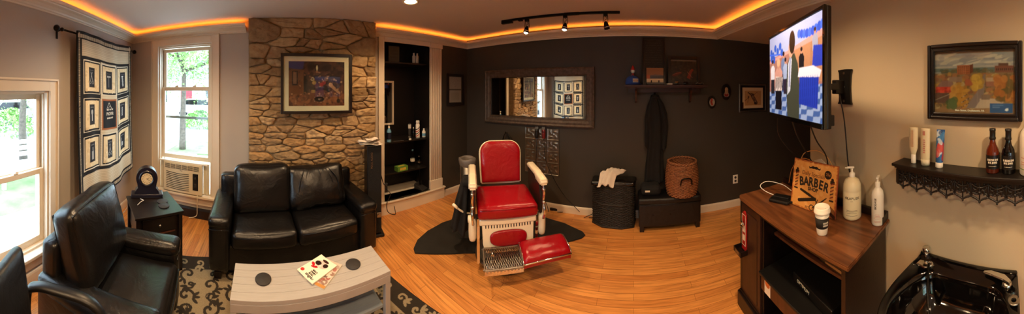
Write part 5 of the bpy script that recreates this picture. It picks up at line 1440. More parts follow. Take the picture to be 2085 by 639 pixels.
# ---------------- oval portraits, framed drawing, outlet
def oval(x, z, rx, rz_, lab, kind):
    t = thing('oval_plaque', lab, 'plaque', (x, 2.979, z), 0, 'oval plaques on the dark wall')
    P = [(rx * cos(2 * pi * k / 40), rz_ * sin(2 * pi * k / 40)) for k in range(40)]
    bm = B(); prism(bm, P, -.018, 0, 'y', bev=.006); obj('board', bm, 'black_wood', t)
    A_ = Art(rx * 1.4, rz_ * 1.45, 60, 90, '14100E')
    if kind: A_.ell(.5, .70, .24, .30, '9A8468'); A_.ell(.5, .58, .22, .34, 'A88E6E'); A_.ell(.5, .26, .40, .32, '86807A'); A_.ell(.5, .27, .30, .28, '8C2A28'); A_.ell(.5, .46, .26, .26, '9C8266'); A_.rect(.42, .62, .46, .65, '3A2A20'); A_.rect(.56, .62, .60, .65, '3A2A20')
    else: A_.ell(.5, .5, .46, .62, '9C9688'); A_.ell(.45, .55, .24, .40, '9A2A24'); A_.ell(.42, .78, .16, .2, 'B03028'); A_.ell(.66, .5, .12, .3, 'B8A888'); A_.ell(.5, .3, .16, .2, 'A83A30'); A_.ell(.5, .46, .05, .1, '3A1A18')
    rx2, rz2 = rx * .70, rz_ * .725
    def f(a, b_):
        k = hypot(a / rx2, b_ / rz2); k = 1 if k < 1 else 1 / k
        return (a * k, -.0186, b_ * k)
    A_.build('picture', 'art', t, fn=f)
oval(1.025, 1.449, .060, .087, 'smaller oval plaque with a red and white picture on the dark wall', 0)
oval(1.231, 1.587, .071, .112, 'larger oval plaque with a portrait figure on the dark wall', 1)
t = thing('framed_drawing', 'square framed brown drawing of barber tools on the dark wall near the television', 'picture', (1.645, 2.978, 1.50), 0)
bm = B(); frame_box(bm, .445, .40, .022, .022, bev=.004); obj('frame', bm, 'steel', t); bm = B(); frame_box(bm, .41, .365, .035, .008, y=-.006, bev=0); obj('mat_board', bm, 'black_wood', t)
A_ = Art(.345, .30, 110, 96, 'D9BC90'); A_.rect(.12, .14, .90, .84, 'B98A58'); A_.speck(.14, .16, .88, .82, ['C69A68', 'AC7E4C', 'BC9060'], 60, .02)
A_.line(.28, .76, .46, .60, .014, '3A2620'); A_.line(.72, .78, .48, .58, .006, '6A4A34'); A_.line(.48, .60, .66, .26, .05, '54342A'); A_.line(.50, .56, .64, .30, .026, '8A6A54'); A_.line(.54, .50, .60, .36, .010, '2E1A16'); A_.ell(.62, .24, .06, .05, '2E2420'); A_.line(.12, .36, .30, .50, .006, '4A3224'); A_.ell(.30, .54, .035, .05, '5A3C2C'); A_.line(.30, .50, .26, .28, .006, '4A3224'); A_.line(.40, .72, .56, .66, .012, '4A302A'); A_.rect(0, .02, .07, .30, '4A1E18')
A_.build('drawing', 'art', t, y=-.008)
t = thing('wall_outlet', 'white double outlet low on the dark wall near the cabinet', 'outlet', (1.371, 2.979, .375), 0)
bm = B(); bx(bm, (0, -.003, 0), (.075, .006, .118), bev=.002); obj('plate', bm, 'white_plastic', t)
for z in (-.024, .024):
    bm = B(); cyl(bm, (0, -.0055, z), .017, .003, 20, rot=RX); s_ = obj('socket', bm, 'dark_grey', t)

# ---------------- track light
def track():
    a, c = Vector((-1.476, 2.363, 2.43)), Vector((-.143, 2.455, 2.43)); L = (c - a).length; ang = atan2(c.y - a.y, c.x - a.x)
    t = thing('track_light', 'black ceiling track with three small spot heads, two of them lit', 'track light', (a.x, a.y, 2.43), ang)
    bm = B(); bx(bm, (L / 2, 0, -.012), (L, .034, .022), bev=.003); bx(bm, (.07, 0, -.028), (.14, .04, .035), bev=.004); bx(bm, (.24, 0, -.024), (.05, .036, .028), bev=.004); bx(bm, (L * .62, 0, -.012), (.16, .04, .026), bev=.004); obj('rail', bm, 'dark_metal', t)
    for px, on_ in ((1073, 1), (1151, 1), (1233, 0)):
        th_ = (px - 1290) / 480; # intersection of the sight line with the rail
        s = Vector((sin(th_), cos(th_))); d2 = Vector((c.x - a.x, c.y - a.y)).normalized(); den = s.x * -d2.y + s.y * d2.x
        k = (a.y * s.x - a.x * s.y) / den * 1.0; k = ((-a.x) * s.y + a.y * s.x) / (d2.x * s.y - d2.y * s.x); x = k
        h = thing_part('spot_head', t, (x, 0, 0), (0, 0, 0))
        bm = B(); bx(bm, (0, 0, -.035), (.045, .036, .03), bev=.004)
        for s_ in (-1, 1): tube(bm, [(s_ * .022, 0, -.045), (s_ * .026, 0, -.12)], .0035, 6)
        tube(bm, spline([(0, 0, -.05), (.012, 0, -.075), (-.010, 0, -.095), (0, 0, -.115)], 4), .0028, 6); obj('yoke', bm, 'dark_metal', h)
        cn = thing_part('lamp_can', h, (0, 0, -.115), (R(-14 if on_ else 10), R(6 if on_ else -14), 0))
        bm = B(); lathe(bm, [(0, .012), (.014, .010), (.022, -.01), (.029, -.04), (.030, -.072), (.027, -.072), (.026, -.045), (0, -.04)], 24); obj('shell', bm, 'dark_metal', cn)
        bm = B(); lathe(bm, [(.0295, -.044), (.032, -.046), (.032, -.051), (.030, -.053)], 24); obj('ring', bm, 'chrome', cn)
        bm = B(); lathe(bm, [(0, -.078), (.014, -.075), (.0255, -.066)], 24); obj('bulb', bm, M['spot_glow'] if on_ else 'dark_grey', cn)
        if on_:
            ld = bpy.data.lights.new('spot', 'SPOT'); ld.energy = SPOT_W; ld.color = WARM; ld.spot_size = R(110); ld.spot_blend = .9; ld.shadow_soft_size = .03
            lo = bpy.data.objects.new('spot', ld); COL.objects.link(lo); lo.parent = cn; lo.location = (0, 0, -.09)
M['spot_glow'] = emit('spot_glow', 'FFE6BC', 25)
track()

# =================================================================== RIGHT SIDE
# ---------------- television on its wall arm
def tv():
    W, H_ = .72, .555
    t = thing('television', 'flat television showing a party scene, swung out from the right wall', 'television', (.835, 1.062, 1.705), R(-103.2), tilt=(0, 0))
    bm = B(); bx(bm, (0, .022, 0), (W, .026, H_), bev=.006); bx(bm, (0, .045, -.02), (W * .6, .03, H_ * .6), bev=.01); bx(bm, (W * .42, .042, -.24), (.10, .03, .05), bev=.004); obj('housing', bm, 'black_plastic', t)
    bm = B(); frame_box(bm, W, H_, .018, .016, y=.010, bev=.003); bx(bm, (0, .0, -H_ / 2 + .012), (W - .03, .018, .026), bev=.003); obj('bezel', bm, 'black_gloss', t)
    A_ = Art(W - .03, H_ - .042, 300, 220, '8FA0D8'); A_.rng = np.random.default_rng(8)
    # hall: pale ceiling, brown walls, blue-checked floor
    A_.poly([(0, 0), (1, 0), (1, .36), (.6, .40), (0, .30)], '8AA6D8')
    for i in range(12):
        for j in range(7):
            if (i + j) % 2: x = i / 11; y = j / 18; A_.poly([(x - .04, y), (x + .05, y + .01), (x + .06, y + .06), (x - .03, y + .055)], '3E5EA6')
    A_.poly([(0, .28), (1, .36), (1, .80), (.70, .78), (.30, .74), (0, .72)], '8E6A68'); A_.poly([(.58, .38), (1, .38), (1, .78), (.58, .74)], 'A07A62'); A_.poly([(0, .70), (.35, .74), (1, .84), (1, .78), (.30, .70), (0, .66)], 'C08E94')
    for x in (.68, .84, .93): A_.line(x, .40, x + .01, .76, .003, '7A5848')
    # blue balloons and garland
    for k in range(9): A_.ell(.66 + k * .042, .885 - .03 * sin(pi * k / 8), .028, .034, '2A4ED0' if k % 2 else '3A62E6')
    for x, y in ((.05, .80), (.10, .76), (.16, .84), (.22, .79), (.28, .84), (.32, .76), (.06, .72), (.13, .70)): A_.ell(x, y, .03, .036, '2F55C8')
    A_.line(0, .78, .3, .74, .01, '3A62E6')
    # people seen as simple clothed figures
    def pers(x, y0, h, w, top, bot, skin='A88478', hair='2A2024'):
        A_.poly([(x - w * .45, y0), (x + w * .45, y0), (x + w * .42, y0 + h * .5), (x - w * .42, y0 + h * .5)], bot); A_.poly([(x - w * .5, y0 + h * .42), (x + w * .5, y0 + h * .42), (x + w * .55, y0 + h * .75), (x + w * .25, y0 + h * .84), (x - w * .25, y0 + h * .84), (x - w * .55, y0 + h * .75)], top)
        A_.ell(x, y0 + h * .91, w * .22, w * .28, skin); A_.ell(x, y0 + h * .95, w * .23, w * .22, hair)
    pers(.09, .26, .44, .10, 'C2CCE4', '22242E'); pers(.36, .30, .46, .10, '5E74A8', '2E3450'); pers(.40, .26, .42, .09, '8AA0D0', '2A2438'); pers(.70, .34, .40, .08, '1E1C22', '141418'); pers(.90, .52, .36, .07, '8A94B8', '5A6898')
    pers(.24, .06, .62, .17, 'B08A88', '14121A', hair='C09C88')
    A_.poly([(.15, .30), (.32, .30), (.34, .46), (.17, .48)], 'C9C6CE')
    for k in range(9): A_.line(.16 + k * .02, .30 + .02 * (k % 3), .18 + k * .017, .46, .007, '1C1A20')
    # man in the dark suit in front
    A_.poly([(.44, .0), (.66, .0), (.67, .30), (.64, .58), (.58, .70), (.50, .70), (.44, .60), (.42, .34)], '3A4038'); A_.poly([(.44, .25), (.50, .30), (.53, .64), (.50, .70), (.46, .60)], 'AFBEDC'); A_.line(.48, .35, .50, .66, .012, '5E6EA8')
    A_.ell(.51, .76, .045, .07, 'B89084'); A_.ell(.535, .83, .055, .095, '2E241E')
    # tables with blue skirts
    A_.poly([(.86, .52), (1, .52), (1, .70), (.88, .72)], '2A3CB8'); A_.poly([(.66, .16), (.93, .13), (.95, .44), (.67, .46)], '2238B4'); A_.poly([(.64, .44), (.96, .42), (.98, .48), (.88, .53), (.66, .53)], 'C8D2F0')
    for k in range(9): A_.line(.68 + k * .03, .16, .69 + k * .03, .44, .004, '1A2A94')
    A_.blur(2); A_.grain(.10); A_.build('screen', 'screen', t, y=-.0065 + .004)
    # swivel arm and wall plate belong to the mount
    m = thing('television_mount', 'black wall plate and jointed arm holding the television', 'wall mount', on('D', 1.068, 1.628, .0), rot_of('D'))
    bm = B(); P = [(-.075, -.125), (-.06, -.105), (-.052, 0), (-.06, .105), (-.075, .125), (-.02, .128), (.02, .128), (.075, .125), (.062, .1), (.056, 0), (.062, -.1), (.075, -.125)]
    prism(bm, P, -.022, -.001, 'y', bev=.004); pl = obj('wall_plate', bm, 'black_plastic', m)
    for z in (-.10, 0, .10):
        bm = B(); cyl(bm, (0, -.022, z), .009, .004, 16, rot=RX); obj('bolt', bm, 'steel', pl)
    bm = B(); bx(bm, (-.02, -.06, 0), (.05, .08, .10), bev=.006); bx(bm, (-.01, -.20, .0), (.04, .24, .045), rz=R(-4), bev=.006); cyl(bm, (-.02, -.32, -.05), .022, .10, 18); bx(bm, (-.02, -.375, 0), (.035, .11, .045), bev=.005); obj('arm', bm, 'black_plastic', m)
    bm = B(); bx(bm, (0, .071, 0), (.16, .012, .20), bev=.004); o = obj('vesa_plate', bm, 'black_plastic', m); 
    o.matrix_local = (Matrix.Translation(m.location) @ Matrix.Rotation(rot_of('D'), 4, 'Z')).inverted() @ (Matrix.Translation((.835, 1.062, 1.64)) @ Matrix.Rotation(R(-103.2), 4, 'Z'))
    for k, (pts, lab) in enumerate(((((.93, 1.33, 1.43), (.96, 1.36, 1.30), (1.05, 1.36, 1.18), (1.17, 1.33, 1.05), (1.22, 1.30, .90)), 'black television cable hanging furthest left'),
        (((.93, 1.18, 1.43), (1.0, 1.20, 1.30), (1.10, 1.22, 1.17), (1.18, 1.22, 1.05), (1.22, 1.18, .92)), 'black television cable hanging left of the middle'),
        (((.90, .98, 1.43), (1.0, 1.02, 1.30), (1.13, 1.06, 1.17), (1.20, 1.10, 1.02), (1.24, 1.10, .90)), 'black television cable hanging right of the middle'),
        (((1.18, .99, 1.58), (1.22, .98, 1.40), (1.23, .96, 1.15), (1.25, .95, 1.0), (1.28, 1.0, .88)), 'black cable hanging from the wall mount, furthest right'))):
        bm = B(); tube(bm, spline(pts, 10), .0045, 8); c_ = obj('cable', bm, 'black_plastic'); tag(c_, lab, 'cable', 'television cables')
tv()

# ---------------- cabinet with the wooden top
CAB = ((1.030, 1.150, 0), R(-86))
def cabinet():
    t = thing('media_cabinet', 'black cabinet with an open bay and walnut top beside the right wall', 'cabinet', *CAB)
    W, D, H_ = .93, .44, .788
    bm = B(); prism(bm, [(-.485, -.215), (-.45, -.235), (.45, -.235), (.49, -.235), (.49, .225), (-.485, .225)], H_, H_ + .022, bev=.004); obj('top', bm, 'wood_top', t)
    bm = B(); bx(bm, (.0, .218, H_ + .045), (.96, .02, .05), bev=.005); bx(bm, (.472, .175, H_ + .045), (.016, .07, .05), bev=.004); obj('back_rail', bm, 'black_wood', t)
    bm = B(); bx(bm, (-W / 2 + .012, 0, H_ / 2), (.024, D, H_), bev=.002); bx(bm, (W / 2 - .012, 0, H_ / 2), (.024, D, H_), bev=.002); bx(bm, (-.195, .005, H_ / 2), (.022, D - .02, H_), bev=.002); bx(bm, (0, 0, .09), (W - .05, D - .01, .02)); bx(bm, (0, -.205, H_ - .012), (W - .05, .02, .024)); obj('carcass', bm, 'black_wood', t)
    bm = B(); bx(bm, (.13, .205, H_ / 2 + .04), (.64, .012, H_ - .1)); obj('back_panel', bm, 'brown_wood', t)
    bm = B(); bx(bm, (-.322, -.212, .44), (.232, .018, .67), bev=.003); bx(bm, (-.322, -.222, .44), (.17, .006, .58), bev=.004); obj('door', bm, M['dark_door'], t)
    bm = B(); bx(bm, (-.325, -.218, .055), (.29, .05, .11), bev=.006); bx(bm, (-.325, -.214, .115), (.27, .03, .016), bev=.004); bx(bm, (-.462, .0, .055), (.024, D + .01, .11), bev=.004); obj('plinth', bm, 'black_wood', t)
    bm = B(); bx(bm, (.13, .04, .635), (.62, .32, .018), bev=.002); obj('upper_shelf', bm, 'brown_wood', t)
    bm = B(); bx(bm, (.13, 0, .32), (.62, D - .03, .02), bev=.002); obj('lower_shelf', bm, 'black_wood', t)
M['dark_door'] = wood('dark_walnut_door', '2A1812', '38211A', .35, 2)
cabinet()
CT = .8105
def cabp(x, y, z): a = CAB[1]; return (CAB[0][0] + x * cos(a) - y * sin(a), CAB[0][1] + x * sin(a) + y * cos(a), z)
t = thing('media_player', 'small black box with a silver front on the upper inner cabinet shelf', 'media player', cabp(.31, -.045, .6445), CAB[1] - .1)
bm = B(); bx(bm, (0, 0, .022), (.19, .14, .04), bev=.004); obj('case', bm, 'black_plastic', t); bm = B(); bx(bm, (.02, -.072, .024), (.13, .004, .016), bev=.001); obj('front', bm, 'steel', t)
t = thing('cable_box', 'flat black receiver with pale lettering inside the cabinet bay', 'receiver', cabp(.21, -.03, .446), CAB[1] - .15)
bm = B(); bx(bm, (0, 0, .03), (.34, .26, .055), bev=.004); obj('case', bm, 'black_plastic', t); lettering('OPTIMUM', .026, 'paper', t, Matrix.Translation((-.07, -.1312, .03)) @ UP)
t = thing('small_fridge', 'low black topped unit with a brown front and round sticker in the cabinet bay', 'box unit', cabp(.125, -.09, .331), CAB[1])
bm = B(); bx(bm, (0, 0, .05), (.58, .30, .095), bev=.004); obj('body', bm, 'brown_wood', t); bm = B(); bx(bm, (0, -.005, .106), (.60, .32, .016), bev=.004); obj('top', bm, 'black_plastic', t)
A_ = Art(.06, .09, 30, 40, 'E8E2D8'); A_.ell(.5, .78, .42, .42, 'D07038'); A_.rect(.05, .05, .95, .5, 'EFEAE2'); o = A_.build('sticker', 'art', t, y=-.1512); o.location = (-.22, 0, .052)
# red bottle opener on the door
t = thing('bottle_opener', 'red wall bottle opener with a metal catch on the cabinet door', 'bottle opener', cabp(-.385, -.2255, .60), CAB[1])
bm = B(); prism(bm, [(-.028, -.145), (.028, -.145), (.028, .10), (.016, .125), (0, .135), (-.016, .125), (-.028, .10)], -.012, 0, 'y', bev=.002); obj('plate', bm, M.setdefault('opener_red', mat('opener_red', '9C1C1C', .35)), t)
bm = B(); frame_box(bm, .05, .22, .003, .001, y=-.0122, bev=0); bx(bm, (0, -.0125, .01), (.028, .001, .05)); bx(bm, (0, -.0125, -.055), (.028, .001, .04)); obj('print', bm, 'paper', t)
bm = B(); lathe(bm, [(.008, 0), (.018, .004), (.019, .014), (.012, .018), (.008, .012)], 20, c=(0, -.014, .045), rot=RX); bx(bm, (0, -.030, .030), (.03, .012, .006), bev=.002); obj('opener', bm, 'chrome', t)
bm = B(); bx(bm, (-.015, -.030, -.165), (.10, .060, .008), bev=.002); bx(bm, (-.015, -.058, -.15), (.10, .006, .035), bev=.002); bx(bm, (-.062, -.030, -.15), (.006, .06, .035), bev=.002); bx(bm, (.032, -.030, -.15), (.006, .06, .035), bev=.002); bx(bm, (-.015, -.004, -.15), (.10, .006, .04), bev=.002); obj('cap_catcher', bm, 'black_wood', t)
bm = B(); bx(bm, (-.01, -.062, -.148), (.05, .002, .022)); obj('catcher_label', bm, 'steel', t)
# black charging stand
p_ = gp(1590, 409, CT); t = thing('charging_stand', 'flat black clipper stand lying on the walnut top', 'stand', p_, R(-60))
bm = B(); bx(bm, (0, 0, .012), (.15, .10, .022), bev=.008); bx(bm, (.0, .02, .026), (.12, .05, .010), bev=.004); obj('base', bm, 'black_plastic', t)
bm = B()
for k in range(5): bx(bm, (.06 + .012 * (k % 2), -.04 + k * .02, .016), (.05, .008, .012), bev=.002)
obj('fin', bm, 'black_plastic', t)
bm = B(); tube(bm, spline([(1.02, 1.40, .816), (.95, 1.50, .84), (.93, 1.56, .87), (1.0, 1.56, .89), (1.10, 1.50, .86), (1.15, 1.45, .816)], 8), .003, 6); tag(obj('white_cable', bm, 'white_plastic'), 'white cable looping on the walnut top behind the black stand', 'cable')
bm = B(); tube(bm, spline([(1.10, 1.42, .90), (1.10, 1.38, 1.02), (1.14, 1.32, 1.10), (1.18, 1.22, 1.08), (1.20, 1.14, .98)], 8), .003, 6); tag(obj('orange_cable', bm, M.setdefault('orange_pl', mat('orange_cable', 'C07A3A', .5))), 'thin orange cable arching behind the barber sign', 'cable')
t = thing('envelope', 'pale card leaning against the end of the right wall behind the sign', 'card', (1.315, 1.30, CT), R(-97), tilt=(R(-6), 0)); bm = B(); prism(bm, [(-.10, 0), (.12, 0), (.12, .20), (-.02, .25), (-.10, .22)], -.003, .003, 'y'); obj('card', bm, 'paper', t)

# ---------------- BARBER SHOP sign
def sign():
    a_, c_ = gp(1609, 414, CT), gp(1700, 448, CT); W = hypot(a_[0] - c_[0], a_[1] - c_[1]); rz = atan2(c_[1] - a_[1], c_[0] - a_[0]); H_ = .315
    t = thing('barber_sign', 'vintage orange metal BARBER SHOP sign leaning on the walnut top', 'sign', ((a_[0] + c_[0]) / 2, (a_[1] + c_[1]) / 2, CT + .001), rz, tilt=(R(-9), 0))
    bm = B(); bx(bm, (0, .006, H_ / 2), (W, .010, H_), bev=.002); obj('board', bm, M.setdefault('rust', mat('rusty_edge', '8A3E22', .6, var=.3, scale=30)), t)
    A_ = Art(W - .004, H_ - .004, 200, 180, 'D99A52'); A_.rng = np.random.default_rng(6)
    A_.speck(0, 0, 1, 1, ['DDA25C', 'D5944A', 'E0A866'], 120, .03)
    for k in range(70):
        for e_ in ((A_.rng.random(), .0), (A_.rng.random(), 1.), (0., A_.rng.random()), (1., A_.rng.random())): A_.ell(e_[0], e_[1], .012 + .028 * A_.rng.random(), .012 + .02 * A_.rng.random(), ('A65A2C', '8A3A20', 'B8682E')[k % 3], .5)
    K = '2A2018'
    # moustache
    for s in (-1, 1):
        A_.ell(.5 + s * .035, .885, .045, .024, K); A_.line(.5 + s * .06, .88, .5 + s * .115, .865, .009, K); A_.line(.5 + s * .115, .865, .5 + s * .125, .89, .006, K)
    # striped poles either side
    for s in (-1, 1):
        x = .5 + s * .40; y0 = .36 if s < 0 else .30
        A_.ell(x, y0 + .42, .028, .03, K); A_.rect(x - .045, y0 + .34, x + .045, y0 + .40, K); A_.rect(x - .035, y0 + .03, x + .035, y0 + .34, 'C98A48')
        for k in range(5): A_.poly([(x - .035, y0 + .05 + k * .065), (x + .035, y0 + .09 + k * .065), (x + .035, y0 + .115 + k * .065), (x - .035, y0 + .075 + k * .065)], ('7A2E1C', '3A2A20')[k % 2])
        A_.rect(x - .045, y0, x + .045, y0 + .035, K)
    # badge, razor, scissors, brush stroke corner
    A_.ell(.80, .80, .075, .075, K); A_.line(.20, .14, .56, .26, .022, K); A_.line(.22, .37, .52, .28, .014, K); A_.poly([(.22, .40), (.46, .33), (.45, .27), (.24, .34)], K)
    A_.line(.60, .12, .80, .34, .006, K); A_.line(.62, .26, .56, .10, .006, K); A_.ring(.50, .07, .017, .006, K); A_.ring(.66, .07, .015, .006, K); A_.line(.56, .26, .66, .08, .007, K); A_.line(.80, .34, .52, .08, .007, K)
    A_.ell(.92, .10, .12, .07, '5A2A1C', .7, -.8); A_.line(.78, .16, .99, .02, .02, '2E1A14')
    A_.build('face', 'art', t, y=-.0005, z0=.002)
    def L_(s_, sz, x, z, rot=0, mm='sign_ink', b_=.001, sx=1): lettering(s_, sz, mm, t, Matrix.Translation((x * W, -.0012, z * H_)) @ Matrix.Rotation(R(rot), 4, 'Y') @ UP, bold=b_, sx=sx)
    L_('Daily Specials', .036, -.02, .735, 0, 'sign_tan', .0006, .95)
    for k, ch in enumerate('BARBER'):
        u = (k - 2.5) / 2.5; L_(ch, .078, u * .275, .565 - .035 * u * u + .01, u * 9, b_=.0028, sx=.80)
    L_('SHOP', .032, .0, .435, b_=.0012); L_('25¢', .024, .30, .80, 0, 'sign_tan', .0008); L_('EST. 1889', .022, -.02, .055, 0, 'sign_tan', .0005)
    bm = B(); tube(bm, spline([(-W * .36, .004, H_ - .01), (-W * .28, .01, H_ + .045), (-W * .05, .015, H_ + .072), (W * .2, .012, H_ + .05), (W * .38, .004, H_ - .01)], 8), .0035, 6); obj('hanging_cord', bm, M.setdefault('rope', mat('jute_cord', 'A47A48', .8)), t)
M['sign_ink'] = mat('sign_ink', '2A2018', .6); M['sign_tan'] = mat('sign_tan_ink', '8E5C2C', .6)
sign()

# ---------------- coffee cup
def cup():
    t = thing('paper_cup', 'white takeaway coffee cup with a dark sleeve on the walnut top', 'cup', gp(1674, 474, CT))
    bm = B(); lathe(bm, [(0, 0), (.029, 0), (.030, .004), (.042, .122), (.040, .122), (0, .118)], 36); obj('cup', bm, 'white_plastic', t)
    bm = B(); lathe(bm, [(.0335, .038), (.0345, .038), (.0405, .096), (.0395, .096)], 36); s_ = obj('sleeve', bm, M.setdefault('sleeve', mat('dark_sleeve', '23201E', .8)), t)
    bm = B(); lathe(bm, [(.044, .116), (.047, .119), (.047, .128), (.044, .131), (.043, .145), (.040, .149), (.036, .146), (0, .144)], 36); bx(bm, (0, -.026, .1465), (.012, .005, .002)); obj('lid', bm, 'white_plastic', t)
    bm = B()
    for i in range(5):
        for j in range(2):
            a = R(-135 + 10) + i * .17; r_ = .0385; bx(bm, (r_ * cos(a) * (1 + j * .035), r_ * sin(a) * (1 + j * .035), .058 + j * .014), (.002, .0035 + .001 * (i % 2), .0085), rz=a)
    obj('print', bm, 'paper', s_)
cup()
# ---------------- pump bottles
def pump(bm, z, s=1.0, d=-1):
    lathe(bm, [(.016 * s, z), (.017 * s, z + .004), (.017 * s, z + .024), (.010 * s, z + .030), (.0055, z + .034), (.0055, z + .055), (0, z + .055)], 20)
    bx(bm, (d * .010, 0, z + .060), (.046, .018, .011), bev=.004); bx(bm, (d * .036, 0, z + .057), (.018, .008, .007), bev=.002)
t = thing('pump_bottle', 'large cream pump bottle with plain lettering by the right wall', 'bottle', gp(1735, 440, CT), R(-50), 'pump bottles on the walnut top')
bm = B(); lathe(bm, [(0, 0), (.052, 0), (.057, .006), (.058, .015), (.058, .165), (.0565, .170), (.058, .175), (.056, .205), (.044, .232), (.022, .246), (.018, .25)], 40); obj('body', bm, M.setdefault('cream_bottle', mat('cream_bottle', 'E4D8B4', .3, var=.01)), t)
bm = B(); pump(bm, .248, 1.1); obj('pump', bm, 'white_plastic', t)
def curved_text(s_, size, r_, z, parent, m, ang0, step, b_=.0004):
    for k, ch in enumerate(s_):
        a = ang0 + (k - (len(s_) - 1) / 2) * step
        lettering(ch, size, m, parent, Matrix.Rotation(a + pi / 2, 4, 'Z') @ Matrix.Translation((0, -r_ - .0004, z)) @ UP, bold=b_)
M['label_ink'] = mat('grey_label_ink', '5A5248', .6); M['pink_ink'] = mat('pink_label_ink', 'C88A7A', .6)
fa = R(-135 + 50) - 0.0
def face_of(loc, rz): return atan2(-loc[1], -loc[0]) - rz
a0 = face_of(gp(1735, 440), R(-50)); curved_text('OLAPLEX', .020, .058, .135, t, 'label_ink', a0, .22)
bm = B()
for z, n_ in ((.118, 3), (.062, 14), (.055, 14), (.046, 12), (.03, 14)):
    for k in range(n_):
        a = a0 + (k - n_ / 2) * .09; bx(bm, (.0583 * cos(a), .0583 * sin(a), z), (.0006, .0045, .0018), rz=a)
obj('fine_print', bm, 'label_ink', t)
t = thing('pump_bottle', 'slender white pump bottle with pink print at the cabinet corner', 'bottle', gp(1787, 454, CT), R(20), 'pump bottles on the walnut top')
bm = B(); lathe(bm, [(0, 0), (.034, 0), (.037, .006), (.037, .17), (.033, .195), (.018, .212), (.015, .216)], 36); obj('body', bm, 'white_plastic', t)
bm = B(); lathe(bm, [(.015, .212), (.016, .245), (.012, .247), (.006, .25), (.006, .265), (0, .265)], 20); bx(bm, (.012, 0, .270), (.05, .016, .010), bev=.004); bx(bm, (.045, 0, .266), (.022, .008, .008), bev=.002); obj('pump', bm, 'white_plastic', t)
a0 = face_of(gp(1787, 454), R(20)); bm = B()
for z, n_ in ((.06, 7), (.052, 9), (.044, 9), (.03, 9), (.024, 9), (.068, 5)):
    for k in range(n_):
        a = a0 + (k - n_ / 2) * .12; bx(bm, (.0373 * cos(a), .0373 * sin(a), z), (.0006, .004, .0022), rz=a)
obj('fine_print', bm, 'pink_ink', t)
lettering('BIOLAGE', .016, 'label_ink', t, Matrix.Rotation(a0 + pi / 2 - .35, 4, 'Z') @ Matrix.Translation((0, -.0378, .13)) @ UP @ Matrix.Rotation(pi / 2, 4, 'Z'), bold=.0003)

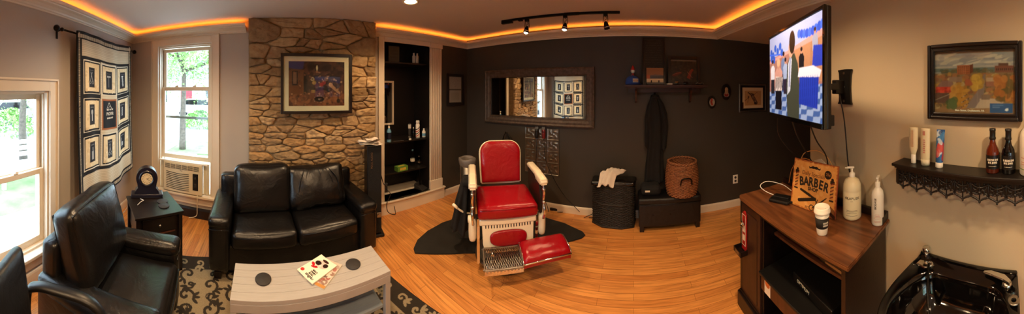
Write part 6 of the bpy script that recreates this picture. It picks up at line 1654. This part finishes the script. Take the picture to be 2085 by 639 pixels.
# ---------------- shampoo bowl
def shampoo_bowl():
    t = thing('shampoo_sink', 'glossy black shampoo bowl with chrome fittings on the right wall', 'sink', on('D', .195, .665, 0), rot_of('D'))
    def loop(P, n=96):
        """a closed outline, mirrored in x, resampled evenly from the middle of the wall side"""
        H = P + [(-x, y) for x, y in P[::-1]][1:]
        seg = [hypot(H[k + 1][0] - H[k][0], H[k + 1][1] - H[k][1]) for k in range(len(H) - 1)]; T = sum(seg); out = []
        for q in range(n):
            t_ = T * q / n; k = 0
            while k < len(seg) - 1 and t_ > seg[k]: t_ -= seg[k]; k += 1
            u = t_ / seg[k]; out.append((H[k][0] + (H[k + 1][0] - H[k][0]) * u, H[k][1] + (H[k + 1][1] - H[k][1]) * u))
        return out
    def cur(P, k=6): return [(v.x, v.y) for v in spline([(x, y, 0) for x, y in P], k)]
    OUT = loop([(0, -.002), (-.262, -.002)] + cur([(-.268, -.006), (-.280, -.09), (-.294, -.20), (-.297, -.29), (-.278, -.39), (-.21, -.465), (-.11, -.505), (0, -.515)]))
    INN = loop(cur([(0, -.08), (-.10, -.082), (-.175, -.098), (-.236, -.17), (-.262, -.28), (-.243, -.37), (-.18, -.435), (-.09, -.47), (0, -.478)]))
    bm = B(); rings = []
    def zr(y): return -.09 * max(0, -y - .10) + .018 * max(0, 1 + y / .03)
    def ring(P, s, z, k=1.0): rings.append([bm.verts.new((x * s, (y + .30) * s - .30 if s != 1 else y, z + k * zr(y))) for x, y in P])
    ring(INN, .55, -.20, 0); ring(INN, .90, -.15, .5); ring(INN, 1.04, -.06)
    ring(OUT, .985, -.03); ring(OUT, 1.0, -.012); ring(OUT, 1.0, .004); ring(OUT, .992, .012); ring(OUT, .975, .012); ring(OUT, .962, .004)
    ring(INN, 1.03, .0); ring(INN, 1.0, -.006); ring(INN, .97, -.03); ring(INN, .92, -.07, .8); ring(INN, .82, -.115, .6); ring(INN, .64, -.148, .4); ring(INN, .36, -.168, .2); ring(INN, .12, -.176, 0); ring(INN, .11, -.19, 0)
    for a_, b_ in zip(rings, rings[1:]):
        for i in range(96): bm.faces.new((a_[i], a_[(i + 1) % 96], b_[(i + 1) % 96], b_[i])).smooth = True
    bm.faces.new(rings[0][::-1]); bm.faces.new(rings[-1]); bmesh.ops.recalc_face_normals(bm, faces=bm.faces)
    obj('bowl', bm, 'black_gloss', t)
    bm = B(); bx(bm, (0, -.012, .016), (.535, .020, .030), bev=.008); bx(bm, (0, -.05, -.26), (.26, .09, .26), bev=.03); obj('wall_bracket', bm, 'black_gloss', t)
    dz = -.155 - .1 * .10 * .32
    bm = B(); lathe(bm, [(0, .006), (.014, .004), (.030, .008), (.034, .002), (.034, 0)], 28, c=(0, -.318, -.19)); obj('drain', bm, 'chrome', t)
    bm = B(); cyl(bm, (-.225, -.028, .000), .018, .010, 24); cyl(bm, (-.225, -.028, .010), .012, .042, 20); lathe(bm, [(.018, 0), (.022, .004), (.022, .018), (.018, .022), (0, .023)], 8, c=(-.225, -.028, .050)); obj('tap', bm, 'chrome', t)
    bm = B(); prism(bm, [(-.255, -.085), (-.205, -.092), (-.165, -.075), (-.165, -.05), (-.20, -.042), (-.25, -.052)], .000, .012, bev=.003); lathe(bm, [(.008, 0), (.018, .004), (.018, .012), (.010, .016), (.008, .004)], 20, c=(-.182, -.066, .008)); obj('hose_guide', bm, 'chrome', t)
    bm = B(); P = spline([(-.182, -.066, .010), (-.176, -.10, .03), (-.13, -.20, -.04), (-.085, -.27, -.11), (-.06, -.34, -.145), (-.03, -.40, -.12)], 10); tube(bm, P, .0065, 10); obj('hose', bm, 'dark_metal', t)
    bm = B(); lathe(bm, [(0, 0), (.014, .004), (.016, .03), (.024, .05), (.026, .062), (0, .064)], 20, c=(-.03, -.40, -.125), rot=Matrix.Rotation(R(70), 3, 'X')); obj('spray_head', bm, 'dark_metal', t)
    bm = B(); lathe(bm, [(0, 0), (.024, 0), (.026, .010), (.020, .026), (0, .028)], 20, c=(.222, -.078, .004)); prism(bm, [(.10, -.045), (.14, -.035), (.21, -.05), (.245, -.085), (.235, -.105), (.20, -.085), (.14, -.065), (.105, -.058)], .030, .042, bev=.004); obj('mixer_lever', bm, 'chrome', t)
    bm = B(); lathe(bm, [(.012, 0), (.026, .002), (.028, .006), (.024, .009), (.012, .007)], 24, c=(.262, -.150, .0)); obj('escutcheon', bm, 'steel', t)
    bm = B()
    for k in range(3): tube(bm, spline([(-.20 + k * .03, -.06, -.12), (-.22 + k * .03, -.07, -.3), (-.20 + k * .02, -.05, -.5), (-.19, -.02, -.6)], 6), .009, 8)
    obj('supply_hose', bm, 'steel', t)
shampoo_bowl()

# ---------------- ornate shelf and its bottles
def ornate_shelf():
    y0, y1 = .565, -.36; p = on('D', y0, 1.195, 0); L = (along('D', y0) - along('D', y1)).length
    t = thing('ornate_shelf', 'black wall shelf with a scrolled fretwork apron under the city picture', 'shelf', p, rot_of('D'))
    bm = B(); bx(bm, (L / 2, -.065, 0), (L + .03, .13, .016), bev=.004); bx(bm, (L / 2, -.058, -.014), (L + .012, .115, .012), bev=.004); bx(bm, (L / 2, -.052, -.026), (L, .10, .014), bev=.003); obj('board', bm, 'black_paint', t)
    for x in (.010, L - .010):
        bm = B(); prism(bm, [(0, -.03), (-.105, -.03), (-.105, -.11), (-.08, -.118), (-.04, -.10), (0, -.12)], x - .008, x + .008, 'x', bev=.002); obj('end_panel', bm, 'black_paint', t)
    n = 11; w = L / n
    for i in range(n):
        bm = B(); cx = w * (i + .5)
        def sp(x0, z0, r0, r1, a0, a1, r_=.0042): tube(bm, [(cx + x0 + (r0 + (r1 - r0) * k / 18) * cos(a0 + (a1 - a0) * k / 18), -.098, z0 + (r0 + (r1 - r0) * k / 18) * sin(a0 + (a1 - a0) * k / 18)) for k in range(19)], r_, 6)
        for s in (-1, 1):
            sp(s * .018, -.058, .019, .005, pi / 2, pi / 2 - s * 5.2); sp(s * .026, -.092, .016, .004, -pi / 2 * s + (pi if s < 0 else 0), (pi if s < 0 else 0) - pi / 2 * s + s * 4.6); sp(s * .012, -.080, .012, .004, 0, s * 4.5, .0038)
        tube(bm, spline([(cx - w / 2, -.098, -.10), (cx - w / 4, -.098, -.108), (cx, -.098, -.118), (cx + w / 4, -.098, -.108), (cx + w / 2, -.098, -.10)], 4), .005, 6); tube(bm, spline([(cx - w / 2, -.098, -.04), (cx - w / 4, -.100, -.052), (cx, -.098, -.058), (cx + w / 4, -.100, -.052), (cx + w / 2, -.098, -.04)], 4), .0045, 6)
        prism(bm, [(cx - w / 2, -.03), (cx + w / 2, -.03), (cx + w / 2, -.082), (cx + w * .3, -.092), (cx + w * .12, -.084), (cx, -.096), (cx - w * .12, -.084), (cx - w * .3, -.092), (cx - w / 2, -.082)], -.096, -.090, 'y')
        lathe(bm, [(0, -.005), (.008, 0), (.006, .005), (0, .007)], 12, c=(cx, -.100, -.080), rot=RX); tube(bm, [(cx, -.098, -.03), (cx, -.098, -.12)], .0035, 6); tube(bm, [(cx - w / 2, -.098, -.03), (cx - w / 2, -.098, -.104)], .004, 6)
        lathe(bm, [(0, -.012), (.006, -.006), (.006, 0), (0, .004)], 10, c=(cx, -.098, -.122))
        obj('fretwork', bm, 'black_paint', t)
ornate_shelf()
SD = 1.2035
def sdp(px, off=.065): x, y, _ = hit('D', px, 0, off); return (x, y, SD)
def flat_tube(name, label, px, prof, ry, bodym, capprof, capm, paint=None, rz=0, tilt=0):
    """oval squeeze tube, lathed and flattened"""
    t = thing(name, label, 'bottle', sdp(px), rot_of('D') + rz, 'hair products on the ornate shelf', tilt=(0, tilt))
    bm = B(); lathe(bm, prof, 32, sy=ry); obj('body', bm, bodym, t)
    bm = B(); lathe(bm, capprof, 32, sy=ry if ry > .7 else .75); obj('cap', bm, capm, t)
    return t
t = flat_tube('squeeze_bottle', 'white squeeze bottle with narrow base, leftmost on the ornate shelf', 1860, [(.013, .045), (.014, .05), (.026, .085), (.027, .19), (.026, .196), (0, .197)], .6, 'cream_bottle', [(0, 0), (.014, 0), (.015, .003), (.014, .048), (0, .05)], 'white_plastic')
bm = B(); bx(bm, (0, -.0165, .137), (.016, .001, .09)); obj('label_band', bm, M.setdefault('tan_ink', mat('tan_label', 'C8A884', .6)), t)
t = flat_tube('squeeze_bottle', 'white squeeze bottle with pinkish print and wide cap on the ornate shelf', 1884, [(.025, .03), (.027, .04), (.028, .19), (.027, .196), (0, .197)], .6, 'cream_bottle', [(0, 0), (.025, 0), (.026, .03), (0, .032)], 'cream_plastic')
bm = B(); bx(bm, (0, -.0172, .172), (.014, .001, .022)); 
for k in range(7): bx(bm, (.002 * (k % 2), -.0172, .07 + k * .011), (.012, .001, .006))
obj('print', bm, 'pink_ink', t)
def tooth():
    t = thing('product_tube', 'blue and red striped tube standing on its white cap on the ornate shelf', 'tube', sdp(1912), rot_of('D') + .5, 'hair products on the ornate shelf', tilt=(0, R(3)))
    bm = B(); lathe(bm, [(0, 0), (.020, 0), (.021, .002), (.020, .026), (0, .027)], 28); obj('cap', bm, 'white_plastic', t)
    n, m_ = 32, 24; A_ = Art(1, 1, 60, 60, '2E5E96'); A_.rng = np.random.default_rng(2)
    A_.speck(0, 0, 1, 1, ['24508A', '4A86B8', '1C3E70', 'C8D8E0'], 50, .08); A_.speck(.1, .1, .9, .5, ['B03A30', 'C84A38'], 10, .12); A_.speck(.1, .5, .9, .95, ['C8D4DC', '3E74A8'], 8, .10)
    def f(x, z):
        a = (x) * 2 * pi; v = z + .5; rx_ = .020 + .002 * v; ry_ = .018 * (1 - v) + .0012
        return (rx_ * sin(a), -ry_ * cos(a), .027 + .168 * v)
    A_.build('body', 'plastic_art', t, fn=f)
tooth()
def brew(px, lab, m):
    t = thing('brown_bottle', lab, 'bottle', sdp(px, .055), rot_of('D'), 'dark bottles on the ornate shelf')
    bm = B(); lathe(bm, [(0, 0), (.030, 0), (.033, .004), (.033, .095), (.030, .112), (.018, .135), (.0145, .15), (.0135, .165)], 36); obj('body', bm, m, t)
    bm = B(); lathe(bm, [(.014, .158), (.0165, .16), (.0165, .168), (.0145, .172), (.0145, .20), (.016, .202), (.016, .212), (0, .213)], 28); obj('cap', bm, 'black_plastic', t)
    bm = B(); lathe(bm, [(.0334, .022), (.0334, .088)], 36); lb = obj('wrap', bm, 'black_paint', t)
    a0 = face_of(sdp(px, .055), rot_of('D')) ; curved_text('REDKEN', .0125, .0336, .066, lb, 'paper', a0, .27, .0005); curved_text('BREWS', .0125, .0336, .053, lb, 'paper', a0, .29, .0005)
    bm = B()
    for k in range(9): a = a0 + (k - 4) * .13; bx(bm, (.0337 * cos(a), .0337 * sin(a), .036), (.0005, .0035, .0014), rz=a)
    obj('fine_print', bm, 'paper', lb)
brew(2021, 'reddish amber bottle with a black wrap on the ornate shelf', 'amber'); brew(2053, 'darker bottle with a black wrap beside the large white bottle', 'black_gloss')
t = thing('large_bottle', 'large white bottle with green and pink print cut by the right edge', 'bottle', sdp(2098, .06), rot_of('D'), 'hair products on the ornate shelf')
bm = B(); lathe(bm, [(0, 0), (.048, 0), (.052, .006), (.052, .17), (.046, .20), (.028, .225), (.022, .235), (.022, .262), (0, .264)], 40); obj('body', bm, 'white_plastic', t)
a0 = face_of(sdp(2098, .06), rot_of('D')); bm = B()
for z in (.055, .065, .085):
    for k in range(12): a = a0 + (k - 9) * .1; bx(bm, (.0523 * cos(a), .0523 * sin(a), z), (.0006, .004, .003), rz=a)
obj('fine_print', bm, 'pink_ink', t)
bm = B(); lathe(bm, [(.0524, .030), (.0524, .034)], 40); obj('label_band', bm, M.setdefault('green_ink', mat('green_ink', '7A9A4A', .6)), t)

# ---------------- city picture
def city():
    a_, c_ = along('D', .412), along('D', -.095); W = (a_ - c_).length; H_ = .405
    t = thing('city_photograph', 'black framed aerial photograph of an autumn town on the right wall', 'picture', ((a_.x + c_.x) / 2 - .006, (a_.y + c_.y) / 2, 1.648), rot_of('D'))
    bm = B(); frame_box(bm, W, H_, .020, .026, bev=.006); frame_box(bm, W - .03, H_ - .03, .016, .018, bev=.004); frame_box(bm, W - .056, H_ - .056, .010, .022, bev=.003); obj('frame', bm, 'black_wood', t)
    w, h = W - .072, H_ - .072; A_ = Art(w, h, 240, 180, '8E8A88'); A_.rng = np.random.default_rng(21)
    A_.rect(0, .94, 1, 1, '7A5A48'); A_.rect(0, 0, 1, .085, '8C6848')
    for k in range(9): A_.rect(0, .70 + k * .027, 1, .73 + k * .027, ('97918C', 'A69E96', '8C8A8C', 'B3A99E', '9E9A98', '8A8A90', 'A8A098', '969290', '8E9298')[k])
    A_.speck(0, .76, 1, .93, ['C4B8A8', '84848C', 'B4A898', '9A9696'], 60, .07, .018)
    A_.rect(0, .66, 1, .72, '5E6A6A'); A_.speck(0, .62, 1, .70, ['5A5A44', '6A5A3E', '4A4E3E'], 60, .04, .015)
    A_.rect(0, .085, 1, .64, '7E6248'); A_.speck(0, .09, 1, .62, ['8A6A44', '6E5234', 'A07838', '7A4A34', '96603C', '5E4E34', 'A8906A'], 260, .035, .022)
    # main street
    A_.poly([(.40, .085), (.60, .085), (.64, .40), (.655, .62), (.63, .62), (.58, .40)], '7C6A68'); A_.poly([(.52, .085), (.60, .085), (.80, .10), (.85, .22), (.58, .20)], 'A89484')
    # buildings
    A_.rect(.30, .62, .46, .76, '9E5A38'); A_.poly([(.46, .62), (.50, .65), (.50, .78), (.46, .76)], '6E3C2A')
    for i in range(6):
        for j in range(4): A_.rect(.315 + i * .024, .635 + j * .03, .327 + i * .024, .648 + j * .03, '4A2A20')
    A_.rect(.76, .64, .98, .74, '7A4A3C'); A_.rect(.80, .74, .92, .78, '5E4238')
    for i in range(9): A_.rect(.775 + i * .023, .67, .787 + i * .023, .70, '3E2A26')
    A_.poly([(.03, .42), (.10, .52), (.22, .52), (.27, .42)], '7E5A54'); A_.rect(.02, .33, .25, .42, 'B0382A'); A_.speck(.02, .33, .25, .42, ['C84632', '8E2A22'], 12, .015); A_.rect(0, .16, .20, .32, '5A4038'); A_.line(0, .2, .2, .3, .004, '8A7A70')
    A_.rect(.40, .44, .50, .54, '9A5238'); A_.rect(.20, .50, .36, .58, '84685A'); A_.rect(.66, .42, .84, .50, '8E5A48'); A_.rect(.58, .10, .86, .24, 'B09A88'); A_.rect(.60, .22, .70, .30, '7A6256'); A_.rect(.66, .5, .76, .56, 'A88A70')
    A_.speck(.24, .12, .42, .40, ['B0803A', '96682E', 'A8742E', '6E5A2E'], 70, .035); A_.speck(.48, .40, .60, .60, ['B8903E', 'A07A34'], 30, .03); A_.speck(.78, .22, 1, .56, ['A0602E', '8C542E', '6E4A2A', '5A4E2E', 'B0703A'], 110, .035); A_.speck(.18, .10, .28, .22, ['3E5230', '4A5A34'], 20, .03)
    for k in range(14): A_.ell(.36 + .02 * (k % 5), .10 + .015 * k, .008, .006, ('2A3658', '303030', '8A8A90')[k % 3])
    A_.rect(.70, .02, .97, .165, '2E5488'); A_.ell(.90, .07, .02, .016, 'C8CCD8'); A_.rect(.73, .10, .82, .112, '5A7AA8'); A_.rect(.73, .13, .86, .142, '5A7AA8'); A_.poly([(.875, .06), (.92, .10), (.90, .05)], 'E0E4EA')
    A_.blur(2); A_.build('photograph', 'art', t, y=-.006)
    lettering('Main Street, Doylestown, PA', .0135, M['caption'], t, Matrix.Translation((-.02, -.0072, -h / 2 + .016)) @ UP, bold=.0004)
    bm = B(); bx(bm, (0, -.011, 0), (w + .01, .002, h + .01)); obj('glass', bm, 'glass', t)
M['caption'] = mat('caption_ink', 'E8E0D0', .6)
city()

# =================================================================== OUTSIDE THE WINDOWS
GZ = -.35
bm = B(); bx(bm, (-14, -8, GZ - .06), (60, 60, .1)); struct(obj('ground_street', bm, 'asphalt'))
bm = B(); bx(bm, (-3.2, -3.95, GZ), (7.2, 1.6, .06)); tag(obj('lawn', bm, 'grass'), 'green lawn beyond the large left window', 'grass')['kind'] = 'stuff'
bm = B(); bx(bm, (-3.5, -3.08, GZ + .02), (9.0, .14, .14), bev=.02); tag(obj('kerb_wall', bm, M['kerb']) if 'kerb' in M else obj('kerb_wall', bm, 'concrete'), 'low grey retaining wall along the lawn outside', 'kerb')
bm = B(); bx(bm, (-2.5, -2.50, GZ - .002), (9.0, 1.0, .04)); struct(obj('ground_walk', bm, 'white_paint'))
bm = B(); bx(bm, (-7.8, -.6, GZ), (1.7, 5.6, .06)); tag(obj('verge', bm, 'grass'), 'strip of grass beyond the tall window', 'grass')['kind'] = 'stuff'
def tree(x, y, h, cr, lab, seed, trunk_r=.12, dens=900, cz=.62):
    rnd = random.Random(seed); t = thing('leafy_tree', lab, 'tree', (x, y, GZ), 0, 'trees outside')
    bm = B(); P = [(0, 0, 0), (.05, .03, h * .2), (.0, .05, h * .4), (.06, .0, h * .65), (0, 0, h * .9)]; tube(bm, spline(P, 5), [trunk_r * (1 - .75 * k / 20) for k in range(21)], 10)
    ends = []
    for k in range(11):
        z = h * rnd.uniform(.30, .80); a = rnd.uniform(0, 2 * pi); l = cr * rnd.uniform(.6, 1.0); e = (l * cos(a), l * sin(a), z + l * rnd.uniform(.2, .7)); mid = (e[0] * .5, e[1] * .5, z + (e[2] - z) * .35)
        tube(bm, spline([(0, 0, z), mid, e], 4), [trunk_r * .45 * (1 - .085 * q) for q in range(9)], 6); ends.append(e)
    obj('trunk', bm, 'bark', t)
    vs, fs = [], []
    for k in range(dens):
        e = rnd.choice(ends); q = rnd.random(); s = cr * .42
        c = Vector((e[0] * (.5 + .5 * q) + rnd.gauss(0, s), e[1] * (.5 + .5 * q) + rnd.gauss(0, s), e[2] + rnd.gauss(0, s * .8)))
        for _ in range(4):
            p = c + Vector((rnd.gauss(0, .10), rnd.gauss(0, .10), rnd.gauss(0, .08))); u = Vector((rnd.gauss(0, 1), rnd.gauss(0, 1), rnd.gauss(0, 1))).normalized() * rnd.uniform(.035, .07); v = u.cross(Vector((rnd.gauss(0, 1), rnd.gauss(0, 1), rnd.gauss(0, 1)))).normalized() * u.length * .6
            i = len(vs); vs += [p - u, p + v * .8, p + u, p - v * .8]; fs.append((i, i + 1, i + 2, i + 3))
    me = bpy.data.meshes.new('foliage'); me.from_pydata(vs, [], fs); me.materials.append(M['leaf']); o = bpy.data.objects.new('foliage', me); COL.objects.link(o); o.parent = t
tree(-3.55, -5.75, 5.5, 2.0, 'tree with a thick dark trunk beyond the left window', 1, .13, 1500)
tree(-7.35, -2.62, 6.0, 1.9, 'leafy tree filling the tall window beside the stone wall', 3, .12, 5200)
tree(-12.5, -6.9, 7, 2.4, 'leafy tree standing further back beyond the tall window', 4, .16, 2600)
tree(-11.0, -15.5, 7, 3.0, 'large leafy tree across the street', 5, .2, 2600)
def house(x, y, rz, w, d, h, wall, roof, door, lab):
    t = thing('house', lab, 'house', (x, y, GZ), rz)
    bm = B(); bx(bm, (0, 0, h / 2), (w, d, h)); obj('walls', bm, wall, t)
    bm = B(); prism(bm, [(-d / 2 - .3, h), (d / 2 + .3, h), (0, h + d * .4)], -w / 2 - .2, w / 2 + .2, 'x'); obj('roof', bm, roof, t)
    bm = B(); bx(bm, (0, -d / 2 - .03, 1.05), (1.0, .08, 2.1), bev=.02); obj('door', bm, door, t)
    for sx in (-1, 1):
        bm = B(); bx(bm, (sx * w * .3, -d / 2 - .02, 1.5), (1.0, .06, 1.2), bev=.01); f_ = obj('window', bm, 'white_paint', t); bm = B(); bx(bm, (sx * w * .3, -d / 2 - .055, 1.5), (.85, .02, 1.05)); obj('pane', bm, 'black_gloss', f_)
M['barn_red'] = mat('barn_red', 'A83038', .7); M['roof_grey'] = mat('roof_shingle', '6A6C70', .8, var=.2, scale=30)
house(-22, -7.5, R(-70) + pi, 7, 5, 3.0, 'white_paint', 'roof_grey', 'barn_red', 'white house with a red door far beyond the tall window')
house(-6, -24, R(15) + pi, 9, 6, 3.2, 'white_paint', 'roof_grey', 'barn_red', 'white house across the street beyond the left window')
def car(x, y, rz, m, lab):
    t = thing('parked_car', lab, 'car', (x, y, GZ), rz, 'cars parked outside')
    bm = B(); prism(bm, [(-2.1, .3), (-2.15, .7), (-1.6, .9), (-1.0, 1.35), (.7, 1.38), (1.3, .92), (2.0, .78), (2.1, .35)], -.85, .85, 'y', bev=.05); obj('body', bm, m, t)
    bm = B(); prism(bm, [(-1.4, .92), (-.93, 1.29), (.64, 1.31), (1.1, .92)], -.86, .86, 'y'); obj('windows', bm, 'black_gloss', t)
    for sx in (-1.3, 1.3):
        for sy in (-.72, .72): bm = B(); cyl(bm, (sx, sy + .1, .32), .32, .2, 24, rot=RX); obj('wheel', bm, 'black_plastic', t)
car(-17.5, -4.6, R(80), 'white_paint', 'white car parked beyond the tall window'); car(-6.3, -12.5, R(10), 'steel', 'silver car parked across the street')
t = thing('garden_bench', 'white wooden bench on the lawn outside the left window', 'bench', (-2.75, -4.15, GZ + .03), R(172))
bm = B()
for k in range(4): bx(bm, (0, -.15 + k * .1, .42), (1.5, .08, .03), bev=.005)
obj('seat', bm, 'white_paint', t); bm = B()
for k in range(3): bx(bm, (0, .24, .55 + k * .13), (1.5, .03, .09), bev=.005)
obj('backrest', bm, 'white_paint', t)
for sx in (-.65, .65):
    for sy in (-.15, .22): bm = B(); bx(bm, (sx, sy, .21 if sy < 0 else .42), (.08, .08, .42 if sy < 0 else .84), bev=.005); obj('leg', bm, 'white_paint', t)
def bush(x, y, s, seed, lab):
    rnd = random.Random(seed); vs, fs = [], []
    for k in range(1100):
        a, b_ = rnd.uniform(0, 2 * pi), rnd.uniform(0, pi / 2); p = Vector((cos(a) * cos(b_), sin(a) * cos(b_), sin(b_))) * s * rnd.uniform(.75, 1.05); u = Vector((rnd.gauss(0, 1), rnd.gauss(0, 1), rnd.gauss(0, 1))).normalized() * .08; v = u.cross(Vector((rnd.gauss(0, 1), rnd.gauss(0, 1), 1))).normalized() * .05
        i = len(vs); vs += [p - u, p + v, p + u, p - v]; fs.append((i, i + 1, i + 2, i + 3))
    me = bpy.data.meshes.new('shrub'); me.from_pydata(vs, [], fs); me.materials.append(M['leaf']); o = bpy.data.objects.new('shrub', me); COL.objects.link(o); o.location = (x, y, GZ); tag(o, lab, 'bush', 'bushes outside')
bush(-5.2, -9.4, 1.1, 1, 'green bush behind the tree trunk in the left window'); bush(-3.2, -10.6, 1.2, 2, 'green bush far left in the large window'); bush(-12.2, -3.4, .9, 3, 'green bush low in the tall window')
for nm, w, hole in (('portal', 'A', WIN_A), ('portal', 'B', WIN_B)):
    t0, t1, z0, z1 = hole; p0, p1 = along(w, t0), along(w, t1); ld = bpy.data.lights.new(nm, 'AREA'); ld.shape = 'RECTANGLE'; ld.size = (p1 - p0).length; ld.size_y = z1 - z0; ld.cycles.is_portal = True
    lo = bpy.data.objects.new(nm, ld); COL.objects.link(lo); c_ = (p0 + p1) / 2 - inward(w) * .17; lo.location = (c_.x, c_.y, (z0 + z1) / 2)
    iw = inward(w); lo.rotation_euler = Vector((iw.x, iw.y, 0)).to_track_quat('-Z', 'Y').to_euler()

# =================================================================== LAMPS
def downlight(x, y, lab, seen=False):
    t = thing('recessed_ceiling_light', lab, 'light', (x, y, 2.43), 0, 'recessed ceiling lights')
    bm = B(); lathe(bm, [(0.058, 0), (0.058, -.004), (.078, -.006), (.082, 0)], 32); obj('trim_ring', bm, 'white_plastic', t)
    bm = B(); lathe(bm, [(0, -.001), (0.057, -.001)], 32); obj('lamp', bm, M['lamp'], t)
    ld = bpy.data.lights.new('downlight', 'SPOT'); ld.energy = DOWN_W; ld.color = WARM; ld.spot_size = R(150); ld.spot_blend = 0.8; ld.shadow_soft_size = 0.05
    lo = bpy.data.objects.new('downlight', ld); COL.objects.link(lo); lo.location = (x, y, 2.40); return t
M['lamp'] = emit('lamp_glow', 'FFD9A0', 14)
downlight(-1.775, 1.281, 'round recessed ceiling light glowing between the stone wall and the ceiling track', True)
for x, y, lab in ((0.45, 1.1, 'round recessed ceiling light above the front of the walnut topped cabinet'), (0.35, -0.45, 'round recessed ceiling light nearest the shampoo sink'), (-0.7, 0.2, 'round recessed ceiling light between the coffee table and the viewpoint'), (-1.6, -0.7, 'round recessed ceiling light above the armchair and end table')): downlight(x, y, lab)
